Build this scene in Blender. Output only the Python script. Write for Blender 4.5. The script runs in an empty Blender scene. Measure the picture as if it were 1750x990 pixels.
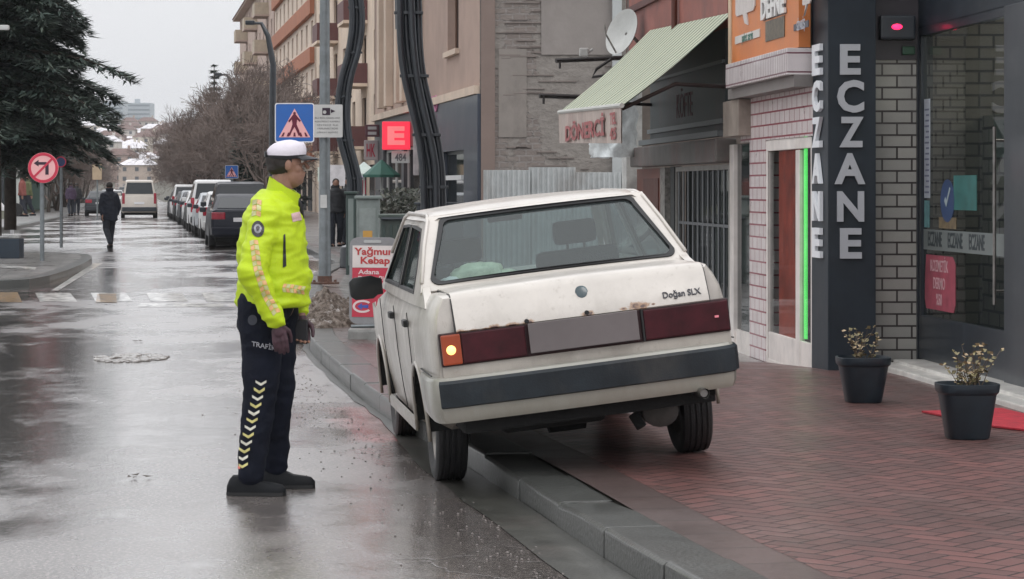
import bpy, bmesh, math, random
from math import sin, cos, pi, radians, sqrt, atan2, exp, floor
from mathutils import Vector, Matrix, noise
from mathutils.bvhtree import BVHTree
from mathutils.geometry import tessellate_polygon
R = random.Random(7)
scene = bpy.context.scene
COL = scene.collection

# ---------------- camera, world, sun, exposure ----------------
F, HZ, H = 4200.0, 322.0, 1.6          # focal length (pixels of a 1750 wide frame), horizon row, eye height
VS, VF = 215.0, 480.0                  # vanishing columns of the street and of the near shop fronts
cam = bpy.data.cameras.new('camera'); cam.sensor_width = 36; cam.lens = 36*F/1750
cam.shift_y = -(495-HZ)/1750; cam.clip_end = 6000; cam.clip_start = .2
co = bpy.data.objects.new('camera', cam); co.location = (0, 0, H); co.rotation_euler = (pi/2, 0, 0)
COL.objects.link(co); scene.camera = co
scene.view_settings.view_transform = 'Standard'; scene.view_settings.look = 'None'
scene.view_settings.exposure = 0.0; scene.view_settings.gamma = 1
SUN_EL, SUN_AZ = radians(48), radians(-60)
w = bpy.data.worlds.new('World'); scene.world = w; w.use_nodes = True
nt = w.node_tree; nt.nodes.clear()
out = nt.nodes.new('ShaderNodeOutputWorld'); bg = nt.nodes.new('ShaderNodeBackground')
sky = nt.nodes.new('ShaderNodeTexSky'); sky.sky_type = 'NISHITA'; sky.sun_disc = False
sky.sun_elevation = SUN_EL; sky.sun_rotation = SUN_AZ; sky.air_density = 1.5; sky.dust_density = 6
geo = nt.nodes.new('ShaderNodeTexCoord'); sep = nt.nodes.new('ShaderNodeSeparateXYZ')
nt.links.new(geo.outputs['Generated'], sep.inputs[0])
ramp = nt.nodes.new('ShaderNodeValToRGB')           # the cloud deck: brighter overhead than at the horizon
ramp.color_ramp.elements[0].position = 0.0; ramp.color_ramp.elements[0].color = (.90, .91, .94, 1)
ramp.color_ramp.elements[1].position = 1.0; ramp.color_ramp.elements[1].color = (2.0, 2.02, 2.08, 1)
for p_, c_ in ((.12, (.92, .93, .96, 1)), (.45, (1.30, 1.32, 1.36, 1))): e_ = ramp.color_ramp.elements.new(p_); e_.color = c_
nt.links.new(sep.outputs['Z'], ramp.inputs[0])
nz = nt.nodes.new('ShaderNodeTexNoise'); nz.inputs['Scale'].default_value = 2.2; nz.inputs['Detail'].default_value = 4
mp = nt.nodes.new('ShaderNodeMapping'); mp.inputs['Scale'].default_value = (1, 1, 3.5)
nt.links.new(geo.outputs['Generated'], mp.inputs[0]); nt.links.new(mp.outputs[0], nz.inputs['Vector'])
mr = nt.nodes.new('ShaderNodeMapRange'); mr.inputs[1].default_value = .3; mr.inputs[2].default_value = .7
mr.inputs[3].default_value = 9.5; mr.inputs[4].default_value = 10.6
nt.links.new(nz.outputs['Fac'], mr.inputs[0])
vm = nt.nodes.new('ShaderNodeVectorMath'); vm.operation = 'SCALE'
nt.links.new(ramp.outputs[0], vm.inputs[0]); nt.links.new(mr.outputs[0], vm.inputs['Scale'])
mx = nt.nodes.new('ShaderNodeMix'); mx.data_type = 'RGBA'; mx.inputs[0].default_value = .94
nt.links.new(sky.outputs[0], mx.inputs[6]); nt.links.new(vm.outputs[0], mx.inputs[7])
nt.links.new(mx.outputs[2], bg.inputs[0]); bg.inputs[1].default_value = .10
nt.links.new(bg.outputs[0], out.inputs[0])
sl = bpy.data.lights.new('sun', 'SUN'); sl.energy = .7; sl.angle = radians(25); sl.color = (1, .96, .92)
so = bpy.data.objects.new('sun', sl); COL.objects.link(so)
so.rotation_euler = (radians(42), 0, radians(35)); so.location = (0, 0, 60)

# ---------------- helpers ----------------
def Yg(py, h=0.0): return (H-h)*F/(py-HZ)
def W(px, py, Y): return Vector(((px-875)/F*Y, Y, H+(HZ-py)/F*Y))
def Zp(py, Y): return H+(HZ-py)/F*Y
def SX(c, Y, vp=VS): return c+Y*(vp-875)/F       # x of the line with offset c that runs to the vanishing column vp
class Frame:
    """a facade: a = distance along it (away from the viewer), o = outward towards the street, z up"""
    def __init__(s, c, vp):
        s.c, s.vp, s.t = c, vp, (vp-875)/F; s.n = sqrt(1+s.t*s.t)
        s.ax = Vector((s.t/s.n, 1/s.n, 0)); s.ay = Vector((-1/s.n, s.t/s.n, 0)); s.O = Vector((c, 0, 0))
    def Y(s, px): return s.c*F/(px-s.vp)
    def a(s, px): return s.Y(px)*s.n
    def z(s, px, py): return Zp(py, s.Y(px))
    def P(s, a, o, z): return s.O+s.ax*a+s.ay*o+Vector((0, 0, z))
    def M(s, a=0, o=0, z=0):       # matrix: local x = towards the viewer's right (near end), y = up, z = outward
        m = Matrix.Identity(4); xx = -s.ax; zz = s.ay; yy = Vector((0, 0, 1))
        for i in range(3): m[i][0] = xx[i]; m[i][1] = yy[i]; m[i][2] = zz[i]
        m.translation = s.P(a, o, z); return m

def setp(o, label=None, cat=None, group=None, kind=None):
    if label: o['label'] = label
    if cat: o['category'] = cat
    if group: o['group'] = group
    if kind: o['kind'] = kind
    return o
def thing(name, label, cat, loc=(0, 0, 0), group=None):
    o = bpy.data.objects.new(name, None); o.empty_display_size = .3; COL.objects.link(o); o.location = loc
    return setp(o, label, cat, group)
def kids(o): return [c for c in bpy.data.objects if c.parent == o]
def dup(o, loc=None, rz=None, scale=None, label=None, parent=None):
    ch = kids(o); c = o.copy(); COL.objects.link(c)
    if parent: c.parent = parent
    if loc is not None: c.location = loc
    if rz is not None: c.rotation_euler = (0, 0, rz)
    if scale is not None: c.scale = scale if hasattr(scale, '__len__') else (scale,)*3
    if label: c['label'] = label
    for k in ch: dup(k, parent=c)
    return c
def rootloc(p):
    while p is not None and p.parent is not None: p = p.parent
    return p.location if p is not None else Vector((0, 0, 0))

class MB:
    def __init__(s): s.v = []; s.f = []; s.m = []; s.cur = 0
    def add(s, vs, fs):
        n = len(s.v); s.v += [tuple(v) for v in vs]; s.f += [tuple(n+i for i in f) for f in fs]; s.m += [s.cur]*len(fs); return s
    def box(s, x0, x1, y0, y1, z0, z1, M=None):
        vs = [Vector(p) for p in ((x0,y0,z0),(x1,y0,z0),(x1,y1,z0),(x0,y1,z0),(x0,y0,z1),(x1,y0,z1),(x1,y1,z1),(x0,y1,z1))]
        if M is not None: vs = [M @ v for v in vs]
        return s.add(vs, [(0,3,2,1),(4,5,6,7),(0,1,5,4),(1,2,6,5),(2,3,7,6),(3,0,4,7)])
    def cbox(s, x0, x1, y0, y1, z0, z1, b=.01, M=None):      # box with chamfered edges
        bm = bmesh.new(); bmesh.ops.create_cube(bm, size=1)
        for v in bm.verts: v.co = Vector(((x0+x1)/2+v.co.x*(x1-x0), (y0+y1)/2+v.co.y*(y1-y0), (z0+z1)/2+v.co.z*(z1-z0)))
        bmesh.ops.bevel(bm, geom=bm.edges[:], offset=b, segments=2, affect='EDGES', profile=.6)
        return s.bm(bm, M)
    def bm(s, bm, M=None):
        bm.verts.index_update(); vs = [(M @ v.co if M is not None else v.co.copy()) for v in bm.verts]
        s.add(vs, [[v.index for v in f.verts] for f in bm.faces]); bm.free(); return s
    def fb(s, fr, a0, a1, o0, o1, z0, z1):
        vs = [fr.P(a, o, z) for z in (z0, z1) for a, o in ((a0,o0),(a1,o0),(a1,o1),(a0,o1))]
        return s.add(vs, [(0,1,2,3),(4,7,6,5),(0,4,5,1),(1,5,6,2),(2,6,7,3),(3,7,4,0)])
    def tube(s, pts, r, n=8, caps=True, flat=1.0):
        pts = [Vector(p) for p in pts]; rs = list(r) if hasattr(r, '__len__') else [r]*len(pts)
        vs = []; up = None
        for i, p in enumerate(pts):
            d = (pts[min(i+1, len(pts)-1)]-pts[max(i-1, 0)])
            d = d.normalized() if d.length > 1e-9 else Vector((0, 0, 1))
            if up is None: up = d.orthogonal().normalized()
            else:
                up = up-d*up.dot(d); up = up.normalized() if up.length > 1e-6 else d.orthogonal().normalized()
            q = d.cross(up)
            for k in range(n):
                t = 2*pi*k/n; vs.append(p+(up*cos(t)+q*sin(t)*flat)*rs[i])
        fs = []
        for i in range(len(pts)-1):
            for k in range(n): fs.append((i*n+k, i*n+(k+1)%n, (i+1)*n+(k+1)%n, (i+1)*n+k))
        if caps: fs.append(tuple(range(n-1, -1, -1))); fs.append(tuple((len(pts)-1)*n+k for k in range(n)))
        return s.add(vs, fs)
    def lathe(s, prof, M=None, n=24, caps=True):      # prof: (r, z)
        vs = [Vector((r*cos(2*pi*k/n), r*sin(2*pi*k/n), z)) for r, z in prof for k in range(n)]
        if M is not None: vs = [M @ v for v in vs]
        fs = [(i*n+k, i*n+(k+1)%n, (i+1)*n+(k+1)%n, (i+1)*n+k) for i in range(len(prof)-1) for k in range(n)]
        if caps: fs.append(tuple(range(n-1, -1, -1))); fs.append(tuple((len(prof)-1)*n+k for k in range(n)))
        return s.add(vs, fs)
    def plate(s, outer, holes, fn, t0, t1):           # 2D outline with holes -> slab; fn(a, b, offset) -> 3D
        loops = [outer]+list(holes); fl = [p for l in loops for p in l]; n = len(fl)
        tr = tessellate_polygon([[Vector((p[0], p[1], 0)) for p in l] for l in loops])
        vs = [fn(p[0], p[1], t0) for p in fl]+[fn(p[0], p[1], t1) for p in fl]; fs = []
        for a, b, c in tr:
            fs.append((a, b, c)); fs.append((n+c, n+b, n+a))
        k = 0
        for l in loops:
            for i in range(len(l)):
                a, b = k+i, k+(i+1) % len(l); fs.append((a, b, n+b, n+a))
            k += len(l)
        return s.add(vs, fs)
    def grid(s, fn, nu, nv):
        vs = [fn(i/nu, j/nv) for j in range(nv+1) for i in range(nu+1)]
        fs = [(j*(nu+1)+i, j*(nu+1)+i+1, (j+1)*(nu+1)+i+1, (j+1)*(nu+1)+i) for j in range(nv) for i in range(nu)]
        return s.add(vs, fs)
    def loft(s, secs, closed=True, cap=True):
        n = len(secs[0]); vs = [p for q in secs for p in q]; fs = []
        for i in range(len(secs)-1):
            for k in range(n if closed else n-1): fs.append((i*n+k, i*n+(k+1) % n, (i+1)*n+(k+1) % n, (i+1)*n+k))
        if cap: fs.append(tuple(range(n-1, -1, -1))); fs.append(tuple((len(secs)-1)*n+k for k in range(n)))
        return s.add(vs, fs)
    def text(s, body, size, M, ext=.004, bold=0.0, sx=1.0, space=1.0, align='CENTER'):
        cu = bpy.data.curves.new('t', 'FONT'); cu.body = body; cu.size = 1; cu.extrude = 0; cu.offset = bold
        cu.align_x = align; cu.align_y = 'CENTER'; cu.resolution_u = 3; cu.space_character = space
        ob = bpy.data.objects.new('t', cu); COL.objects.link(ob)
        bpy.context.view_layer.update(); dg = bpy.context.evaluated_depsgraph_get()
        me = bpy.data.meshes.new_from_object(ob.evaluated_get(dg))
        bm = bmesh.new(); bm.from_mesh(me); bpy.data.objects.remove(ob); bpy.data.curves.remove(cu); bpy.data.meshes.remove(me)
        r = bmesh.ops.extrude_face_region(bm, geom=bm.faces[:])
        for v in r['geom']:
            if isinstance(v, bmesh.types.BMVert): v.co.z += ext/size
        S = Matrix.Diagonal((size*sx, size, size, 1))
        return s.bm(bm, M @ S)
    def build(s, name, mat, parent=None, smooth=False, bevel=0, fix=True):
        me = bpy.data.meshes.new(name); L = rootloc(parent)
        me.from_pydata([(v[0]-L[0], v[1]-L[1], v[2]-L[2]) for v in s.v], [], s.f)
        mats = mat if isinstance(mat, (list, tuple)) else [mat]
        for m in mats: me.materials.append(m)
        if len(mats) > 1: me.polygons.foreach_set('material_index', s.m)
        if fix or bevel:
            bm = bmesh.new(); bm.from_mesh(me)
            if bevel:
                bmesh.ops.remove_doubles(bm, verts=bm.verts[:], dist=1e-5)
                es = [e for e in bm.edges if len(e.link_faces) == 2 and e.calc_face_angle(0) > .6]
                bmesh.ops.bevel(bm, geom=es, offset=bevel, segments=2, affect='EDGES', profile=.6, clamp_overlap=True)
            bmesh.ops.recalc_face_normals(bm, faces=bm.faces[:]); bm.to_mesh(me); bm.free()
        o = bpy.data.objects.new(name, me); COL.objects.link(o)
        if parent is not None: o.parent = parent
        if smooth:
            me.polygons.foreach_set('use_smooth', [True]*len(me.polygons)); me.update()
            try: me.set_sharp_from_angle(angle=radians(smooth if smooth is not True else 180))
            except Exception: pass
        return o

# ---------------- materials ----------------
MATS = {}
def mat(name, col, rough=.6, metal=0.0, var=.12, vs=3.0, bump=0.0, bs=60.0, coat=0.0, emit=None, estr=1.0, stain=None, sts=1.2, stw=.5, spec=None, rv=.1):
    """principled material with noise in its colour, roughness and relief"""
    if name in MATS: return MATS[name]
    m = bpy.data.materials.new(name); m.use_nodes = True; nt = m.node_tree; N = nt.nodes; L = nt.links
    b = N['Principled BSDF']; tc = N.new('ShaderNodeTexCoord')
    n1 = N.new('ShaderNodeTexNoise'); n1.inputs['Scale'].default_value = vs; n1.inputs['Detail'].default_value = 5; n1.inputs['Roughness'].default_value = .65
    L.new(tc.outputs['Object'], n1.inputs['Vector'])
    r = N.new('ShaderNodeValToRGB'); e = r.color_ramp.elements
    e[0].position = .3; e[1].position = .7
    e[0].color = tuple(c*(1-var) for c in col)+(1,); e[1].color = tuple(min(1, c*(1+var)) for c in col)+(1,)
    L.new(n1.outputs['Fac'], r.inputs[0]); cur = r.outputs[0]
    if stain:
        n3 = N.new('ShaderNodeTexNoise'); n3.inputs['Scale'].default_value = sts; n3.inputs['Detail'].default_value = 8; n3.inputs['Roughness'].default_value = .7
        mpp = N.new('ShaderNodeMapping'); mpp.inputs['Scale'].default_value = (1, 1, .45); mpp.inputs['Location'].default_value = (3, 7, 1)
        L.new(tc.outputs['Object'], mpp.inputs[0]); L.new(mpp.outputs[0], n3.inputs['Vector'])
        q = N.new('ShaderNodeMapRange'); q.inputs[1].default_value = .5; q.inputs[2].default_value = .68; q.inputs[4].default_value = stw
        L.new(n3.outputs['Fac'], q.inputs[0])
        mi = N.new('ShaderNodeMix'); mi.data_type = 'RGBA'; L.new(q.outputs[0], mi.inputs[0]); L.new(cur, mi.inputs[6]); mi.inputs[7].default_value = tuple(stain)+(1,)
        cur = mi.outputs[2]
    L.new(cur, b.inputs['Base Color'])
    q = N.new('ShaderNodeMapRange'); q.inputs[3].default_value = max(.02, rough-rv); q.inputs[4].default_value = min(1, rough+rv)
    L.new(n1.outputs['Fac'], q.inputs[0]); L.new(q.outputs[0], b.inputs['Roughness'])
    b.inputs['Metallic'].default_value = metal
    if coat: b.inputs['Coat Weight'].default_value = coat; b.inputs['Coat Roughness'].default_value = .08
    if spec is not None: b.inputs['Specular IOR Level'].default_value = spec
    if bump:
        n2 = N.new('ShaderNodeTexNoise'); n2.inputs['Scale'].default_value = bs; n2.inputs['Detail'].default_value = 6
        L.new(tc.outputs['Object'], n2.inputs['Vector'])
        bp = N.new('ShaderNodeBump'); bp.inputs['Strength'].default_value = bump; bp.inputs['Distance'].default_value = .01
        L.new(n2.outputs['Fac'], bp.inputs['Height']); L.new(bp.outputs[0], b.inputs['Normal'])
    if emit:
        b.inputs['Emission Color'].default_value = tuple(emit)+(1,); b.inputs['Emission Strength'].default_value = estr
    MATS[name] = m; return m
def glass(name, tint=(.6, .7, .68), refl=1.0, rough=.02, body=None, bodyw=0.0):
    """thin pane: tinted see-through plus a mirror coat that grows at grazing angles"""
    if name in MATS: return MATS[name]
    m = bpy.data.materials.new(name); m.use_nodes = True; nt = m.node_tree; N = nt.nodes; L = nt.links
    N.remove(N['Principled BSDF']); o = [n for n in N if n.type == 'OUTPUT_MATERIAL'][0]
    t = N.new('ShaderNodeBsdfTransparent'); g = N.new('ShaderNodeBsdfGlossy'); g.inputs['Roughness'].default_value = rough
    tc = N.new('ShaderNodeTexCoord'); nn = N.new('ShaderNodeTexNoise'); nn.inputs['Scale'].default_value = 3.0
    L.new(tc.outputs['Object'], nn.inputs['Vector'])
    rr = N.new('ShaderNodeValToRGB'); rr.color_ramp.elements[0].color = tuple(c*.9 for c in tint)+(1,); rr.color_ramp.elements[1].color = tuple(tint)+(1,)
    L.new(nn.outputs['Fac'], rr.inputs[0]); L.new(rr.outputs[0], t.inputs[0])
    under = t.outputs[0]
    if body:
        d = N.new('ShaderNodeBsdfDiffuse'); d.inputs[0].default_value = tuple(body)+(1,)
        mm = N.new('ShaderNodeMixShader'); mm.inputs[0].default_value = bodyw; L.new(under, mm.inputs[1]); L.new(d.outputs[0], mm.inputs[2]); under = mm.outputs[0]
    fr = N.new('ShaderNodeFresnel'); fr.inputs['IOR'].default_value = 1.5
    mu = N.new('ShaderNodeMath'); mu.operation = 'MULTIPLY'; mu.inputs[1].default_value = refl; mu.use_clamp = True; gb = N.new('ShaderNodeNewGeometry'); inv = N.new('ShaderNodeMath'); inv.operation = 'SUBTRACT'; inv.inputs[0].default_value = 1; L.new(gb.outputs['Backfacing'], inv.inputs[1]); mf = N.new('ShaderNodeMath'); mf.operation = 'MULTIPLY'; L.new(fr.outputs[0], mf.inputs[0]); L.new(inv.outputs[0], mf.inputs[1]); L.new(mf.outputs[0], mu.inputs[0])
    ms = N.new('ShaderNodeMixShader'); L.new(mu.outputs[0], ms.inputs[0]); L.new(under, ms.inputs[1]); L.new(g.outputs[0], ms.inputs[2])
    L.new(ms.outputs[0], o.inputs[0]); MATS[name] = m; return m
def nd(nt, t, **kw):
    n = nt.nodes.new(t)
    for k, v in kw.items(): setattr(n, k, v)
    return n
def lamp(name, loc, e, col, r=.08, parent=None):
    l = bpy.data.lights.new(name, 'POINT'); l.energy = e; l.color = col; l.shadow_soft_size = r; o = bpy.data.objects.new(name, l); COL.objects.link(o); o.location = loc; return o
# ---------------- the ground ----------------
def new_mat(name):
    m = bpy.data.materials.new(name); m.use_nodes = True; return m, m.node_tree, m.node_tree.nodes['Principled BSDF']
def math_(nt, op, a, b=None, clamp=False):
    n = nt.nodes.new('ShaderNodeMath'); n.operation = op; n.use_clamp = clamp
    for i, x in enumerate((a, b)):
        if x is None: continue
        if isinstance(x, (int, float)): n.inputs[i].default_value = x
        else: nt.links.new(x, n.inputs[i])
    return n.outputs[0]
def noise_(nt, vec, scale, detail=4, rough=.6, sc=(1, 1, 1), loc=(0, 0, 0)):
    mp = nt.nodes.new('ShaderNodeMapping'); mp.inputs['Scale'].default_value = sc; mp.inputs['Location'].default_value = loc
    nt.links.new(vec, mp.inputs[0]); n = nt.nodes.new('ShaderNodeTexNoise'); n.inputs['Scale'].default_value = scale
    n.inputs['Detail'].default_value = detail; n.inputs['Roughness'].default_value = rough; nt.links.new(mp.outputs[0], n.inputs['Vector']); return n.outputs['Fac']
def range_(nt, x, a, b, c=0.0, d=1.0):
    n = nt.nodes.new('ShaderNodeMapRange'); n.inputs[1].default_value = a; n.inputs[2].default_value = b; n.inputs[3].default_value = c; n.inputs[4].default_value = d
    nt.links.new(x, n.inputs[0]); return n.outputs[0]
def mixc(nt, f, a, b):
    n = nt.nodes.new('ShaderNodeMix'); n.data_type = 'RGBA'
    if isinstance(f, (int, float)): n.inputs[0].default_value = f
    else: nt.links.new(f, n.inputs[0])
    for i, x in ((6, a), (7, b)):
        if isinstance(x, (tuple, list)): n.inputs[i].default_value = tuple(x)+(1,)
        else: nt.links.new(x, n.inputs[i])
    return n.outputs[2]
def seg_dist(nt, pos, p, q):      # distance in the ground plane to the segment p-q
    def vmath(op, a, b=None, sc=None):
        n = nt.nodes.new('ShaderNodeVectorMath'); n.operation = op
        for i, x in enumerate((a, b)):
            if x is None: continue
            if isinstance(x, (tuple, list)): n.inputs[i].default_value = x
            else: nt.links.new(x, n.inputs[i])
        if sc is not None: nt.links.new(sc, n.inputs['Scale'])
        return n
    d = (q[0]-p[0], q[1]-p[1], 0); l2 = d[0]**2+d[1]**2+1e-9
    fl = vmath('MULTIPLY', pos, (1, 1, 0)).outputs[0]
    r = vmath('SUBTRACT', fl, (p[0], p[1], 0)).outputs[0]
    t = math_(nt, 'DIVIDE', vmath('DOT_PRODUCT', r, d).outputs['Value'], l2, True)
    pr = vmath('SCALE', d, None, t).outputs[0]
    return vmath('LENGTH', vmath('SUBTRACT', r, pr).outputs[0]).outputs['Value']
# wet asphalt
ASPH, nt, b = new_mat('wet_asphalt'); tc = nd(nt, 'ShaderNodeTexCoord').outputs['Object']
big = noise_(nt, tc, .35, 5, .6, (1, .45, 1)); mid = noise_(nt, tc, 2.2, 5, .65, (1, .6, 1)); fine = noise_(nt, tc, 48, 3, .8)
col = mixc(nt, range_(nt, mid, .35, .65), (.085, .075, .071), (.16, .142, .134))
col = mixc(nt, range_(nt, fine, .53, .60, 0, .9), col, (.44, .38, .35))
col = mixc(nt, range_(nt, fine, .46, .38, 0, .7), col, (.035, .03, .03))
grit = range_(nt, noise_(nt, tc, .9, 6, .7, (1, .5, 1), (5, 2, 0)), .52, .66)
col = mixc(nt, math_(nt, 'MULTIPLY', grit, .5), col, (.12, .105, .095))
vor = nd(nt, 'ShaderNodeTexVoronoi', feature='DISTANCE_TO_EDGE'); vor.inputs['Scale'].default_value = .55
wv = nd(nt, 'ShaderNodeVectorMath', operation='ADD'); nt.links.new(tc, wv.inputs[0])
wn = nd(nt, 'ShaderNodeTexNoise'); wn.inputs['Scale'].default_value = 1.5; wn.inputs['Detail'].default_value = 5; nt.links.new(tc, wn.inputs['Vector']); nt.links.new(wn.outputs['Color'], wv.inputs[1])
nt.links.new(wv.outputs[0], vor.inputs['Vector']); crack = range_(nt, vor.outputs['Distance'], 0, .012, 1, 0)
crack = math_(nt, 'MULTIPLY', crack, range_(nt, big, .5, .6))
col = mixc(nt, math_(nt, 'MULTIPLY', crack, .6), col, (.02, .02, .02))
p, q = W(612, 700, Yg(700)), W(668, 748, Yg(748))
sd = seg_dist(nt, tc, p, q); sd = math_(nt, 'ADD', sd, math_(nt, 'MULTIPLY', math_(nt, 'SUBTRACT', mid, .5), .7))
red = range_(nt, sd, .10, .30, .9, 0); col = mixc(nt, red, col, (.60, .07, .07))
lp = range_(nt, noise_(nt, tc, .45, 4, .6, (1, .35, 1), (9, 3, 0)), .40, .60); col = mixc(nt, math_(nt, 'MULTIPLY', lp, .55), col, (.23, .205, .195))
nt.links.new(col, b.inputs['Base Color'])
wet = range_(nt, math_(nt, 'ADD', math_(nt, 'MULTIPLY', big, .7), math_(nt, 'MULTIPLY', mid, .3)), .44, .54)
ro = range_(nt, wet, 0, 1, .36, .10); ro = math_(nt, 'ADD', ro, math_(nt, 'MULTIPLY', grit, .08)); nt.links.new(ro, b.inputs['Roughness'])
b.inputs['Coat Weight'].default_value = 1; b.inputs['Coat IOR'].default_value = 1.9; b.inputs['IOR'].default_value = 1.6; nt.links.new(range_(nt, wet, 0, 1, .24, .04), b.inputs['Coat Roughness'])
b1 = nd(nt, 'ShaderNodeBump'); b1.inputs['Distance'].default_value = .004; nt.links.new(range_(nt, wet, 0, 1, .9, .25), b1.inputs['Strength']); nt.links.new(fine, b1.inputs['Height'])
b2 = nd(nt, 'ShaderNodeBump'); b2.inputs['Distance'].default_value = .006; b2.inputs['Strength'].default_value = .3; nt.links.new(noise_(nt, tc, 6, 4, .6), b2.inputs['Height']); nt.links.new(b1.outputs[0], b2.inputs['Normal'])
b3 = nd(nt, 'ShaderNodeBump'); b3.inputs['Distance'].default_value = -.01; b3.inputs['Strength'].default_value = .5; nt.links.new(crack, b3.inputs['Height']); nt.links.new(b2.outputs[0], b3.inputs['Normal'])
nt.links.new(b3.outputs[0], b.inputs['Normal']); nt.links.new(b2.outputs[0], b.inputs['Coat Normal'])
# paving
def paver(name, c1, c2, joint, bw, bh, ang=0.0, rough=.42, off=.5, mort=.006, coat=.25):
    m, nt, b = new_mat(name); tc = nd(nt, 'ShaderNodeTexCoord').outputs['Object']
    mp = nd(nt, 'ShaderNodeMapping'); mp.inputs['Rotation'].default_value = (0, 0, ang); nt.links.new(tc, mp.inputs[0])
    br = nd(nt, 'ShaderNodeTexBrick'); br.offset = off; nt.links.new(mp.outputs[0], br.inputs['Vector'])
    br.inputs['Scale'].default_value = 1; br.inputs['Brick Width'].default_value = bw; br.inputs['Row Height'].default_value = bh
    br.inputs['Mortar Size'].default_value = mort; br.inputs['Mortar Smooth'].default_value = .2; br.inputs['Bias'].default_value = 0
    br.inputs['Color1'].default_value = tuple(c1)+(1,); br.inputs['Color2'].default_value = tuple(c2)+(1,); br.inputs['Mortar'].default_value = tuple(joint)+(1,)
    big = noise_(nt, tc, .8, 6, .7); fine = noise_(nt, tc, 60, 4, .7)
    c = mixc(nt, range_(nt, big, .4, .66, 0, .55), br.outputs['Color'], tuple((x+y)*.28+.02 for x, y in zip(c1, c2)))
    c = mixc(nt, range_(nt, fine, .56, .72, 0, .35), c, tuple(min(1, x*1.9+.03) for x in c1))
    nt.links.new(c, b.inputs['Base Color'])
    nt.links.new(range_(nt, big, .35, .65, rough+.12, rough-.16), b.inputs['Roughness'])
    b.inputs['Coat Weight'].default_value = coat; b.inputs['Coat Roughness'].default_value = .22
    b1 = nd(nt, 'ShaderNodeBump'); b1.inputs['Distance'].default_value = .006; b1.inputs['Strength'].default_value = .8; b1.invert = True; nt.links.new(br.outputs['Fac'], b1.inputs['Height'])
    b2 = nd(nt, 'ShaderNodeBump'); b2.inputs['Distance'].default_value = .003; b2.inputs['Strength'].default_value = .5; nt.links.new(fine, b2.inputs['Height']); nt.links.new(b1.outputs[0], b2.inputs['Normal'])
    nt.links.new(b2.outputs[0], b.inputs['Normal']); MATS[name] = m; return m
def herringbone(name, c1, c2, joint, bw, ang, rough=.45, mort=.07, coat=.3):
    m, nt, b = new_mat(name); tc = nd(nt, 'ShaderNodeTexCoord').outputs['Object']; M_ = lambda op, a, b_=None, c=False: math_(nt, op, a, b_, c)
    mp = nd(nt, 'ShaderNodeMapping'); mp.inputs['Rotation'].default_value = (0, 0, ang); mp.inputs['Scale'].default_value = (1/bw, 1/bw, 1); nt.links.new(tc, mp.inputs[0])
    sp = nd(nt, 'ShaderNodeSeparateXYZ'); nt.links.new(mp.outputs[0], sp.inputs[0]); x, y = sp.outputs['X'], sp.outputs['Y']
    i, j, fx, fy = M_('FLOOR', x), M_('FLOOR', y), M_('FRACT', x), M_('FRACT', y)
    k = M_('FLOORED_MODULO', M_('SUBTRACT', i, j), 4.0)
    e0, e1, e2, e3 = [M_('LESS_THAN', M_('ABSOLUTE', M_('SUBTRACT', k, float(q))), .5) for q in range(4)]
    def sel(e, d): return M_('ADD', d, M_('MULTIPLY', M_('SUBTRACT', 1.0, e), 9.0))
    gx, gy = M_('SUBTRACT', 1.0, fx), M_('SUBTRACT', 1.0, fy); hz, vt = M_('ADD', e0, e1), M_('ADD', e2, e3)
    d = sel(hz, M_('MINIMUM', fy, gy)); d = M_('MINIMUM', d, sel(vt, M_('MINIMUM', fx, gx)))
    for e, q in ((e0, fx), (e1, gx), (e3, fy), (e2, gy)): d = M_('MINIMUM', d, sel(e, q))
    cb = nd(nt, 'ShaderNodeCombineXYZ'); nt.links.new(M_('SUBTRACT', i, e1), cb.inputs[0]); nt.links.new(M_('SUBTRACT', j, e2), cb.inputs[1])
    wn = nd(nt, 'ShaderNodeTexWhiteNoise'); nt.links.new(cb.outputs[0], wn.inputs['Vector'])
    jt = range_(nt, d, mort*.35, mort, 1, 0); big = noise_(nt, tc, .8, 6, .7); fine = noise_(nt, tc, 60, 4, .7)
    c = mixc(nt, wn.outputs['Value'], c1, c2); c = mixc(nt, range_(nt, big, .42, .62, 0, .75), c, (.098, .062, .056)); c = mixc(nt, range_(nt, noise_(nt, tc, 1.7, 6, .7, (1, 1, 1), (3, 8, 0)), .56, .7, 0, .5), c, (.20, .12, .11))
    c = mixc(nt, range_(nt, fine, .56, .72, 0, .35), c, tuple(min(1, q_*1.9+.03) for q_ in c1)); c = mixc(nt, jt, c, joint); nt.links.new(c, b.inputs['Base Color'])
    nt.links.new(M_('ADD', range_(nt, big, .35, .65, rough+.10, rough-.16), M_('MULTIPLY', wn.outputs['Value'], .08)), b.inputs['Roughness']); b.inputs['Coat Weight'].default_value = coat; b.inputs['Coat Roughness'].default_value = .2
    b1 = nd(nt, 'ShaderNodeBump'); b1.inputs['Distance'].default_value = .008; b1.inputs['Strength'].default_value = 1; b1.invert = True; nt.links.new(M_('ADD', jt, M_('MULTIPLY', wn.outputs['Value'], .25)), b1.inputs['Height'])
    b2 = nd(nt, 'ShaderNodeBump'); b2.inputs['Distance'].default_value = .004; b2.inputs['Strength'].default_value = .6; nt.links.new(fine, b2.inputs['Height']); nt.links.new(b1.outputs[0], b2.inputs['Normal']); nt.links.new(b2.outputs[0], b.inputs['Normal']); nt.links.new(b2.outputs[0], b.inputs['Coat Normal'])
    MATS[name] = m; return m
REDP = herringbone('red_pavers', (.185, .078, .070), (.100, .046, .042), (.014, .009, .009), .108, radians(-50))
GREYP = paver('grey_slabs', (.15, .14, .132), (.11, .105, .10), (.03, .028, .026), .60, .40, radians(-99), .42)
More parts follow.
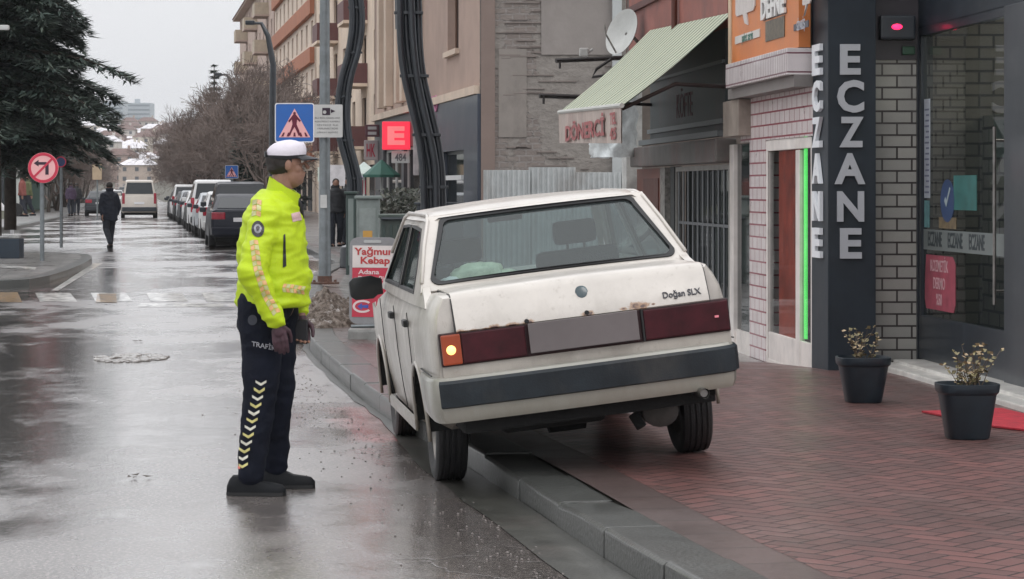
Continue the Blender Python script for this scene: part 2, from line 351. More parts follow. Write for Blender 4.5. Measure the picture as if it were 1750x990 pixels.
KERB = mat('kerb_concrete', (.062, .064, .060), .36, var=.25, vs=2.5, bump=.5, bs=45, stain=(.05, .05, .045), coat=.2)

def struct(o): o['kind'] = 'structure'; return o
def gh(x, y):                                   # ground height of the right pavement
    s = max(0, min(1, (y-19.0)/5.0)); s = s*s*(3-2*s)
    u = x-SX(2.0, y); k = max(0, min(1, (u-.6)/1.4))
    q = max(0, 1-abs(y-12.3)/1.1); kx = .243-(y-11.46)*.195      # the dropped kerb beside the rear wheel
    dr = .065*min(1, q*2.2)*max(0, 1-max(0, x-kx)/1.0) if 11 < y < 13.3 else 0
    return .135-.165*s*k*max(0, min(1, (48-y)/16))
# road: one sheet, flat near, rising gently beyond the van
def road_z(x, y):
    d = max(0, y-700); return .039*d
mb = MB(); ys = [-25, 0, 20, 60, 120, 230, 400, 700, 900, 1200]
for a, b_ in zip(ys[:-1], ys[1:]):
    hw = 14 if b_ <= 230 else 9
    l0, r0 = (-40, 12) if a < 140 else (SX(-3.4, a), SX(4.6, a)); l1, r1 = (-40, 12) if b_ <= 140 else (SX(-3.4, b_), SX(4.6, b_))
    mb.add([(l0, a, road_z(0, a)), (r0, a, road_z(0, a)), (r1, b_, road_z(0, b_)), (l1, b_, road_z(0, b_))], [(0, 1, 2, 3)])
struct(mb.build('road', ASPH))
# terrain: one sheet to the horizon with the hill at the end of the street
GRASSY = mat('winter_ground', (.085, .078, .058), .9, var=.4, vs=.6, stain=(.5, .5, .5), sts=.03, stw=.0)
def terr(x, y):
    d = max(0, y-700)
    h = .042*d if d < 700 else .042*700+.01*(d-700)
    h *= exp(-((x-SX(0, y))/(120+.25*d))**2)*.9+.1
    h += 3*noise.noise(Vector((x*.01, y*.01, 0)))*min(1, d/200)
    return h-.06 - (0.5 if y > 240 and abs(x-SX(.5, y)) < 12 else 0)
def tf(u, v):
    y = -60+2600*v**2.2; x = SX(0, max(0, y))+(u-.5)*2*(90+y*.8)
    return (x, y, min(terr(x, y), road_z(x, y)-.05 if abs(x-SX(0, y)) < 14 else 999))
struct(MB().grid(tf, 90, 110).build('terrain', GRASSY, smooth=True))

# right pavement: kerb stones, slab strip and red pavers
kp = [(0, 0), (4.4, -8), (2.25, 2.0), (1.13, 7.0), (.658, 9.31), (.369, 10.7), (.243, 11.46), (-.02, 12.9), (-.28, 14.2), (-.875, 17.1), (-1.14, 18.6), (-1.56, 21.2), (-1.99, 24.1),
      (SX(2.05, 28), 28), (SX(2.5, 34), 34), (SX(2.75, 38), 38), (SX(3.3, 43), 43), (SX(4.2, 49), 49), (SX(4.45, 60), 60), (SX(4.45, 150), 150), (SX(4.45, 235), 235)]
kp = kp[1:]
def resample(pts, step):
    pts = [Vector((p[0], p[1], 0)) for p in pts]; L = [0]
    for a, b_ in zip(pts[:-1], pts[1:]): L.append(L[-1]+(b_-a).length)
    n = max(2, int(L[-1]/step)); outp = []
    for i in range(n+1):
        s = L[-1]*i/n; k = max(j for j in range(len(L)-1) if L[j] <= s+1e-9); t = (s-L[k])/(L[k+1]-L[k])
        outp.append(pts[k].lerp(pts[k+1], t))
    for _ in range(3): outp = [outp[0]]+[(outp[i-1]+outp[i]*2+outp[i+1])/4 for i in range(1, len(outp)-1)]+[outp[-1]]
    return outp
K = resample(kp, .5)
def nrm(P, i):
    d = (P[min(i+1, len(P)-1)]-P[max(i-1, 0)]).normalized(); return Vector((d.y, -d.x, 0))
KN = [nrm(K, i) for i in range(len(K))]
def strip(o0, o1, dz, i0=0, i1=None):
    mb = MB(); i1 = i1 or len(K)-1
    for i in range(i0, i1):
        q = []
        for j, o in ((i, o0), (i, o1), (i+1, o1), (i+1, o0)):
            p = K[j]+KN[j]*(o(K[j].y) if callable(o) else o); q.append((p.x, p.y, gh(p.x, p.y)+dz))
        mb.add(q, [(0, 1, 2, 3)])
    return mb
mb = MB()
for i in range(0, len(K)-2, 2):                       # kerb stones: a gap between neighbours, worn corners
    if K[i].y > 130: break
    a, m_, b_ = K[i]+(K[i+1]-K[i])*.012, K[i+1], K[i+2]-(K[i+2]-K[i+1])*.012; na, nm, nb = KN[i], KN[i+1], KN[i+2]
    j = R.uniform(-.006, .006); w = .268; tp = .016
    def kz(y): return .137+j-(.022*min(1, (13.4-y)/1.1) if 11.55 < y < 13.4 else 0)
    def prof_(y): z0 = kz(y); return [(0, -.05), (0, z0-tp), (tp, z0), (w, z0), (w, -.05)]
    mb.loft([[(a.x+na.x*(o+j*.7), a.y+na.y*(o+j*.7), z) for o, z in prof_(a.y)], [(m_.x+nm.x*(o+j*.7), m_.y+nm.y*(o+j*.7), z) for o, z in prof_(m_.y)], [(b_.x+nb.x*(o+j*.7), b_.y+nb.y*(o+j*.7), z) for o, z in prof_(b_.y)]])
struct(mb.build('kerb', KERB, bevel=.008))
struct(strip(.262, .535, -.001).build('pavement_edge_slabs', paver('edge_slabs', (.105, .070, .064), (.080, .056, .052), (.03, .025, .022), .42, .6, radians(-101), .42)))
struct(strip(.10, .60, -.022).build('mortar_bed', mat('dark_mortar', (.05, .045, .04), .7)))
i15 = next(i for i in range(len(K)) if K[i].y > 15.2)
mb = MB(); n = 14
for i in range(len(K)-1):                       # the wide sheet follows the ground height
    far = i >= i15
    for k in range(n):
        q = []
        for j, kk in ((i, k), (i, k+1), (i+1, k+1), (i+1, k)):
            o = .53+kk/n*7.2; p = K[j]+KN[j]*o; q.append((p.x, p.y, gh(p.x, p.y)))
        mb.cur = 1 if (far and (q[0][0]+q[2][0])/2-SX(0, (q[0][1]+q[2][1])/2) < (2.6 if K[i].y < 22 else 3.3) or K[i].y > 28) else 0
        mb.add(q, [(0, 1, 2, 3)])
struct(mb.build('pavement', [REDP, GREYP], smooth=True))
# gutter dirt along the kerb: thin film of grit and slush
mb = MB(); rr = random.Random(3)
GRIT = mat('gutter_concrete', (.055, .055, .048), .4, var=.4, vs=3, bump=.4, bs=60, coat=.35, stain=(.11, .095, .085), sts=2, stw=.6)
for i in range(len(K)-1):
    if K[i].y > 40: break
    q = []
    for j, sgn in ((i, 0), (i, 1), (i+1, 1), (i+1, 0)):
        wd = (.27 if K[j].y < 14 else max(.06, .27-.07*(K[j].y-14)))+.03*noise.noise(Vector((K[j].y*1.7, 0, 0))); p = K[j]-KN[j]*(wd*sgn+.002); q.append((p.x, p.y,   .006 if not sgn else .004))
    mb.add(q, [(0, 1, 2, 3)])
setp(struct(mb.build('gutter', GRIT)))
mb = MB()
for k in range(1500):
    i = rr.randrange(0, 90); p = K[i].lerp(K[i+1], rr.random())-KN[i]*(.22+abs(rr.gauss(0, .30))); s = rr.uniform(.003, .008)
    if p.y < 8: continue
    bm = bmesh.new(); bmesh.ops.create_icosphere(bm, subdivisions=1, radius=s); mb.bm(bm, Matrix.Translation((p.x, p.y, s*.4)) @ Matrix.Diagonal((1, 1.3, .6, 1)))
setp(mb.build('gravel', mat('grit_stone', (.17, .15, .14), .5, var=.4, vs=30)), kind='stuff')
setp(kids and bpy.data.objects['gravel'], 'loose grey grit scattered along the wet kerb', 'gravel')

# crosswalk remains, edge line
WORN, nt, b = new_mat('worn_road_paint'); tc = nd(nt, 'ShaderNodeTexCoord').outputs['Object']
f = range_(nt, noise_(nt, tc, 5, 7, .75), .44, .54); c = mixc(nt, f, (.10, .095, .09), (.78, .76, .72)); nt.links.new(c, b.inputs['Base Color']); b.inputs['Roughness'].default_value = .3; b.inputs['Coat Weight'].default_value = .5
YWORN, nt, b = new_mat('worn_yellow_paint'); tc = nd(nt, 'ShaderNodeTexCoord').outputs['Object']
f = range_(nt, noise_(nt, tc, 6, 7, .75), .42, .56); c = mixc(nt, f, (.10, .09, .08), (.45, .27, .11)); nt.links.new(c, b.inputs['Base Color']); b.inputs['Roughness'].default_value = .3; b.inputs['Coat Weight'].default_value = .5
def patch(name, m, pts, z=.004):
    return struct(MB().add([(p[0], p[1], z) for p in (W(x, y, Yg(y)) for x, y in pts)], [tuple(range(len(pts)))]).build(name, m, fix=False))
for x0, x1 in ((60, 120), (155, 215), (250, 310), (345, 400), (430, 500)):
    patch('crosswalk_stripe', WORN, [(x0+8, 516), (x1+12, 516), (x1, 501), (x0, 501)])
patch('crosswalk_edge', WORN, [(235, 525), (405, 525), (405, 519), (240, 519)])
patch('crosswalk_stripe', YWORN, [(-20, 517), (38, 517), (30, 500), (-20, 500)])
patch('crosswalk_stripe', YWORN, [(164, 518), (200, 518), (198, 503), (166, 503)], .008)
patch('road_line', WORN, [(88, 497), (100, 497), (176, 450), (160, 450)], .004)
# sunk manhole full of slush, small puddles
mb = MB(); c0 = W(222, 613, Yg(613)); rr = random.Random(5)
for k in range(150):
    a = rr.uniform(0, 2*pi); r_ = sqrt(rr.random()); p = c0+Vector((cos(a)*r_*.33, sin(a)*r_*.55, 0)); s = rr.uniform(.015, .05)
    bm = bmesh.new(); bmesh.ops.create_icosphere(bm, subdivisions=2, radius=s)
    for v in bm.verts: v.co *= 1+.35*noise.noise(v.co*40+Vector((k, 0, 0)))
    mb.bm(bm, Matrix.Translation((p.x, p.y, .004)) @ Matrix.Diagonal((1.2, 1.6, .45, 1)))
SLUSH = mat('slush', (.24, .225, .21), .25, var=.35, vs=9, bump=.5, bs=40, coat=.4)
setp(mb.build('slush_patch', SLUSH, smooth=True), 'rough grey patch of slush lying in the middle of the wet road', 'slush', kind='stuff')
# leaf litter bits on the road
for (px, py, lb) in ((237, 818, 'dark wet leaf on the road left of the officer'), (238, 585, 'small dark clod beyond the slush patch on the road')):
    p = W(px, py, Yg(py)); mb = MB()
    for k in range(4):
        q = p+Vector((R.uniform(-.05, .05), R.uniform(-.05, .05), .008+.002*k)); a = R.uniform(0, 6)
        mb.add([q+Vector((cos(a)*.035, sin(a)*.035, .01)), q+Vector((-sin(a)*.015, cos(a)*.015, 0)), q-Vector((cos(a)*.035, sin(a)*.035, -.006)), q+Vector((sin(a)*.015, -cos(a)*.015, 0))], [(0, 1, 2, 3)])
    setp(mb.build('fallen_leaf', mat('rotten_leaf', (.05, .04, .03), .5)), lb, 'leaf', 'bits of litter on the road')

# left traffic island
isl = [(-130, 503), (0, 494), (50, 491), (85, 484), (115, 474), (140, 463), (156, 453), (157, 448), (150, 444), (80, 441), (-130, 438)]
P2 = [W(x, y, Yg(y)) for x, y in isl]; cen = sum(P2, Vector())/len(P2)
def inset(P, d):
    o = []
    for i, p in enumerate(P):
        a, b_ = P[i-1], P[(i+1) % len(P)]; t = (b_-a); nn = Vector((-t.y, t.x, 0)).normalized()
        if nn.dot(cen-p) < 0: nn = -nn
        o.append(p+nn*d)
    return o
I2 = inset(P2, .22); mb = MB(); n = len(P2)
mb.add([(p.x, p.y, -.02) for p in P2]+[(p.x, p.y, .13) for p in P2]+[(p.x, p.y, .135) for p in I2], [(i, (i+1) % n, n+(i+1) % n, n+i) for i in range(n)]+[(n+i, n+(i+1) % n, 2*n+(i+1) % n, 2*n+i) for i in range(n)])
struct(mb.build('island_kerb', KERB))
struct(MB().add([(p.x, p.y, .132) for p in I2], [tuple(range(n))]).build('island_paving', GREYP, fix=False))
patch('island_mark', WORN, [(0, 470), (60, 474), (62, 470), (0, 464)], .137)
# far left block: kerb, pavement, grass bank
FLK = [(SX(-15, 60), 60), (SX(-6.5, 76), 76), (SX(-4.2, 95), 95), (SX(-3.4, 125), 125), (SX(-3.4, 240), 240)]
fl = resample(FLK, 2); mb = MB()
for i in range(len(fl)-1):
    na, nb = -nrm(fl, i), -nrm(fl, i+1)
    prof = [(0, -.02), (0, .12), (.02, .14), (.25, .14)]
    mb.loft([[(fl[j].x+nn.x*o, fl[j].y+nn.y*o, z) for o, z in prof] for j, nn in ((i, na), (i+1, nb))], closed=False, cap=False)
struct(mb.build('left_kerb', KERB))
mb = MB(); mg = MB()
for i in range(len(fl)-1):
    na, nb = -nrm(fl, i), -nrm(fl, i+1)
    def P_(j, nn, o, z): return (fl[j].x+nn.x*o, fl[j].y+nn.y*o, z)
    mb.add([P_(i, na, .25, .137), P_(i, na, 2.2, .137), P_(i+1, nb, 2.2, .137), P_(i+1, nb, .25, .137)], [(0, 1, 2, 3)])
    if fl[i].y < 240:
        mg.add([P_(i, na, 2.2, .10), P_(i, na, 5, .55), P_(i+1, nb, 5, .55), P_(i+1, nb, 2.2, .10), P_(i, na, 40, .6), P_(i+1, nb, 40, .6)], [(0, 1, 2, 3), (1, 4, 5, 2)])
struct(mb.build('left_pavement', GREYP)); 
struct(mg.build('grass_bank', mat('wet_grass', (.05, .055, .028), .8, var=.45, vs=3, bump=.6, bs=30, stain=(.12, .10, .07), sts=.6)))
# ---------------- the white saloon half on the pavement ----------------
def rust_paint(name, col, spots=(), z_dirt=.62):
    m, nt, b = new_mat(name); tc = nd(nt, 'ShaderNodeTexCoord').outputs['Object']
    sp = nd(nt, 'ShaderNodeSeparateXYZ'); nt.links.new(tc, sp.inputs[0])
    n1 = noise_(nt, tc, 3, 6, .7); n2 = noise_(nt, tc, 22, 6, .75); n3 = noise_(nt, tc, 7, 6, .75, (1, 1, .3))
    c = mixc(nt, range_(nt, n1, .35, .7), col, tuple(x*.84 for x in col))
    d = math_(nt, 'MULTIPLY', range_(nt, math_(nt, 'ADD', sp.outputs['Z'], math_(nt, 'MULTIPLY', math_(nt, 'SUBTRACT', n3, .5), .5)), z_dirt-.30, z_dirt+.34, .85, .0), 1)
    c = mixc(nt, d, c, (.20, .17, .135))
    c = mixc(nt, range_(nt, n2, .58, .72, 0, .45), c, (.25, .21, .17))
    for (x, z, r) in spots:
        v = nd(nt, 'ShaderNodeVectorMath', operation='MULTIPLY'); nt.links.new(tc, v.inputs[0]); v.inputs[1].default_value = (.45, 0, 1)
        dd = nd(nt, 'ShaderNodeVectorMath', operation='DISTANCE'); nt.links.new(v.outputs[0], dd.inputs[0]); dd.inputs[1].default_value = (x*.45, 0, z)
        q = math_(nt, 'ADD', dd.outputs['Value'], math_(nt, 'MULTIPLY', math_(nt, 'SUBTRACT', n2, .5), r*3.2))
        c = mixc(nt, range_(nt, q, r*1.0, r*1.5, .85, 0), c, (.30, .17, .09))
        c = mixc(nt, range_(nt, q, r*.5, r*.8, 1, 0), c, (.07, .03, .022))
    nt.links.new(c, b.inputs['Base Color']); nt.links.new(range_(nt, n1, .3, .7, .28, .5), b.inputs['Roughness'])
    b.inputs['Coat Weight'].default_value = .5; nt.links.new(range_(nt, n3, .3, .7, .06, .3), b.inputs['Coat Roughness'])
    drops = nd(nt, 'ShaderNodeTexVoronoi'); drops.inputs['Scale'].default_value = 90; nt.links.new(tc, drops.inputs['Vector'])
    bp = nd(nt, 'ShaderNodeBump'); bp.inputs['Distance'].default_value = .0012; bp.inputs['Strength'].default_value = .35
    nt.links.new(range_(nt, drops.outputs['Distance'], 0, .28, 1, 0), bp.inputs['Height']); nt.links.new(bp.outputs[0], b.inputs['Normal'])
    return m
WHITE = rust_paint('old_white_paint', (.56, .52, .475), [(.30, .885, .018), (.325, .883, .012), (.22, .88, .007), (.04, .875, .012), (-.27, .872, .012), (-.45, .868, .012), (-.50, .866, .008), (-.56, .864, .011), (-.62, .862, .012), (-.36, .868, .012), (.38, .885, .004)])
RUBBER = mat('black_rubber', (.012, .012, .013), .55, var=.3, vs=8)
PLAST = mat('weathered_bumper_plastic', (.013, .018, .023), .5, var=.45, vs=4, bump=.15, bs=120, spec=.35, stain=(.06, .055, .05), sts=2.5, stw=.5)
BUMPG = rust_paint('bumper_grey', (.36, .36, .32), [], .52)
TYRE = mat('tyre_rubber', (.013, .013, .014), .6, var=.35, vs=6, bump=.5, bs=90, stain=(.05, .045, .04), stw=.5)
UNDER = mat('underbody_grime', (.008, .008, .008), .9, var=.5, vs=8, bump=.8, bs=25)
STEEL = mat('dull_steel', (.22, .21, .20), .4, metal=.8, var=.3, vs=10, stain=(.10, .05, .03))
CHROME = mat('chrome', (.6, .6, .6), .15, metal=1, var=.1)
GARN = mat('dark_red_garnish', (.028, .010, .012), .4, var=.3, vs=6, spec=.3)
LENS = mat('red_lens', (.045, .006, .010), .35, var=.5, vs=7, spec=.3)
DARKIN = mat('cabin_trim', (.03, .032, .035), .7, var=.3, vs=8)
SEATF = mat('seat_cloth', (.07, .075, .08), .85, var=.3, vs=8, bump=.4, bs=120)
CARGL = glass('car_glass', (.50, .60, .60), 1.0, .03, (.30, .36, .36), .10)
AMBER = mat('lit_amber_lens', (.20, .035, .015), .3, emit=(1, .16, .02), estr=.10, var=.3)
BULB = mat('lit_bulb', (1, .6, .2), .4, emit=(1, .52, .16), estr=2.2)

car = thing('white_saloon', 'tilted old white saloon with rusty boot edge, two wheels on the kerb', 'car')
secs = []
def sec(yf, hb, hs, zb, zs, zt, ht, cr=.02):
    half = [(0, zb), (hb-.10, zb), (hb-.015, zb+.06), (hs-.012, .50), (hs, .66), (hs-.004, .84), (hs-.018, zs-.06), (hs-.04, zs), (ht, zt), (ht*.5, zt+cr*.75), (0, zt+cr)]
    pts = half+[(-x, z) for x, z in reversed(half[1:-1])]
    return [Vector((x, yf(z) if callable(yf) else yf, z)) for x, z in pts]
rear = lambda z: -.955+max(0, z-.87)*.36 - (0 if z > .5 else .0)
secs.append(sec(lambda z: rear(z)+(.02 if z < .5 else 0), .72, .755, .435, .995, 1.040, .69, .012))
secs.append(sec(lambda z: rear(z)+.03, .74, .770, .43, 1.0, 1.050, .70, .014))
secs.append(sec(-.70, .76, .785, .40, 1.005, 1.056, .70, .016))
secs.append(sec(-.42, .77, .79, .33, 1.0, 1.05, .70, .016))
secs.append(sec(-.20, .77, .79, .27, .965, .99, .735, .0))
for y in (.35, 1.2, 1.9): secs.append(sec(y, .77, .793, .24, .955, .98, .74, 0))
secs.append(sec(2.2, .77, .79, .25, .945, .985, .70, .01))
secs.append(sec(2.8, .76, .785, .28, .88, .93, .68, .02))
secs.append(sec(3.15, .73, .765, .32, .83, .87, .66, .02))
secs.append(sec(3.25, .70, .74, .36, .78, .82, .62, .01))
mb = MB(); mb.loft(secs)
body = mb.build('body', WHITE, car, fix=True)
bm = bmesh.new()
for y in (0, 2.46):
    for s in (-1, 1):
        M = Matrix.Translation((s*.80, y, .31)) @ Matrix.Rotation(pi/2, 4, 'Y')
        r = bmesh.ops.create_cone(bm, cap_ends=True, segments=40, radius1=.345, radius2=.345, depth=.46)
        for v in r['verts']: v.co = M @ v.co
me = bpy.data.meshes.new('cut'); bm.to_mesh(me); bm.free(); cut = bpy.data.objects.new('cut', me); COL.objects.link(cut)
md = body.modifiers.new('b', 'BOOLEAN'); md.object = cut; md.operation = 'DIFFERENCE'; md.solver = 'EXACT'
def bake(o):
    bpy.context.view_layer.update(); dg = bpy.context.evaluated_depsgraph_get()
    me = bpy.data.meshes.new_from_object(o.evaluated_get(dg)); o.modifiers.clear(); o.data = me
bake(body); bpy.data.objects.remove(cut)
bm = bmesh.new(); bm.from_mesh(body.data)
es = [e for e in bm.edges if len(e.link_faces) == 2 and e.calc_face_angle(0) > .35]
bmesh.ops.bevel(bm, geom=es, offset=.008, segments=2, affect='EDGES', clamp_overlap=True); bm.to_mesh(body.data); bm.free()
body.data.polygons.foreach_set('use_smooth', [True]*len(body.data.polygons)); body.data.set_sharp_from_angle(angle=radians(32))
# greenhouse sides
def hw(z): return .762-(z-.98)*.33-max(0, z-1.38)*.25
def sidefn(s): return lambda a, b_, t: Vector((s*(hw(b_)-t), a, b_))
outer = [(-.60, .985), (-.50, 1.02), (-.26, 1.082), (.20, 1.415), (.34, 1.447), (1.45, 1.45), (1.60, 1.425), (2.22, .985), (1.2, .975), (.2, .975)]
wr = [(.13, 1.035), (.20, 1.16), (.40, 1.37), (.98, 1.388), (.98, 1.035)]; wf = [(1.05, 1.035), (1.05, 1.388), (1.50, 1.375), (2.0, 1.035)]
for s in (-1, 1):
    p_ = MB().plate(outer, [wr, wf], sidefn(s), 0, .04).build('cabin_side', WHITE, car, bevel=.006)
    for wq in (wr, wf):
        g = MB().plate(wq, [], sidefn(s), .018, .021).build('side_window', CARGL, car)
        c_ = (sum(p[0] for p in wq)/len(wq), sum(p[1] for p in wq)/len(wq))
        sm = [(p[0]+(c_[0]-p[0])*.07, p[1]+(c_[1]-p[1])*.07) for p in wq]; bg_ = [(p[0]-(c_[0]-p[0])*.03, p[1]-(c_[1]-p[1])*.03) for p in wq]
        MB().plate(bg_, [sm], sidefn(s), -.004, .012).build('seal', RUBBER, g)
# rear and front screens
def scr(y0, z0, y1, z1, cv):
    d = Vector((0, y1-y0, z1-z0)); n_ = Vector((0, -d.z, d.y)).normalized()
    if cv < 0: n_ = Vector((0, abs(n_.y), abs(n_.z)))
    else: n_ = Vector((0, -abs(n_.y), abs(n_.z)))
    return lambda a, b_, t: Vector((a, y0, z0))+d*b_+n_*(-t+abs(cv)*(1-(a/.7)**2))
def trap(b0, w0, b1, w1, r=.05, n=4):
    pts = []
    for (x, b_, sx, sb) in ((-w0, b0, 1, 1), (w0, b0, -1, 1), (w1, b1, -1, -1), (-w1, b1, 1, -1)):
        for k in range(n+1):
            t = k/n*pi/2; cx, cb = x+sx*r, b_+sb*r*2
            if (sx, sb) in ((1, 1), (-1, -1)): dx, db = -sx*cos(t)*r, -sb*sin(t)*r*2
            else: dx, db = -sx*sin(t)*r, -sb*cos(t)*r*2
            pts.append((cx+dx, cb+db))
    return pts
rfn = scr(-.28, 1.066, .24, 1.438, .012)
def subd(P, n=8):
    o = []
    for i in range(len(P)):
        a, b_ = P[i], P[(i+1) % len(P)]; L_ = sqrt((a[0]-b_[0])**2+(a[1]-b_[1])**2); k = max(1, int(L_/.15))
        o += [(a[0]+(b_[0]-a[0])*j/k, a[1]+(b_[1]-a[1])*j/k) for j in range(k)]
    return o
MB().plate(subd([(-.745, -.03), (.745, -.03), (.618, 1.0), (-.618, 1.0)]), [subd(trap(.03, .675, .955, .560))], rfn, 0, .03).build('rear_screen_surround', WHITE, car, bevel=.004)
MB().plate(subd(trap(.03, .675, .955, .560)), [subd(trap(.068, .652, .905, .540))], rfn, -.008, .02).build('rear_screen_seal', RUBBER, car)
nx = 10
MB().grid(lambda u, v: rfn((u*2-1)*(.66-(.66-.55)*v), .04+.9*v, .004), nx, 6).build('rear_screen', CARGL, car, smooth=True)
ffn = scr(2.24, .98, 1.60, 1.425, -.012)
MB().plate(subd([(-.70, 0), (.70, 0), (.60, 1), (-.60, 1)]), [subd(trap(.05, .66, .95, .555))], ffn, 0, .03).build('windscreen_surround', WHITE, car)
MB().grid(lambda u, v: ffn((u*2-1)*(.67-(.67-.56)*v), .04+.92*v, .004), nx, 6).build('windscreen', CARGL, car, smooth=True)
# roof
def rf(u, v):
    x = (u*2-1); y = .20+1.44*v; e = min(1, min(v, 1-v)/.16); e = 1-(1-e)**2
    hwid = .612+.02*sin(pi*v); z = 1.428+.026*e+.022*(1-x*x)*(.4+.6*e)-.035*max(0, abs(x)-.9)/.1*1
    return Vector((x*hwid, y, z))
mb = MB(); mb.grid(rf, 20, 20); mb.grid(lambda u, v: rf(u, v)-Vector((0, 0, .03)), 20, 20)
mb.build('roof', WHITE, car, smooth=True)
for s in (-1, 1):
    pts = [Vector((s*(hw(z)+.006), y, z)) for y, z in ((-.24, 1.10), (.02, 1.288), (.20, 1.418), (.36, 1.447), (1.44, 1.45), (1.6, 1.425), (1.9, 1.21))]
    MB().tube(pts, .011, 6).build('rain_gutter', WHITE, car, smooth=True)
    MB().tube([p+Vector((-s*.008, 0, -.018)) for p in pts[2:-1]], .008, 5).build('gutter_shadow_gap', RUBBER, car)
# boot lid: seam gap below, lid 5 mm proud
def deck(x, y): return 1.050+.016*(1-abs(x)/.7)**.5*.9
lidp = []
def lid(ins, off):
    mb = MB(); hwl = .662-ins
    prof = [(-.285, deck), (-.50, deck), (-.70, deck), (-.83, deck)]
    rows = [[Vector((u*hwl+.012, y, 1.0505+.014*(1-abs(u))**.6+off)) for u in [k/8-1 for k in range(17)]] for y in (-.285-ins, -.5, -.7, -.845)]
    rows.append([Vector((u*hwl+.012, -.885, 1.042+.012*(1-abs(u))**.6+off*.8)) for u in [k/8-1 for k in range(17)]])
    rows.append([Vector((u*hwl+.012, -.905-off, 1.022+.006*(1-abs(u))**.6)) for u in [k/8-1 for k in range(17)]])
    rows.append([Vector((u*hwl+.012, -.962-off, .90+ins*0)) for u in [k/8-1 for k in range(17)]])
    rows.append([Vector((u*hwl+.012, -.972-off, .872+ins)) for u in [k/8-1 for k in range(17)]])
    n = 17; vs = [p for r_ in rows for p in r_]+[p+Vector((0, .03, -.03)) for r_ in rows for p in r_]; m_ = len(rows)*n; fs = []
    for i in range(len(rows)-1):
        for k in range(n-1):
            fs.append((i*n+k, i*n+k+1, (i+1)*n+k+1, (i+1)*n+k)); fs.append((m_+i*n+k, m_+(i+1)*n+k, m_+(i+1)*n+k+1, m_+i*n+k+1))
    for i in range(len(rows)-1):
        for k in (0, n-1): fs.append((i*n+k, (i+1)*n+k, m_+(i+1)*n+k, m_+i*n+k))
    for k in range(n-1):
        for i in (0, len(rows)-1): fs.append((i*n+k, i*n+k+1, m_+i*n+k+1, m_+i*n+k))
    mb.add(vs, fs); return mb
lid(-.006, .006).build('boot_seam', RUBBER, car, smooth=30)
lid(.0, .012).build('boot_lid', WHITE, car, smooth=40)
# tail panel and lamps
mb = MB(); mb.cbox(-.742, .772, -.978, -.93, .698, .868, .008); mb.build('tail_garnish', GARN, car)
lampl = MB().cbox(-.735, -.635, -.992, -.95, .706, .860, .008).build('indicator_lamp', AMBER, car)
mb = MB(); bmz = bmesh.new(); bmesh.ops.create_icosphere(bmz, subdivisions=3, radius=.026); mb.bm(bmz, Matrix.Translation((-.688, -.984, .782))); mb.build('glowing_bulb', BULB, lampl, smooth=True)
MB().cbox(-.630, -.30, -.986, -.95, .706, .860, .006).build('tail_lamp', LENS, car)
tl = MB().cbox(.32, .765, -.986, -.95, .706, .860, .006).build('tail_lamp', LENS, car)
MB().cbox(.306, .318, -.990, -.95, .700, .868, .003).build('lamp_divider', RUBBER, tl)

MB().cbox(.69, .712, -.990, -.985, .775, .787, .002).build('reflector', mat('pink_reflector', (.8, .25, .3), .2), tl)
MB().cbox(-.285, .285, -1.010, -1.0, .715, .868, .003).build('number_plate', mat('blank_grey_plate', (.15, .13, .13), .5, var=.12, vs=2.5, stain=(.11, .09, .09)), car)
# lower tail, emblem, badge, locks
def disc(mb, x, y, z, r, d=.008, nrmtilt=.0, n=24):
    M = Matrix.Translation((x, y, z)) @ Matrix.Rotation(pi/2+nrmtilt, 4, 'X'); mb.lathe([(r, 0), (r, d*.7), (r*.85, d)], M, n)
tlt = -.35
mb = MB(); disc(mb, .022, -.9275, .985, .038, .008, tlt); em = mb.build('round_emblem', mat('emblem_rim', (.05, .075, .085), .3, metal=.4), car, smooth=30)
mb = MB(); disc(mb, .022, -.9355, .9875, .029, .003, tlt); mb.build('emblem_face', mat('emblem_face', (.035, .06, .07), .25, coat=.6), em, smooth=30)
RB = Matrix.Translation((.535, -.9665, .920)) @ Matrix.Rotation(pi/2-.44, 4, 'X')
MB().text('Doğan SLX', .048, RB, .005, bold=.012, sx=.88).build('badge', mat('badge_black', (.02, .02, .03), .3, metal=.3), car)
mb = MB(); disc(mb, .030, -.977, .885, .012, .008); mb.build('boot_lock', RUBBER, car, smooth=30)
mb = MB(); disc(mb, -.285, -.980, .880, .012, .006); mb.build('boot_knob', RUBBER, car, smooth=30)
mb = MB(); mb.box(-.74, .77, -.965, -.94, .60, .699); mb.build('rear_panel', WHITE, car, bevel=.004)
# bumper
path = [(-.812, -.42), (-.815, -.80), (-.805, -.93), (-.768, -1.0), (-.70, -1.025), (-.35, -1.04), (0, -1.045), (.35, -1.04), (.70, -1.025), (.755, -1.0), (.785, -.93), (.795, -.80), (.80, -.42)]
def sweep(path, prof):
    secs = []
    for i, (x, y) in enumerate(path):
        a = Vector(path[max(i-1, 0)]); b_ = Vector(path[min(i+1, len(path)-1)]); t = (b_-a).normalized(); n_ = Vector((t.y, -t.x))
        secs.append([Vector((x-n_.x*d*-1, y-n_.y*d*-1, z)) for d, z in prof])
    return secs
mb = MB(); mb.loft(sweep(path, [(-.06, .418), (-.02, .412), (-.006, .44), (.0, .50), (.0, .625), (-.012, .642), (-.07, .645), (-.07, .55)])); mb.build('bumper', BUMPG, car, smooth=35)
mb = MB(); mb.loft(sweep(path[3:], [(.002, .49), (.016, .497), (.018, .56), (.018, .615), (.006, .630), (.001, .628)])); mb.build('bumper_strip', PLAST, car, smooth=35)
mb = MB(); mb.box(-.66, .66, -.93, .35, .34, .43); mb.box(-.60, .60, .35, 3.1, .22, .33); mb.cbox(-.45, .10, -.80, -.30, .30, .40, .03); mb.build('underbody', UNDER, car, bevel=.01)
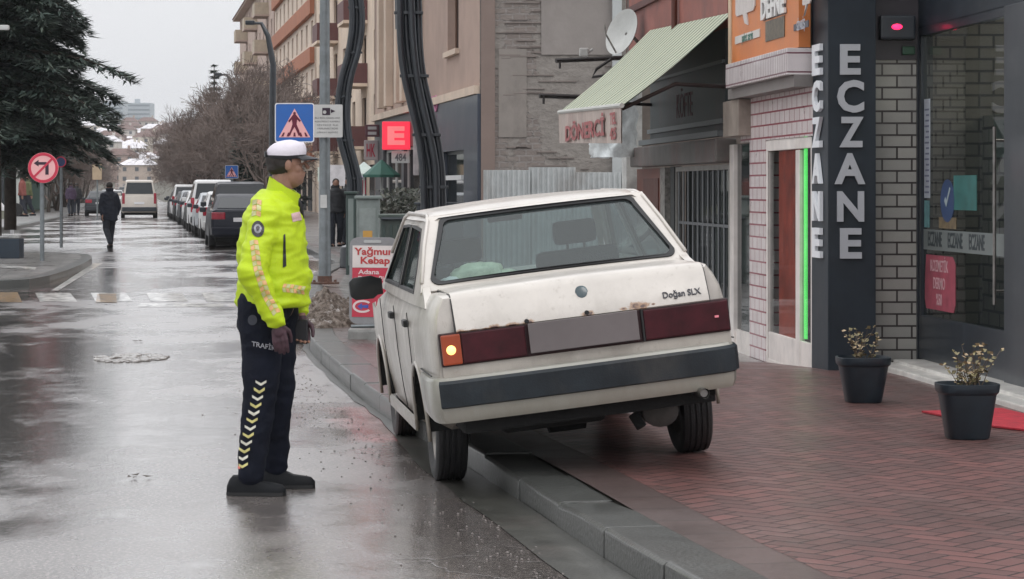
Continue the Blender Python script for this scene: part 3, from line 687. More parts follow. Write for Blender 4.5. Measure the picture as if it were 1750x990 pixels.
# side furniture
SEAM = RUBBER
for s in (-1, 1):
    mb = MB()
    for y0, y1 in ((.16, -.02), (1.015, 1.015), (1.98, 2.0)):
        pts = [Vector((s*.7945, y0, .93)), Vector((s*.797, y0, .66)), Vector((s*.788, (y0+y1)/2 if y0 != .16 else .30, .45)), Vector((s*.778, y1 if y0 != .16 else .38, .33))]
        MB().tube(pts, .0035, 4).build('door_seam', SEAM, car)
    MB().tube([Vector((s*.795, y, .655)) for y in (-.34, -.5, -.9)], .004, 4).build('wing_seam', SEAM, car)
    MB().cbox(s*.795-.006, s*.795+.006, -.42, -.02+.0, .652, .660, .002).build('side_strip', RUBBER, car) if False else None
    for y in (.22, 1.13):
        MB().cbox(s*.80-.014, s*.80+.014, y, y+.13, .845, .885, .008).build('door_handle', RUBBER, car)
    for y in (0, 2.46):
        pts = [Vector((s*.792, y+cos(a)*.350, .31+sin(a)*.350)) for a in [radians(-8+196*k/18) for k in range(19)]]
        MB().tube(pts, .012, 6, flat=1).build('arch_lip', WHITE, car, smooth=True)
        bmx = MB(); M = Matrix.Translation((s*.62, y, .31)) @ Matrix.Rotation(pi/2, 4, 'Y'); bmx.grid(lambda u, v: Vector((s*(.785-.30*v), y-.338*cos(pi*u), .31+.338*sin(pi*u))), 24, 1); bmx.grid(lambda u, v: Vector((s*.575, y-.338*v*cos(pi*u), .31+.338*v*sin(pi*u))), 24, 2); bmx.box(s*.575-.004, s*.575+.004, y-.34, y+.34, .22, .31); bmx.build('arch_liner', UNDER, car)
    mb = MB(); mb.loft([[Vector((s*.785, y, z)) for y, z in ((.40, .24), (2.05, .24), (2.05, .32), (.40, .32))], [Vector((s*.80, y, z)) for y, z in ((.40, .25), (2.05, .25), (2.05, .305), (.40, .305))]]); mb.build('sill', BUMPG, car)
    # mirrors
    m_ = MB(); m_.loft([[Vector((s*x, y+dy, z)) for dy, z in ((-.03, z0), (.06, z0+.02), (.06, z1-.02), (-.03, z1))] for x, y, z0, z1 in ((.775, 1.93, .955, 1.06), (.81, 1.93, .955, 1.07), (.84, 1.91, .935, 1.085), (.955, 1.88, .94, 1.085), (.985, 1.885, .965, 1.06))])
    mi = m_.build('wing_mirror', mat('mirror_black', (.012, .013, .014), .35, var=.3), car, bevel=.01, smooth=40)
    if s == 1: MB().cbox(.90, .97, 1.845, 1.86, .995, 1.03, .004).build('mirror_glass', CHROME, mi)
# interior
SH = MB(); SH.box(-.66, .66, -.22, .28, .985, 1.0); SH.box(-.70, .70, .28, 1.85, .70, .72); SH.box(-.62, .62, 1.85, 2.15, .86, .985); SH.build('cabin_floor', DARKIN, car)
def seat(x, y, w_, z0, z1, hr=True):
    m_ = MB(); m_.cbox(x-w_/2, x+w_/2, y, y+.13, z0, z1, .045)
    if hr: m_.cbox(x-.13, x+.13, y+.02, y+.11, z1+.03, z1+.17, .035); m_.tube([(x-.05, y+.06, z1-.03), (x-.05, y+.06, z1+.06)], .008, 6); m_.tube([(x+.05, y+.06, z1-.03), (x+.05, y+.06, z1+.06)], .008, 6)
    m_.build('seat', SEATF, car, smooth=40)
seat(-.36, 1.0, .50, .6, 1.10); seat(.34, 1.02, .50, .6, 1.13); seat(0, .26, 1.24, .6, 1.03, False)
mb = MB(); M = Matrix.Translation((-.36, 1.70, 1.06)) @ Matrix.Rotation(radians(68), 4, 'X')
mb.tube([M @ Vector((.185*cos(a), .185*sin(a), 0)) for a in [2*pi*k/32 for k in range(33)]], .012, 6, caps=False); mb.box(-.18, .18, -.02, .02, -.01, .01, M); mb.build('steering_wheel', RUBBER, car, smooth=True)
MB().cbox(-.10, .12, 1.66, 1.69, 1.325, 1.385, .012).build('rear_view_mirror', RUBBER, car)
def lump(mb, c, r, seed, amp=.35, fr=2.0, sub=3):
    bm = bmesh.new(); bmesh.ops.create_icosphere(bm, subdivisions=sub, radius=1)
    for v in bm.verts:
        k = 1+amp*noise.noise(v.co*fr+Vector((seed*3.1, 0, 0)))+amp*.5*noise.noise(v.co*fr*3+Vector((0, seed, 0))); v.co = Vector((c[0]+v.co.x*r[0]*k, c[1]+v.co.y*r[1]*k, c[2]+v.co.z*r[2]*k))
    mb.bm(bm)
BAGM = mat('pale_green_bag', (.72, .82, .58), .45, var=.3, vs=14, bump=.6, bs=30)
bag = MB(); lump(bag, (-.40, .0, 1.085), (.17, .10, .08), 2); lump(bag, (-.26, .02, 1.06), (.12, .09, .055), 5)
bagm = bag
# underneath bits
mb = MB(); mb.lathe([(.026, -.14), (.026, .16)], Matrix.Translation((.572, -.93, .405)) @ Matrix.Rotation(pi/2, 4, 'X'), 16, caps=False); mb.lathe([(.020, -.10), (.020, .139)], Matrix.Translation((.572, -.93, .405)) @ Matrix.Rotation(pi/2, 4, 'X'), 16)
mb.build('exhaust_pipe', STEEL, car, smooth=30)
mb = MB(); mb.lathe([(.03, -.2), (.075, -.18), (.08, .18), (.03, .2)], Matrix.Translation((.40, -.55, .30)) @ Matrix.Rotation(pi/2, 4, 'X') @ Matrix.Diagonal((1.2, 1, 1, 1)), 18); mb.build('silencer', mat('dull_silencer', (.07, .065, .06), .6, metal=.3, var=.4, vs=8), car, smooth=40)
mb = MB(); mb.tube([(-.66, 0, .29), (-.12, 0, .29), (-.10, 0, .29), (.10, 0, .29), (.12, 0, .29), (.66, 0, .29)], [.04, .045, .11, .11, .045, .04], 14)
for s in (-1, 1): mb.tube([(s*.46, -.06, .28), (s*.46, -.05, .52)], .03, 8); mb.tube([(s*.5, -.35, .33), (s*.5, .05, .26), (s*.5, .5, .33)], .02, 6)
mb.tube([(.25, -.75, .31), (.28, -.78, .24)], .03, 8); mb.build('rear_axle', UNDER, car, smooth=40)
# wheels
def wheel(x, y, s, r=.298, wd=.172):
    M = Matrix.Translation((x, y, r)) @ Matrix.Rotation(pi/2*s, 4, 'Y')
    t = MB(); h = wd/2
    pr = [(r-.105, -h*.80), (r-.06, -h*1.02), (r-.02, -h*.98), (r-.004, -h*.86)]
    for g in (-.55, -.18, .18, .55): pr += [(r, h*(g-.09)), (r-.008, h*(g-.05)), (r-.008, h*(g+.05)), (r, h*(g+.09))]
    pr += [(r-.004, h*.86), (r-.02, h*.98), (r-.06, h*1.02), (r-.105, h*.80)]
    t.lathe(pr, M, 56, caps=False); ty = t.build('tyre', TYRE, None, smooth=30)
    k = MB(); k.lathe([(r-.10, -h*.8), (r-.115, -h*.5), (r-.12, h*.3), (r-.115, h*.55), (r-.10, h*.80)], M, 40, caps=False)
    k.lathe([(0.001, h*.60), (.05, h*.62), (.07, h*.45), (.12, h*.40), (r-.125, h*.55)], M, 40, caps=False)
    for j in range(8):
        a = 2*pi*j/8; c_ = M @ Vector((.125*cos(a), .125*sin(a), h*.46)); k.lathe([(.014, 0), (.012, .006)], Matrix.Translation(c_) @ Matrix.Rotation(pi/2*s, 4, 'Y'), 8)
    ri = k.build('rim', STEEL, None, smooth=35); return ty, ri
for x, y, s in ((-.685, 0, -1), (.685, 0, 1), (-.685, 2.46, -1), (.685, 2.46, 1)):
    ty, ri = wheel(x, y, s); wh = bpy.data.objects.new('wheel', None); COL.objects.link(wh); wh.parent = car; ty.parent = wh; ri.parent = wh
    if s == 1: wh.location = (0, 0, -.026)
    if s == -1: wh.matrix_local = Matrix.Translation((x, y, 0)) @ Matrix.Rotation(radians(5), 4, 'Y') @ Matrix.Translation((-x, -y, 0))
CARM = Matrix.Translation((.304+.022, 13.59, .080)) @ Matrix.Rotation(radians(7.7), 4, 'Z') @ Matrix.Rotation(radians(-6.75), 4, 'Y')
car.matrix_world = CARM
def in_car(mbx, name, m, label, cat):
    mbx.v = [tuple(CARM @ Vector(v)) for v in mbx.v]; o = mbx.build(name, m, smooth=True); return setp(o, label, cat)
in_car(bagm, 'carrier_bag', BAGM, 'pale green bag lying behind the rear window of the white saloon', 'bag')
mw = MB(); lump(mw, (-.55, -.06, 1.06), (.075, .08, .05), 8); lump(mw, (-.30, -.12, 1.06), (.12, .05, .03), 9); in_car(mw, 'paper_bundle', mat('white_paper', (.85, .85, .82), .6, var=.15, bump=.5, bs=25), 'crumpled white paper beside the green bag in the rear window', 'paper')
mw = MB()
tip = [(-.02, 1.42, 1.475), (.01, 1.40, 1.515), (.03, 1.36, 1.53)]
car_ant = MB().loft([[Vector((x, y, z)) for x, y, z in ((-.06, 1.30, 1.472), (.06, 1.30, 1.472), (.045, 1.48, 1.47), (-.045, 1.48, 1.47))], [Vector((x, y, z)) for x, y, z in ((-.02, 1.34, 1.505), (.02, 1.34, 1.505), (.015, 1.44, 1.495), (-.015, 1.44, 1.495))]]).build('aerial_base', RUBBER, car)
# ---------------- the pharmacy, the shops beside it ----------------
def bricks(name, c1, c2, joint, bw, bh, M3, mort=.008, rough=.5, off=.5, coat=.0, joff=(0, 0, 0), bumps=.8):
    """brick pattern on a vertical face: object coordinates rotated so that the wall's own axis is x, z is y"""
    m, nt, b = new_mat(name); tc = nd(nt, 'ShaderNodeTexCoord').outputs['Object']
    sp = nd(nt, 'ShaderNodeVectorMath', operation='DOT_PRODUCT'); nt.links.new(tc, sp.inputs[0]); sp.inputs[1].default_value = M3
    sz = nd(nt, 'ShaderNodeSeparateXYZ'); nt.links.new(tc, sz.inputs[0]); cb = nd(nt, 'ShaderNodeCombineXYZ')
    nt.links.new(math_(nt, 'ADD', sp.outputs['Value'], joff[0]), cb.inputs[0]); nt.links.new(math_(nt, 'ADD', sz.outputs['Z'], joff[1]), cb.inputs[1])
    br = nd(nt, 'ShaderNodeTexBrick'); br.offset = off; nt.links.new(cb.outputs[0], br.inputs['Vector'])
    br.inputs['Scale'].default_value = 1; br.inputs['Brick Width'].default_value = bw; br.inputs['Row Height'].default_value = bh
    br.inputs['Mortar Size'].default_value = mort; br.inputs['Mortar Smooth'].default_value = .15; br.inputs['Bias'].default_value = 0
    br.inputs['Color1'].default_value = tuple(c1)+(1,); br.inputs['Color2'].default_value = tuple(c2)+(1,); br.inputs['Mortar'].default_value = tuple(joint)+(1,)
    n1 = noise_(nt, tc, 3, 6, .7); c = mixc(nt, range_(nt, n1, .45, .75, 0, .4), br.outputs['Color'], tuple(x*.6 for x in c1))
    nt.links.new(c, b.inputs['Base Color']); nt.links.new(range_(nt, n1, .3, .7, rough-.1, rough+.1), b.inputs['Roughness']); b.inputs['Coat Weight'].default_value = coat
    b1 = nd(nt, 'ShaderNodeBump'); b1.invert = True; b1.inputs['Distance'].default_value = .008; b1.inputs['Strength'].default_value = bumps; nt.links.new(br.outputs['Fac'], b1.inputs['Height'])
    b2 = nd(nt, 'ShaderNodeBump'); b2.inputs['Distance'].default_value = .004; b2.inputs['Strength'].default_value = .4; nt.links.new(noise_(nt, tc, 35, 5, .7), b2.inputs['Height']); nt.links.new(b1.outputs[0], b2.inputs['Normal'])
    nt.links.new(b2.outputs[0], b.inputs['Normal']); MATS[name] = m; return m
CHAR = mat('charcoal_cladding', (.018, .025, .034), .5, var=.25, vs=2.5, spec=.3, stain=(.04, .045, .05), stw=.3)
CHARD = mat('dark_frame', (.018, .024, .032), .35, var=.2, vs=3, coat=.2)
LETW = mat('silver_letters', (.42, .43, .46), .35, var=.08)
LETL = mat('white_letters', (.80, .82, .85), .4, var=.05)
WFR = mat('cream_frame', (.74, .69, .65), .5, var=.15, vs=4, stain=(.3, .25, .2), stw=.4)
MARB = mat('pale_step_stone', (.62, .60, .56), .35, var=.2, vs=5, stain=(.25, .22, .2), coat=.2)
PGL = glass('shop_glass', (.86, .90, .88), 1.1, .015, (.14, .16, .16), .06)
DGL = glass('dark_glass', (.25, .28, .28), 1.2, .03, (.05, .06, .06), .35)
IND = mat('dim_interior', (.05, .055, .055), .7, var=.4, vs=3)
FP = Frame(5.26, VF); FO = Frame(4.46, VF)
# --- pharmacy ---
pm = thing('pharmacy_shop', 'dark pharmacy with grey brick pier and tall glass door right of the lettered pillar', 'shop', (3.2, 18.5, 0))
Yp = 20.04; xl, xr = (1415-875)/F*Yp, (1497-875)/F*Yp
dY = .62; tx = FP.t
pil = [(xl, Yp), (xr, Yp), (xr+tx*dY, Yp+dY), (xl+tx*dY, Yp+dY)]
mb = MB(); mb.loft([[Vector((x, y, z)) for x, y in pil] for z in (-.1, 7.0)]); pillar = mb.build('pillar_cladding', CHAR, pm, bevel=.008)
for zz, hh in ((.1, .16),): MB().add([], [])
def front_letter(ch, py0, py1, px0, px1):
    h_ = (py1-py0)/F*Yp; z = Zp((py0+py1)/2, Yp); x = ((px0+px1)/2-875)/F*Yp
    M = Matrix.Translation((x, Yp-.004, z)) @ Matrix.Rotation(pi/2, 4, 'X')
    return M, h_, (px1-px0)/F*Yp
def fit_text(mbx, ch, M, wd, ht, ext, bold=.03):
    """letter scaled to an exact width and height"""
    t = MB(); t.text(ch, 1, Matrix.Identity(4), ext, bold=bold)
    xs = [v[0] for v in t.v]; ys = [v[1] for v in t.v]; sx = wd/(max(xs)-min(xs)); sy = ht/(max(ys)-min(ys)); cx, cy = (max(xs)+min(xs))/2, (max(ys)+min(ys))/2
    mbx.add([M @ Vector(((v[0]-cx)*sx, (v[1]-cy)*sy, v[2])) for v in t.v], t.f); return mbx
for ch, y0, y1, x0, x1 in (('E', 76, 128, 1435, 1470), ('C', 137, 193, 1430, 1476), ('Z', 200, 252, 1434, 1475), ('A', 262, 315, 1426, 1478), ('N', 327, 379, 1430, 1476), ('E', 390, 442, 1435, 1472)):
    M, h_, w_ = front_letter(ch, y0, y1, x0, x1); fit_text(MB(), ch, M, w_, h_, .03, .035).build('letter', LETW, pillar)
FPil = Frame(xl-0*0, VF); FPil.O = Vector((xl-tx*Yp, 0, 0)); a0 = Yp*FPil.n
for ch, y0, y1 in (('E', 75, 128), ('C', 137, 191), ('Z', 200, 252), ('A', 262, 314), ('N', 327, 378), ('E', 390, 441)):
    z0, z1 = Zp(y1, Yp+.2), Zp(y0, Yp+.2); fit_text(MB(), ch, FPil.M(a0+dY*.5, .004, (z0+z1)/2), .30, z1-z0, .03, .04).build('letter', LETL, pillar)
for px0, px1 in ((1388, 1390.5),): pass
# brick pier facing the viewer, with the recess light box above
Yb = 20.30; bx0, bx1 = (1493-875)/F*Yb, (1566-875)/F*Yb
BG = bricks('grey_glazed_brick', (.34, .33, .30), (.29, .285, .265), (.030, .022, .022), .245, .0985, (1, 0, 0), .008, .45, joff=(.02, .03), coat=.1)
MB().box(bx0, bx1, Yb, Yb+.3, 0, 2.66).build('brick_pier', BG, pm)
MB().box(bx0, bx1+.05, Yb-.02, Yb+.3, 2.66, 7).build('pier_head', mat('dark_plum_cladding', (.030, .024, .030), .4, var=.3), pm)
hd = MB().cbox((1500-875)/F*Yb, (1560-875)/F*Yb, Yb-.16, Yb-.02, 2.82, 3.02, .02).build('sensor_box', CHARD, pm)
mb = MB(); bmz = bmesh.new(); bmesh.ops.create_icosphere(bmz, subdivisions=2, radius=.035); mb.bm(bmz, W(1533, 46, Yb-.17) and Matrix.Translation(W(1533, 46, Yb-.165)) @ Matrix.Diagonal((1.3, .5, .7, 1)))
mb.build('red_lamp', mat('red_lamp_glow', (.8, .02, .08), .4, emit=(1, .02, .10), estr=3.0), hd, smooth=True)
MB().cbox((1540-875)/F*Yb, (1562-875)/F*Yb, Yb-.06, Yb-.022, 2.70, 2.77, .01).build('green_panel', mat('dark_green_panel', (.012, .06, .03), .4), pm)
MB().box(bx1-.13, bx1+.0, Yb-.006, Yb, .02, .14).build('pier_foot', MARB, pm)
# door and glazing
ad0, ad1 = FP.a(1722), FP.a(1570); ZT = 2.92
zb_ = .20
def frame_open(mbx, fr, a0, a1, z0, z1, t, o0, o1, zbot=None):
    zbot = t if zbot is None else zbot
    mbx.fb(fr, a0, a0+t, o0, o1, z0, z1); mbx.fb(fr, a1-t, a1, o0, o1, z0, z1); mbx.fb(fr, a0+t, a1-t, o0, o1, z1-t, z1); mbx.fb(fr, a0+t, a1-t, o0, o1, z0, z0+zbot); return mbx
mb = MB(); frame_open(mb, FP, ad0, ad1, zb_, ZT, .07, -.06, .0, .36); door = mb.build('glass_door', CHARD, pm, bevel=.006)
MB().fb(FP, ad0+.07, ad1-.07, -.035, -.025, zb_+.36, ZT-.07).build('pane', PGL, door)
mb = MB(); mb.tube([FP.P(ad0+.16, .05, z) for z in (.75, .8, 2.0, 2.05)], .013, 8); mb.tube([FP.P(ad0+.16, -.02, .85), FP.P(ad0+.16, .05, .85)], .01, 6); mb.tube([FP.P(ad0+.16, -.02, 1.95), FP.P(ad0+.16, .05, 1.95)], .01, 6); mb.build('door_handle', STEEL, door, smooth=30)
bandm = MB().fb(FP, ad0+.071, ad1-.071, -.0245, -.022, 1.10, 1.265).build('sticker_band', mat('frosted_band', (.16, .18, .175), .5, var=.1), door)
for k in range(3): MB().text('ECZANE', .165, FP.M(ad1-.42-k*.60, -.0215, 1.183), .002, bold=.02, sx=.68).build('band_lettering', mat('band_text', (.03, .04, .045), .5), bandm)
pk = MB(); 
pk.plate([(ad1-.16, .62), (ad1-.98, .62), (ad1-1.03, .68), (ad1-1.03, 1.0), (ad1-.95, 1.06), (ad1-.16, 1.06), (ad1-.13, .9), (ad1-.12, .7)], [], lambda a, b_, t: FP.P(a, t, b_), -.024, -.020)
pst = pk.build('pink_sticker', mat('pink_sticker', (.34, .07, .10), .5, var=.25, vs=8), door)
mb = MB(); 
for z, s_ in ((1.0, 'KOZMETİK'), (.86, 'DERMO'), (.73, '%50')): mb.text(s_, .13, FP.M(ad1-.56, -.0195, z-.03), .002, bold=.01, sx=.8)
mb.build('sticker_text', mat('sticker_text', (.55, .34, .36), .5), pst)
# blue round sticker with tick and teal sheet
mb = MB(); mb.plate([(ad1-.80+cos(t)*.20, 1.50+sin(t)*.17) for t in [2*pi*k/28 for k in range(28)]], [], lambda a, b_, t: FP.P(a, t, b_), -.024, -.019)
bs = mb.build('blue_sticker', mat('blue_sticker', (.035, .065, .15), .45, var=.2), door)
mb = MB(); mb.plate([(ad1-.72, 1.50), (ad1-.75, 1.53), (ad1-.78, 1.50), (ad1-.88, 1.61), (ad1-.90, 1.59), (ad1-.78, 1.45)], [], lambda a, b_, t: FP.P(a, t, b_), -.0185, -.016); mb.build('tick_mark', mat('tick_grey', (.32, .38, .40), .5), bs)
MB().fb(FP, ad1-1.62, ad1-.98, -.024, -.021, 1.43, 1.70).build('teal_sheet', mat('teal_sheet', (.03, .13, .12), .5, var=.3, vs=6), door)
MB().fb(FP, ad1-1.05, ad1-.55, -.024, -.020, 1.28, 1.37).build('brown_sheet', mat('brown_sheet', (.16, .12, .07), .5, var=.5, vs=14), door)
wl = MB().fb(FP, ad1-.27, ad1-.10, -.024, -.020, 1.52, 2.33).build('white_list', mat('white_notice', (.42, .45, .50), .5, var=.2, vs=9), door)
mb = MB()
for k in range(16): mb.fb(FP, ad1-.25, ad1-.12-.02*(k % 3), -.0195, -.018, 1.56+k*.045, 1.575+k*.045)
mb.build('notice_lines', mat('notice_ink', (.12, .13, .2), .5), wl)
MB().fb(FP, ad1-.25, ad1-.10, -.024, -.020, 1.28, 1.50).build('teal_notice', mat('teal_notice', (.12, .26, .27), .5, var=.4, vs=12), door)
# head above the door, right hand pier, step
MB().fb(FP, ad0-3.0, ad1+.1, -.3, .0, ZT, 7.0).build('fascia', CHAR, pm)
MB().fb(FP, ad0-2.2, ad0-.002, -.25, .03, .18, ZT).build('dark_pier', CHARD, pm, bevel=.01)
MB().fb(FP, ad1+.002, FP.a(1566), -.12, .01, .14, ZT).build('door_jamb', CHARD, pm)
mb = MB(); mb.fb(FP, ad0-2.2, ad1-.1, .02, .40, .05, .175); mb.fb(FP, ad0-2.2, ad1-.1, -.25, .24, .10, .198); mb.build('doorstep', MARB, pm, bevel=.01)
# inside
BI = bricks('inner_brick', (.17, .15, .13), (.14, .125, .11), (.02, .016, .016), .24, .10, (1, 0, 0), .01, .5, joff=(.05, .03))
mb = MB(); mb.box(3.36, 6.2, 20.36, 20.42, .1, 3.2); mb.build('inner_wall', BI, pm)
BI2 = bricks('inner_brick_side', (.30, .27, .235), (.25, .225, .20), (.03, .024, .024), .30, .125, (FP.ax.x, FP.ax.y, 0), .012, .5, joff=(.05, .03))
MB().fb(FP, ad0+.55, ad1+.2, -.62, -.55, .19, 2.2).build('inner_side_wall', BI2, pm)
MB().fb(FP, ad0+.8, ad1-.35, -.549, -.53, 1.85, 2.15).build('grey_screen', mat('screen_greenish', (.10, .13, .12), .3), pm)
lamp('brick_fill_light', FP.P(ad0+.35, -.22, 2.6), 16, (1, .95, .88), .15)  # added point lamp without a fitting, brightens the brick behind the door glass
mb = MB(); mb.fb(FP, ad0-2.5, ad1+.4, -3.4, -3.3, .1, 3.2); mb.fb(FP, ad0-2.5, ad0-2.4, -3.3, -.3, .1, 3.2); mb.fb(FP, ad0-2.5, ad1+.4, -3.4, -.3, 3.2, 3.3); mb.build('inner_lining', IND, pm)
MB().fb(FP, ad0-2.4, ad1+.4, -3.3, -.26, .10, .19).build('inner_floor', mat('inner_floor', (.12, .12, .11), .3), pm)
mb = MB(); mb.fb(FP, ad0+.2, ad0+1.0, -1.6, -1.0, .19, 1.15); mb.fb(FP, ad0+.15, ad0+1.05, -1.7, -.95, 1.15, 1.2); mb.build('counter', mat('counter_teal', (.06, .18, .17), .4), pm, bevel=.01)
mb = MB(); mb.box(3.55, 4.0, 20.80, 20.88, 1.9, 2.5); mb.build('wall_screen', mat('wall_screen', (.05, .08, .075), .3), pm)
lampp = W(1717, 318, 19.2); bmz = bmesh.new(); bmesh.ops.create_icosphere(bmz, subdivisions=2, radius=.022); MB().bm(bmz, Matrix.Translation(FP.P(ad0+.10, -.30, 1.62)) @ Matrix.Diagonal((1, 1, 2.2, 1))).build('warm_lamp', mat('warm_lamp', (1, .6, .3), .4, emit=(1, .55, .25), estr=4), pm, smooth=True)
MB().fb(FP, ad0-3.0, ad1+.6, -6, -.3, 7.0, 7.2).build('roof_slab', CHAR, pm)
MB().fb(FP, ad0-3.0, ad1+.6, -6, -3.45, 0, 7.0).build('rear_wall', IND, pm)

# --- white and red tiled shop with the orange sign ---
ts = thing('tiled_shop', 'narrow white-tiled shop with red joints under the orange sign', 'shop', (2.4, 22.5, -.1))
AX = (FO.ax.x, FO.ax.y, 0)
TILE = bricks('white_tile_red_joint', (.78, .70, .69), (.70, .61, .60), (.30, .028, .055), .21, .115, AX, .0082, .35, joff=(0, .02), coat=.35)
TILE2 = bricks('white_tile_fine', (.76, .71, .70), (.66, .60, .60), (.20, .08, .10), .075, .16, AX, .007, .35, joff=(0, .045), coat=.3)
oa = FO.a; za = lambda px, py: FO.z(px, py)
A0, A1 = oa(1389), oa(1243)
zl0, zl1 = za(1389, 128), za(1389, 82)
zs0 = za(1310, 240)
mb = MB(); mb.fb(FO, A0, oa(1266), -.30, 0, zs0, zl0-.03); mb.build('tile_wall', TILE, ts)
mb = MB(); mb.fb(FO, oa(1308), oa(1281), -.30, .0, -.12, zs0); mb.build('tile_pier', TILE, ts)
pf0 = MB().fb(FO, oa(1307), oa(1283), 0.001, .012, -.1, -.0).build('pier_foot', mat('red_foot_tile', (.30, .03, .05), .4), ts)
mb = MB(); mb.fb(FO, A0, oa(1279), 0, .22, zl0, zl1); mb.build('tile_ledge', TILE2, ts, bevel=.006)
MB().fb(FO, A0, oa(1272), -.3, .16, zl0-.10, zl0-.002).build('ledge_soffit', mat('grey_soffit', (.22, .20, .19), .7), ts)
mb = MB(); frame_open(mb, FO, A0+.01, oa(1308)-.005, -.06, zs0-.01, .09, -.06, -.005, .10); dr = mb.build('shopfront_frame', WFR, ts, bevel=.006)
MB().fb(FO, oa(1366), oa(1359), -.05, -.002, 0, zs0-.11).build('mullion', WFR, dr, bevel=.005)
am = oa(1366)
zk = za(1350, 578)
MB().fb(FO, A0+.10, oa(1308)-.095, -.05, -.008, .03, zk).build('white_kickboard', WFR, ts, bevel=.006)
MB().fb(FO, oa(1359), oa(1308)-.09, -.030, -.026, zk, zs0-.10).build('pane', glass('clear_shop_glass', (.88, .89, .89), .7, .02), ts)
MB().fb(FO, A0+.09, oa(1366), -.030, -.026, zk, zs0-.10).build('pane', glass('clear_shop_glass'), ts)
REDB = mat('dark_red_panel', (.55, .09, .05), .45, var=.35, vs=3, coat=.2)
MB().fb(FO, oa(1360), oa(1325), -.06, -.034, zk-.02, 2.62).build('red_panel', REDB, ts)
mb = MB(); mb.fb(FO, A0, oa(1281), -2.4, -2.3, -.1, 3.2); mb.fb(FO, oa(1281), oa(1281)+.1, -2.4, -.2, -.1, 3.2); mb.fb(FO, A0-.06, A0, -2.4, -.2, -.1, 3.2); mb.fb(FO, A0, oa(1281), -2.4, -.2, 2.7, 2.8)
mb.build('inner_lining', mat('green_lit_wall', (.10, .26, .12), .6, var=.5, vs=3), ts)
lamp('shop_light', FO.P(A0+.45, -.5, 2.2), 5, (.35, 1, .4))
lamp('pharmacy_fill_light', FP.P(ad0+1.0, -1.7, 2.9), 60, (1, .92, .82), .3)  # unseen fill lamp added to lift the dim pharmacy interior
MB().fb(FO, A0+.03, oa(1366)-.09, -.10, -.09, 1.35, 2.6).build('green_glow_panel', mat('green_interior_glow', (.08, .30, .12), .5, emit=(.08, .50, .14), estr=.35, var=.5, vs=4), ts)  # glowing panel added for the green-lit interior behind the glass
MB().fb(FO, A0+.05, A0+.32, -.084, -.075, .9, 1.25).build('pink_poster', mat('pink_poster', (.35, .12, .15), .5, var=.5, vs=9), ts)
led = MB().fb(FO, oa(1370.5), oa(1367), -.05, -.035, zk+.02, 2.55).build('green_light_strip', mat('green_led', (.1, 1, .2), .4, emit=(.16, 1, .20), estr=1.0), ts)
MB().fb(FO, A0+.10, A0+.30, -.085, -.076, 2.0, 2.33).build('orange_poster', mat('orange_poster', (.55, .16, .03), .5, var=.4, vs=5), ts)
MB().fb(FO, A0+.12, A0+.34, -.7, -.3, .05, 1.5).build('inner_shelf', mat('inner_shelf', (.10, .09, .08), .6, var=.4, vs=8), ts)
# side window and its frame to the left of the pier
MB().fb(FO, oa(1281)+.002, oa(1256), -.14, -.005, -.12, .22).build('white_kickboard', WFR, ts)
MB().fb(FO, oa(1281)+.002, oa(1256), -.03, -.02, .22, zs0-.01).build('side_pane', DGL, ts)
MB().fb(FO, oa(1257), oa(1250), -.2, .02, -.12, zs0-.01).build('frame_post', WFR, ts, bevel=.006)
MB().fb(FO, oa(1283), oa(1256), -.25, .12, za(1255, 235), zl0-.105).build('shutter_end_box', mat('beige_box', (.33, .28, .24), .6, var=.2, vs=4, stain=(.15, .12, .1)), ts, bevel=.008)
MB().fb(FO, A0, A1, -5, -.31, -.1, 7.5).build('main_wall', mat('grey_render', (.2, .19, .18), .8), ts)
# orange sign
ob = lambda px: oa(px+21)
sg = thing('orange_shop_sign', 'orange sign board lettered DEFNE above the white-tiled ledge', 'sign', (2.5, 22, 2.9))
ORG = mat('orange_board', (.62, .20, .055), .45, var=.12, vs=2, stain=(.45, .12, .04), stw=.4)
MB().fb(FO, A0+.0, ob(1247), .02, .12, zl1+.005, 4.1).build('board', ORG, sg)
MB().fb(FO, ob(1251.5), ob(1247)+.002, .12, .135, zl1+.005, 4.1).build('sign_edge', mat('cream_edge', (.6, .45, .3), .5), sg)
def Ms(px, py, o): return FO.M(ob(px), o, za(px, py))
mb = MB(); fit_text(mb, 'DEFNE', Ms(1326, 17, .125), ob(1305)-ob(1347), (38)/F*FO.Y(1326), .02, .04); mb.build('sign_lettering', mat('sign_white', (.75, .74, .72), .4), sg)
mb = MB(); mb.fb(FO, ob(1344), ob(1311), .12, .128, za(1326, 74), za(1326, 40)); mb.build('brown_label', mat('brown_label', (.12, .10, .07), .5, var=.6, vs=20), sg)
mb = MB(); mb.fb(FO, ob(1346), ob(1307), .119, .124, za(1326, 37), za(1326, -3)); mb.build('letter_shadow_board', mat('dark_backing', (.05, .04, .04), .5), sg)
def bubble(cx, cy, w_, h_, tail):
    P = [(-.5, .5), (.5, .5), (.5, -.35), (.42, -.5), (.08, -.5)]+tail+[(-.12, -.5), (-.44, -.5), (-.5, -.4)]
    s_ = FO.Y(cx)/F; mbx = MB(); mbx.plate([(ob(cx)-x*w_, za(cx, cy)+y*h_*s_) for x, y in P], [], lambda a, b_, t: FO.P(a, t, b_), .121, .134); return mbx
bubble(1276, 8, .95, 46, [(.14, -.95), (-.02, -.85)]).build('speech_bubble', mat('bubble_white', (.60, .55, .52), .5, var=.12, vs=8), sg)
bubble(1384, 3, .30, 24, [(-.35, -1.25), (-.2, -1.0)]).build('speech_bubble', MATS['bubble_white'], sg)
l1 = MB().fb(FO, ob(1301), ob(1258), .121, .130, za(1280, 76), za(1280, 63)).build('white_label', mat('label_white', (.62, .58, .54), .5), sg)
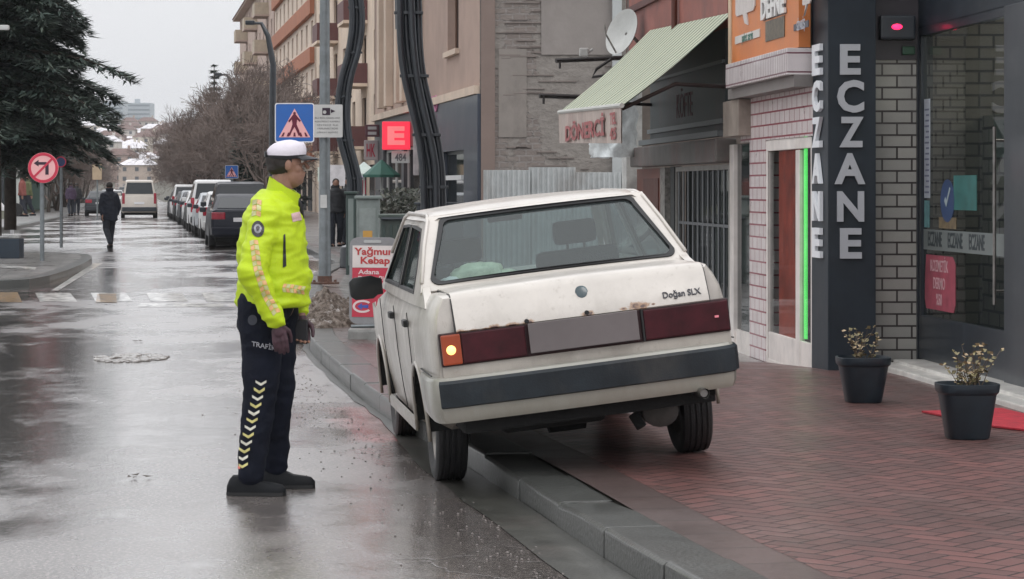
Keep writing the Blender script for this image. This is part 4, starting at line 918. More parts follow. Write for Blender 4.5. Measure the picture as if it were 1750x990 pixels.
MB().text('paket servis', .12, FO.M(ob(1280), .1305, za(1280, 69.5)), .002, bold=.01, sx=.95).build('label_text', mat('label_green', (.05, .16, .12), .5), l1)
l2 = MB().fb(FO, ob(1386.5), ob(1361), .121, .130, za(1374, 56), za(1374, 45)).build('grey_label', mat('label_dark', (.08, .08, .10), .5), sg)
MB().text('SİPARİŞ', .11, FO.M(ob(1374), .1305, za(1374, 50.5)), .002, bold=.01, sx=.8).build('label_text', mat('label_lt', (.5, .5, .55), .5), l2)

# --- red-brown building with the awning ---
ab = thing('awning_shop', 'old red-painted shop with barred gate and dark sign below the striped awning', 'shop', (1.5, 28, 0))
AE = oa(1070); YE = FO.Y(1070)
RDP = mat('red_brown_paint', (.26, .085, .065), .6, var=.3, vs=2, bump=.3, bs=20, stain=(.14, .06, .05), sts=1.5, stw=.8)
z1_ = 3.2
MB().fb(FO, A1+.002, AE, -.25, 0, z1_, 8.0).build('upper_wall', RDP, ab)
MB().fb(FO, oa(1200), AE, .0, .04, 3.82, 3.90).build('wall_moulding', mat('dark_moulding', (.10, .035, .03), .6), ab)
mb = MB(); mb.tube([FO.P(oa(1160), .05, 3.2), FO.P(oa(1160), .05, 3.75)], .035, 8); mb.build('drain_pipe', mat('rust_pipe', (.10, .03, .02), .6), ab, smooth=30)
DSB = mat('dark_sign_board', (.045, .060, .062), .45, var=.4, vs=3, stain=(.09, .03, .035), stw=.6)
yy = lambda px, py: za(px, py)
sb = MB().fb(FO, A1+.01, oa(1114), -.05, .02, 2.18, 3.2).build('dark_fascia', DSB, ab)
MB().text('KÖFTE', .38, FO.M((A1+oa(1114))/2, .0205, 2.50), .004, bold=.0, sx=.95).build('faded_lettering', mat('faded_red', (.10, .035, .04), .6), sb)
mb = MB(); mb.fb(FO, A1+.01, oa(1114), .02, .06, 2.25, 2.30); mb.fb(FO, A1+.01, oa(1105), .02, .10, 2.12, 2.18); mb.fb(FO, A1+.01, oa(1114), .02, .05, 2.86, 2.89); mb.build('metal_rail', mat('grey_rail', (.20, .22, .23), .4, metal=.5), ab)
MB().fb(FO, A1+.02, oa(1093), -.1, .12, 1.86, 2.10).build('shutter_box', mat('shutter_metal', (.16, .15, .14), .5, metal=.3, var=.4, vs=2, stain=(.2, .05, .05), stw=.5), ab, bevel=.02)
rb = MB().fb(FO, oa(1130), oa(1086), -.15, -.02, -.05, 1.84).build('brown_door', mat('red_brown_panel', (.16, .045, .028), .45, var=.3, vs=3), ab)
MB().fb(FO, oa(1123), oa(1098), -.02, -.01, 1.3, 1.72).build('door_panel', mat('door_panel_dark', (.10, .03, .02), .5), rb)
MB().fb(FO, oa(1139), oa(1131), -.15, .02, -.05, 1.84).build('notched_post', mat('grey_post', (.25, .24, .22), .6, var=.6, vs=14), ab)
# barred gate
mb = MB(); g0, g1 = A1+.06, oa(1150)
frame_open(mb, FO, g0, g1, .02, 1.84, .05, -.08, -.03, .3); gate = mb.build('barred_gate', mat('gate_frame', (.30, .29, .27), .5, var=.25, vs=6), ab)
for k in range(11):
    a = g0+.1+(g1-g0-.2)*k/10; MB().tube([FO.P(a, -.055, .3), FO.P(a, -.055, 1.8)], .011, 6).build('bar', mat('bar_grey', (.18, .19, .20), .4, metal=.5), gate, smooth=30)
mb = MB(); mb.fb(FO, g0+.05, g1-.05, -.06, -.05, 1.2, 1.23); mb.build('cross_rail', MATS['bar_grey'], gate)
MB().fb(FO, g0, g1, -.16, -.15, .02, 1.84).build('gate_pane', DGL, ab)
mb = MB(); mb.fb(FO, A1+.002, AE, -2.6, -2.5, 0, 3.2); mb.fb(FO, oa(1150)+.1, oa(1141), -.12, -.03, 0, 1.85); mb.build('inner_wall', IND, ab)
mb = MB(); mb.fb(FO, AE-.25, AE, -6, 0, 0, 8.0); mb.build('end_wall', mat('end_wall_render', (.22, .19, .17), .8, var=.3), ab)
MB().fb(FO, oa(1084), oa(1076), -.1, .1, 0, 3.15).build('white_post', mat('white_post', (.50, .50, .48), .5, var=.3, vs=5), ab)
# silver foil round the awning arm
mb = MB(); 
def foil(u, v):
    a = u*pi*1.3; p = FO.P(oa(1094)+.38*cos(a), .32+.30*sin(a), 1.98+.80*v); n_ = noise.noise(p*9)*.05; return p+Vector((n_, n_, n_*.3))
mb.grid(foil, 26, 14); mb.build('foil_wrap', mat('silver_foil', (.72, .76, .76), .38, metal=.35, var=.25, vs=8), ab, smooth=50)
# awning
aw = thing('striped_awning', 'faded green and cream striped awning sloping out over the old shop', 'awning', (1.2, 27, 2.4))
def stripes(name, c1, c2, c3, ax, per):
    m, nt, b = new_mat(name); tc = nd(nt, 'ShaderNodeTexCoord').outputs['Object']
    sp = nd(nt, 'ShaderNodeVectorMath', operation='DOT_PRODUCT'); nt.links.new(tc, sp.inputs[0]); sp.inputs[1].default_value = ax
    x = math_(nt, 'FRACT', math_(nt, 'DIVIDE', sp.outputs['Value'], per)); n1 = noise_(nt, tc, 2, 6, .7)
    c = mixc(nt, math_(nt, 'GREATER_THAN', x, .45), c1, c2); c = mixc(nt, math_(nt, 'LESS_THAN', math_(nt, 'ABSOLUTE', math_(nt, 'SUBTRACT', x, .45)), .14), c, c3)
    c = mixc(nt, range_(nt, n1, .5, .75, 0, .4), c, (.28, .28, .22)); nt.links.new(c, b.inputs['Base Color']); b.inputs['Roughness'].default_value = .75; MATS[name] = m; return m
STR = stripes('awning_cloth', (.60, .59, .46), (.38, .44, .32), (.07, .11, .07), AX, .24)
T0, T1 = (oa(1256), .02, 3.33), (FO.Y(1114)*FO.n, .02, 3.50)
B0 = (23.85*FO.n, 1.16, 2.40); B1 = (29.2*FO.n, 1.16, 2.50)
def awf(u, v):
    a = (T0[0]*(1-u)+T1[0]*u)*(1-v)+(B0[0]*(1-u)+B1[0]*u)*v; z = (T0[2]*(1-u)+T1[2]*u)*(1-v)+(B0[2]*(1-u)+B1[2]*u)*v
    return FO.P(a, .02+1.14*v, z-.035*sin(pi*v)-.012*sin(pi*5*u)**2*v)
mb = MB(); mb.grid(awf, 30, 12); mb.grid(lambda u, v: awf(u, v)-Vector((0, 0, .012)), 30, 12); mb.build('cloth', STR, aw, smooth=True)
def vaf(u, v, o=0):
    a = B0[0]*(1-u)+B1[0]*u+.02; return FO.P(a, 1.165+o+.012*sin(u*23)*v, (B0[2]*(1-u)+B1[2]*u)-.015-.35*v)
mb = MB(); mb.grid(lambda u, v: vaf(u, v), 30, 4); mb.grid(lambda u, v: vaf(u, v, -.01), 30, 4); val = mb.build('valance', mat('valance_cloth', (.44, .37, .33), .7, var=.25, vs=3, stain=(.33, .22, .20), stw=.6), aw, smooth=True)
for s_, u0, wd, ht, zc in (('DÖNERCİ', .53, 3.4, .24, -.20), ('TEL', .09, .45, .12, -.12), ('425', .09, .45, .12, -.27)):
    p = (B0[0]*(1-u0)+B1[0]*u0); mb = MB(); fit_text(mb, s_, FO.M(p, 1.182, B0[2]*(1-u0)+B1[2]*u0+zc), wd, ht, .003, .03); mb.build('valance_lettering', mat('valance_red', (.34, .10, .10), .6, var=.2), val)
mb = MB(); mb.tube([FO.P(B0[0], 1.16, B0[2]), FO.P(B1[0], 1.16, B1[2])], .025, 8); mb.build('front_bar', mat('awning_bar', (.5, .5, .47), .4), aw, smooth=30)
for u in (.02, .98):
    a_t = T0[0]*(1-u)+T1[0]*u; a_b = B0[0]*(1-u)+B1[0]*u
    MB().tube([FO.P(a_t, .02, 2.6), FO.P((a_t+a_b)/2, .6, 2.62), FO.P(a_b, 1.14, (B0[2]*(1-u)+B1[2]*u)-.03)], .02, 8).build('folding_arm', mat('arm_dark', (.03, .02, .02), .5), aw, smooth=30)
# rounded white sign standing out from the wall, steel brackets, lamp
Yr = 30.4; c_ = W(1070, 58, Yr); DM = Matrix.Translation(c_) @ Matrix.Rotation(radians(-66), 4, 'Z') @ Matrix.Rotation(radians(72), 4, 'X') @ Matrix.Rotation(radians(10), 4, 'Y')
sd_ = thing('satellite_dish', 'pale grey satellite dish on the red wall above the awning', 'satellite dish', c_)
pr_ = [(.02+.27*k/7, .075*(k/7)**2) for k in range(8)]; mb = MB(); mb.lathe(pr_+[(.30, .078)]+[(r, z-.012) for r, z in reversed(pr_)], DM, 32, caps=False); mb.build('dish', mat('grey_white_sign', (.50, .51, .49), .5, var=.15), sd_, smooth=40)
mb = MB(); mb.tube([DM @ Vector((0, -.28, .05)), DM @ Vector((0, -.10, .30)), DM @ Vector((0, 0, .34))], .012, 6); mb.build('feed_arm', MATS['grey_post'], sd_); mb = MB(); mb.tube([DM @ Vector((0, 0, -.01)), DM @ Vector((0, 0, -.12)), c_+Vector((.25, .25, -.2)), c_+Vector((.6, .5, -.25))], .022, 8); mb.build('wall_arm', MATS['grey_post'], sd_)
for (px0, py0, px1, py1, Yb_, lb) in ((950, 104, 1066, 99, 31.0, 'upper dark steel bracket arm with lamp reaching out past the awning'), (922, 164, 975, 168, 30.0, 'lower dark steel bracket arm over the striped awning')):
    br_ = thing('bracket_arm', lb, 'bracket', W(px1, py1, Yb_), 'steel bracket arms'); mb = MB()
    p, q = W(px0, py0, Yb_-.0), W(max(px1, 1066), py1, Yb_+.4); mb.tube([p, q], .03, 6); mb.tube([p+Vector((.05, 0, 0)), p+Vector((.05, 0, -.10))], .015, 6)
    mb.build('arm', mat('bracket_steel', (.03, .026, .025), .5, metal=.3), br_)
    if py0 < 120:
        l = W(998, 88, Yb_); mb = MB(); mb.cbox(l.x-.06, l.x+.06, l.y-.08, l.y+.08, l.z-.07, l.z+.04, .02); mb.tube([l+Vector((.05, 0, -.02)), l+Vector((.11, 0, .03))], .015, 6); mb.build('lamp_head', mat('lamp_grey', (.45, .45, .43), .5), br_)
        mb = MB(); pts = [W(1045, 101, Yb_), W(1020, 118, Yb_), W(1012, 132, Yb_), W(1040, 128, Yb_), W(1062, 112, Yb_)]; mb.tube(pts, .02, 6); mb.build('stay', MATS['bracket_steel'], br_)

# --- planters and mat ---
def planter(px, py, wb, wt, ht, lb, sticks, seed):
    Y = Yg(py, .135); X = (px-875)/F*Y; s_ = Y/F; r0, r1, h_ = wb/2*s_, wt/2*s_, ht*s_
    t = thing('plant_pot', lb, 'plant pot', (X, Y+r0, .137), 'dark plastic plant pots'); M = Matrix.Translation((X, Y+r0, .137))
    PM = mat('dark_pot_plastic', (.012, .020, .028), .38, var=.3, vs=6, stain=(.05, .05, .05), stw=.3)
    mb = MB(); n = 28
    def sq(r, z, k): a = 2*pi*k/n; q = (abs(cos(a))**5+abs(sin(a))**5)**(-.2); q = .35*1+.65*q; return M @ Vector((r*cos(a)*q, r*sin(a)*q, z))
    pr = [(r0*.9, 0), (r0*.95, .008), (r1*.90, h_-.06), (r1*.93, h_-.055), (r1*.98, h_-.045), (r1, h_-.02), (r1, h_), (r1*.93, h_+.002), (r1*.90, h_-.03)]
    secs = [[sq(r, z, k) for k in range(n)] for r, z in pr]; mb.loft(secs); mb.build('pot', PM, t, smooth=35)
    MB().lathe([(r1*.93, h_-.035), (.01, h_-.02)], M, 24, caps=False).build('soil', mat('soil', (.03, .022, .016), .9, bump=1, bs=40), t)
    rr = random.Random(seed); mb = MB(); ml = MB(); top = M @ Vector((0, 0, h_-.03))
    for k in range(sticks):
        p = top+Vector((rr.uniform(-.08, .08), rr.uniform(-.06, .06), 0)); d = Vector((rr.uniform(-.5, .5), rr.uniform(-.5, .5), 1)).normalized(); L_ = rr.uniform(.10, .30); pts = [p]
        for j in range(5): d = (d+Vector((rr.uniform(-.25, .25), rr.uniform(-.25, .25), .05))).normalized(); pts.append(pts[-1]+d*L_/5)
        mb.tube(pts, [.004, .0035, .003, .0025, .002, .0015], 4)
        for j in range(1, 6):
            for _ in range(rr.choice((2, 3, 4))):
                q = pts[j]; a = rr.uniform(0, 6.28); e_ = Vector((cos(a), sin(a), rr.uniform(-.3, .8))).normalized(); s2 = rr.uniform(.012, .03); f_ = e_.cross(Vector((rr.uniform(-1, 1), rr.uniform(-1, 1), 1))).normalized()*s2*.55
                q1 = q+e_*s2*.5; q2 = q+e_*s2*1.3; ml.cur = rr.choice((0, 0, 1)); ml.add([q, q1+f_, q2, q1-f_], [(0, 1, 2, 3)])
    mb.build('stem', mat('dry_stem', (.10, .07, .05), .8), t); ml.build('leaves', [mat('dry_leaf', (.22, .19, .10), .7, var=.4, vs=20), mat('pale_dry_leaf', (.42, .32, .20), .7, var=.3, vs=20)], t, fix=False)
    return t
planter(1480, 690, 66, 94, 77, 'dark plant pot with bare twigs in front of the lettered pillar', 12, 3)
planter(1660, 753, 78, 108, 94, 'dark plant pot with dry bush in front of the pharmacy glass door', 20, 9)
mt = MB(); pts = [(1575, 705), (1712, 700), (1800, 722), (1800, 742), (1700, 731)]
P_ = [W(x, y, Yg(y, .139)) for x, y in pts]
mt.add([(p.x, p.y, .139) for p in P_]+[(p.x, p.y, .150) for p in P_], [tuple(range(5)), tuple(range(9, 4, -1))]+[(i, (i+1) % 5, 5+(i+1) % 5, 5+i) for i in range(5)])
setp(mt.build('door_mat', mat('red_carpet', (.38, .02, .035), .85, var=.3, vs=12, bump=.8, bs=120)), 'bright red mat on the pavers at the pharmacy door', 'mat')
# ---------------- buildings along the street ----------------
def wallmat(name, col, **k): return mat(name, col, .8, var=.12, vs=.8, bump=.4, bs=12, **k)
def window_set(fr, root, wins, frm, panem, depth=.12, prt=None, curtains=None, split=2):
    for (a0, a1, z0, z1) in wins:
        mb = MB(); t = .07; frame_open(mb, fr, a0, a1, z0, z1, t, -depth-.05, -depth)
        for k in range(1, split): m_ = a0+(a1-a0)*k/split; mb.fb(fr, m_-.03, m_+.03, -depth-.05, -depth, z0+t, z1-t)
        wn = mb.build('window', frm, root); MB().fb(fr, a0+t, a1-t, -depth-.045, -depth-.035, z0+t, z1-t).build('pane', panem, wn)
        if curtains:
            q = R.random()
            if q < .6: MB().fb(fr, a0+t, a0+t+(a1-a0)*R.uniform(.25, .55), -depth-.09, -depth-.08, z0+t, z1-t).build('curtain', curtains, wn)
def facade(fr, a0, a1, z0, z1, wins, mtl, root, name='wall', thick=.3, o=0.0):
    mb = MB(); mb.plate([(a0, z0), (a1, z0), (a1, z1), (a0, z1)], [[(w[0], w[2]), (w[1], w[2]), (w[1], w[3]), (w[0], w[3])] for w in wins], lambda a, b_, t: fr.P(a, t, b_), o, o-thick)
    return mb.build(name, mtl, root)
WGL = glass('flat_window_glass', (.30, .34, .36), 1.3, .03, (.08, .09, .10), .5)
CURT = mat('net_curtain', (.42, .41, .38), .9, var=.2, vs=5)
WHITEF = mat('white_window_frame', (.55, .54, .52), .5, var=.1); BROWNF = mat('brown_window_frame', (.10, .05, .03), .5, var=.2)
FB = Frame(7.49, VS); fa = FB.a
# --- beige corner building with the bare party wall ---
bb = thing('corner_building', 'beige corner building with bare grey party wall and dark ground floor', 'building', (SX(7.49, 52), 52, 0))
Y0 = 52.0; xw0 = SX(7.49, Y0); BE = wallmat('pinkish_beige_render', (.40, .29, .24), stain=(.26, .19, .16), sts=.5, stw=.5)
BEL = wallmat('cream_render', (.62, .50, .40), stain=(.36, .30, .24), sts=.5, stw=.5)
ac = Y0*FB.n
wins = []
for zz in (4.75, 7.75, 10.75):
    for a in (fa(765), fa(712)): wins.append((a-1.9 if a == fa(765) else a-1.2, a+.0 if a == fa(765) else a+.8, zz, zz+1.7))
wins = [w for w in wins]
facade(FB, ac, fa(640), 3.72, 13.5, wins, BE, bb); window_set(FB, bb, wins, BROWNF, WGL, .18, curtains=CURT)
for (a0, a1, z0, z1) in wins: MB().fb(FB, a0-.15, a1+.15, 0, .10, z0-.12, z0).build('window_sill', BEL, bb)
for px in (660, 672, 690, 700, 722): MB().fb(FB, fa(px), fa(px)+.5, 0, .22, 3.9, 13.5).build('pilaster', BEL, bb, bevel=.02)
MB().fb(FB, ac, fa(640), -.02, .12, 3.60, 3.78).build('string_course', BEL, bb)
# party wall towards the viewer: patched brick under thin render
PW, nt, b = new_mat('party_wall_render'); tc = nd(nt, 'ShaderNodeTexCoord').outputs['Object']; sp = nd(nt, 'ShaderNodeSeparateXYZ'); nt.links.new(tc, sp.inputs[0])
cb = nd(nt, 'ShaderNodeCombineXYZ'); nt.links.new(sp.outputs['X'], cb.inputs[0]); nt.links.new(math_(nt, 'ADD', sp.outputs['Z'], math_(nt, 'MULTIPLY', noise_(nt, tc, 2.5, 3), .10)), cb.inputs[1])
br = nd(nt, 'ShaderNodeTexBrick'); nt.links.new(cb.outputs[0], br.inputs['Vector']); br.inputs['Scale'].default_value = 1; br.inputs['Brick Width'].default_value = .28; br.inputs['Row Height'].default_value = .13; br.inputs['Mortar Size'].default_value = .018
br.inputs['Color1'].default_value = (.20, .17, .155, 1); br.inputs['Color2'].default_value = (.24, .205, .185, 1); br.inputs['Mortar'].default_value = (.26, .235, .22, 1)
n1 = noise_(nt, tc, .9, 7, .7, (1, 1, .8)); n2 = noise_(nt, tc, 3, 7, .75, (1, 1, 1.6), (4, 4, 4)); rend = mixc(nt, range_(nt, n2, .35, .65), (.20, .18, .165), (.30, .275, .25))
f = range_(nt, math_(nt, 'ADD', n1, math_(nt, 'MULTIPLY', range_(nt, sp.outputs['X'], 1.2, 1.5), .16)), .50, .54, 1, 0)
c = mixc(nt, f, rend, br.outputs['Color']); c = mixc(nt, range_(nt, n2, .60, .72, 0, .6), c, (.10, .085, .08)); nt.links.new(c, b.inputs['Base Color']); b.inputs['Roughness'].default_value = .9
bp = nd(nt, 'ShaderNodeBump'); bp.inputs['Distance'].default_value = .05; bp.inputs['Strength'].default_value = 1; nt.links.new(math_(nt, 'ADD', math_(nt, 'MULTIPLY', n2, 1.0), math_(nt, 'MULTIPLY', math_(nt, 'MULTIPLY', br.outputs['Fac'], f), -.5)), bp.inputs['Height']); nt.links.new(bp.outputs[0], b.inputs['Normal'])
pw = MB().box(xw0, xw0+12, Y0-.02, Y0+.3, -.1, 13.5).build('party_wall', PW, bb)
pd_ = MB()
def wx(px): return (px-875)/F*Y0
for px0, px1, y0, y1 in ((850, 927, -40, 350), ): pass
MB().box(wx(822), wx(846), Y0-.09, Y0-.021, 0, 13.5).build('brick_quoin', wallmat('rough_brick_edge', (.20, .15, .13)), bb) 
MB().box(wx(925), wx(1046), Y0-.05, Y0-.021, Zp(94, Y0), 13.5).build('render_patch', wallmat('smooth_render_patch', (.255, .23, .215), stain=(.17, .15, .14), sts=.8, stw=.6), bb)
MB().box(wx(852), wx(900), Y0-.04, Y0-.021, Zp(235, Y0), Zp(84, Y0)).build('blocked_opening', wallmat('blocked_opening_render', (.235, .21, .19), stain=(.14, .12, .11), sts=1.1, stw=.7), bb)
mb = MB(); rr = random.Random(4)
for k in range(60):                                    # ragged courses standing out of the wall
    z = Zp(rr.uniform(-30, 330), Y0); x = wx(rr.uniform(846, 925) if rr.random() < .8 else rr.uniform(925, 1060)); l = rr.uniform(.15, .9)
    mb.cbox(x, x+l, Y0-.045, Y0-.02, z, z+rr.uniform(.015, .04), .006)
o_ = mb.build('ragged_brick', wallmat('ragged_brick', (.19, .16, .145)), bb); o_['kind'] = 'stuff'
MB().box(wx(1046), wx(1062), Y0-.2, Y0-.02, 0, 13.5).build('pale_strip', wallmat('pale_strip', (.42, .44, .44)), bb)
# dark ground floor
DG = mat('navy_cladding', (.035, .045, .065), .4, var=.2, vs=1, coat=.2)
gw = [(fa(797), fa(757), .9, Zp(258, FB.Y(780))), ]
facade(FB, ac-.06, fa(742), -.1, 3.60, gw, DG, bb, 'ground_floor', .3, .06)
window_set(FB, bb, gw, CHARD, DGL, .1, split=1)
MB().fb(FB, fa(797), fa(757), .05, .12, Zp(308, FB.Y(780)), Zp(300, FB.Y(780))).build('light_strip', mat('white_strip', (.6, .6, .6), .5), bb)
mb = MB(); fit_text(mb, 'MO', FB.M(fa(748), .065, Zp(178, FB.Y(748))), 1.1, .40, .03, .02); fit_text(mb, 'B', FB.M(fa(748), .065, Zp(207, FB.Y(748))), .5, .36, .03, .02); mb.build('pink_lettering', mat('pink_letters', (.50, .16, .30), .5), bb)
MB().box(xw0-.0, xw0+.9, Y0-.06, Y0-.021, -.1, Zp(150, Y0)).build('dark_return', DG, bb) if False else None
SHOPG = mat('shopfront_dark', (.06, .06, .065), .5, var=.3, vs=1)
facade(FB, fa(742)+.01, fa(640), -.1, 3.60, [(fa(742)+.8, fa(690), .3, 2.7), (fa(686), fa(655), .1, 2.7)], SHOPG, bb, 'ground_floor', .3)
window_set(FB, bb, [(fa(742)+.8, fa(690), .3, 2.7), (fa(686), fa(655), .1, 2.7)], WHITEF, DGL, .1)
MB().fb(FB, ac, fa(640), -8, -.32, 13.5, 13.7).build('roof', wallmat('roof_slab', (.2, .2, .2)), bb); MB().fb(FB, fa(640)-.3, fa(640), -8, -.0, 0, 13.5).build('rear_wall', BE, bb)
# shop signs on its ground floor
def fsign(name, lb, px0, px1, py0, py1, m, out=.15, th=.12, txt=None, tm=None, cat='sign', tb=.02):
    t = thing(name, lb, cat, FB.P(fa((px0+px1)/2), out, 2)); Yc = FB.Y((px0+px1)/2)
    # a board standing out square to the wall, facing down the street
    c_ = FB.P(fa(px1), 0, 0); y = c_.y; z0, z1 = Zp(py1, y), Zp(py0, y); x0, x1 = (px0-875)/F*y, (px1-875)/F*y
    bd = MB().cbox(x0, x1, y, y+th, z0, z1, .02).build('board', m, t)
    mb = MB(); mb.tube([(x1-.02, y+th/2, z1-.1), (x1+.35, y+th/2, z1-.1)], .02, 6); mb.build('bracket', CHARD, t)
    if txt:
        mb = MB(); M = Matrix.Translation(((x0+x1)/2, y-.004, (z0+z1)/2)) @ Matrix.Rotation(pi/2, 4, 'X'); fit_text(mb, txt, M, (x1-x0)*.62, (z1-z0)*.66, .01, tb); mb.build('lettering', tm, bd)
    return t
fsign('pharmacy_sign', 'square glowing red sign with a letter E on the beige building', 653, 701, 208, 256, mat('red_sign', (.70, .03, .06), .4, emit=(1, .03, .07), estr=.75), txt='E', tm=mat('sign_e_pink', (.9, .2, .22), .4, emit=(1, .22, .22), estr=.55), tb=.05)
fsign('white_box_sign', 'small white box sign hanging under the red E sign', 669, 700, 259, 279, mat('white_board', (.62, .62, .60), .5), txt='484', tm=mat('dim_letters', (.15, .15, .16), .5))
fsign('maroon_sign', 'dark maroon board sign left of the red E sign', 624, 648, 213, 234, mat('maroon_board', (.10, .03, .04), .5, var=.3, vs=8), txt='=', tm=mat('dim_letters2', (.4, .38, .38), .5))
fsign('striped_sign', 'white and red upright sign under the maroon board', 622, 646, 240, 274, mat('pale_board', (.42, .36, .36), .5), txt='HK', tm=mat('red_letters', (.45, .03, .06), .5))
fsign('hanging_board', 'pale narrow board on the wall right of the red E sign', 706, 716, 196, 300, mat('pale_narrow_board', (.45, .40, .40), .6, var=.3, vs=3))
# --- cream block and brown-banded block, set back beyond the square ---
FC = Frame(11.5, VS); ca = FC.a
def block(name, lb, px0, px1, wallm, bandm, z0s, nfl, fh, bays, balcony, roofz, frm, base=3.6):
    a0, a1 = ca(px0), ca(px1); t = thing(name, lb, 'building', FC.P(a0, 0, 0)); wins = []; L_ = (a1-a0)/bays
    for f_ in range(nfl):
        for k in range(bays):
            c_ = a0+(k+.5)*L_
            if (k % 3) == 1 and balcony: wins.append((c_-1.1, c_+1.1, base+f_*fh+.15, base+f_*fh+2.35))
            else: wins.append((c_-.8, c_+.8, base+f_*fh+.95, base+f_*fh+2.35))
    facade(FC, a0, a1, -.1, roofz, wins, wallm, t); window_set(FC, t, wins, frm, WGL, .12, curtains=CURT)
    for f_ in range(nfl):
        z = base+f_*fh
        if bandm is not None: MB().fb(FC, a0+.2, a1-.2, .002, .30, z-.35, z+.62).build('balcony_band', bandm, t, bevel=.03)
        if balcony:
            for k in range(bays):
                if k % 3 == 1:
                    c_ = a0+(k+.5)*L_; bl = MB().fb(FC, c_-1.7, c_+1.7, .003, 1.15, z-.15, z).build('balcony', wallm, t)
                    mb = MB(); mb.fb(FC, c_-1.7, c_+1.7, 1.09, 1.15, z, z+.95); mb.fb(FC, c_-1.7, c_-1.64, .003, 1.09, z, z+.95); mb.fb(FC, c_+1.64, c_+1.7, .003, 1.09, z, z+.95); mb.build('parapet', balcony, bl)
    mb = MB(); mb.fb(FC, a0-.4, a1+.4, -11, .7, roofz, roofz+.18); rf_ = mb.build('roof', wallm, t)
    v = [FC.P(a0-.5, .8, roofz+.18), FC.P(a1+.5, .8, roofz+.18), FC.P(a1+.5, -11.5, roofz+.18), FC.P(a0-.5, -11.5, roofz+.18), FC.P(a0+4, -5, roofz+2.4), FC.P(a1-4, -5, roofz+2.4)]
    MB().add(v, [(0, 1, 5, 4), (1, 2, 5), (2, 3, 4, 5), (3, 0, 4), (0, 3, 2, 1)]).build('tiles', mat('roof_tiles', (.20, .055, .035), .8, var=.3, vs=4, bump=.6, bs=10), rf_)
    MB().fb(FC, a0+3, a0+3.8, -5, -4.2, roofz+1.5, roofz+3.4).build('chimney', wallm, rf_)
    # end wall facing down the street
    mb = MB(); mb.fb(FC, a0-.002, a0+.3, -11, 0, -.1, roofz); mb.build('end_wall', wallm, t)
    MB().fb(FC, a1-.3, a1, -11, -.31, 0, roofz).build('end_wall', wallm, t)
    sw = [(ca(px0)+2+k*5, ca(px0)+5+k*5, .2, 2.7) for k in range(max(1, int((a1-a0-4)/5)))]
    for w_ in sw: MB().fb(FC, w_[0], w_[1], .003, .05, w_[2], w_[3]).build('shopfront', DGL2, t)
    return t
DGL2 = mat('dark_shop_window', (.03, .035, .04), .15, var=.3, vs=2)
CREAM = wallmat('cream_wall', (.74, .60, .48), stain=(.42, .35, .28), sts=.4, stw=.4)
block('cream_apartment_block', 'cream apartment block with dark balconies between the beige corner and the brown-banded block', 652, 541, CREAM, None, 0, 5, 3.0, 7, mat('maroon_parapet', (.13, .05, .05), .6), 18.8, BROWNF)
block('brown_banded_block', 'five storey apartment block with red-brown bands on cream walls', 538, 470, wallmat('pale_cream_wall', (.70, .58, .48), stain=(.42, .36, .3), sts=.4, stw=.3), wallmat('red_brown_band', (.42, .17, .10)), 0, 5, 3.0, 9, None, 18.9, WHITEF)
block('far_pink_block', 'pink and cream apartment block at the far end, dark tiled roof edge', 468, 410, wallmat('pinkish_wall', (.52, .40, .34), stain=(.40, .28, .24), sts=.4, stw=.4), None, 0, 5, 3.0, 10, mat('pale_parapet', (.50, .42, .32), .7), 18.4, WHITEF)
# corrugated fence and the lot behind it
Yf = 45.0; fx0, fx1 = (826-875)/F*Yf, (1085-875)/F*Yf
cf = thing('corrugated_fence', 'pale corrugated metal fence in front of the bare party wall', 'fence', (fx0, Yf, 0))
CM = mat('corrugated_sheet', (.46, .48, .48), .5, metal=.2, var=.15, vs=2, stain=(.25, .22, .2), sts=2, stw=.5)
x = fx0; k = 0
while x < fx1:
    w_ = .86; n = 40; z1 = Zp(291, Yf)+R.uniform(-.05, .06); mb = MB()
    mb.grid(lambda u, v: Vector((x+w_*u, Yf+(.025 if k % 2 else 0)+.022*sin(u*2*pi*9), -.1+(z1+.1)*v)), 108, 1); mb.build('sheet', CM, cf, smooth=True); x += w_-.03; k += 1
mb = MB(); mb.box(fx0, fx1, Yf+.05, Yf+.10, .5, .56); mb.box(fx0, fx1, Yf+.05, Yf+.10, 1.4, 1.46); mb.build('rail', MATS['bar_grey'], cf)
# --- left side: green-white shop building, colonnade ---
lg = thing('green_arcade_building', 'dark green building with white frames and pale columns behind the cedar', 'building', (-20, 150, 0))
Yl = 150.0; xr_ = (72-875)/F*Yl; GD = wallmat('dark_green_wall', (.035, .06, .05)); WB = wallmat('white_beam', (.50, .52, .50))
mb = MB(); mb.plate([(-48, .3), (xr_, .3), (xr_, 6.9), (-48, 6.9)], [[(x, 4.3), (x+2.2, 4.3), (x+2.2, 6.6), (x, 6.6)] for x in (-46, -42.5, -39, -35.5, -32)], lambda a, b_, t: Vector((a, Yl+t, b_)), 0, .4); mb.build('wall', GD, lg)
for x in (-46, -42.5, -39, -35.5, -32):
    mb = MB(); mb.box(x, x+.12, Yl+.1, Yl+.2, 4.3, 6.6); mb.box(x+2.08, x+2.2, Yl+.1, Yl+.2, 4.3, 6.6); mb.box(x+1.04, x+1.16, Yl+.1, Yl+.2, 4.3, 6.6); wn = mb.build('window', WHITEF, lg); MB().box(x+.12, x+2.08, Yl+.14, Yl+.16, 4.3, 6.6).build('pane', WGL, wn)
MB().box(-46, xr_+.5, Yl-.5, Yl-.05, 3.4, 3.85).build('white_beam', WB, lg); MB().box(-48, xr_+.4, Yl-.6, Yl+8, 6.9, 7.3).build('roof', WB, lg)
for k, x in enumerate((-44, -38, -33, -30.4)): MB().box(x, x+.45, Yl-.45, Yl-.05, .3, 3.4).build('post', WB, lg)
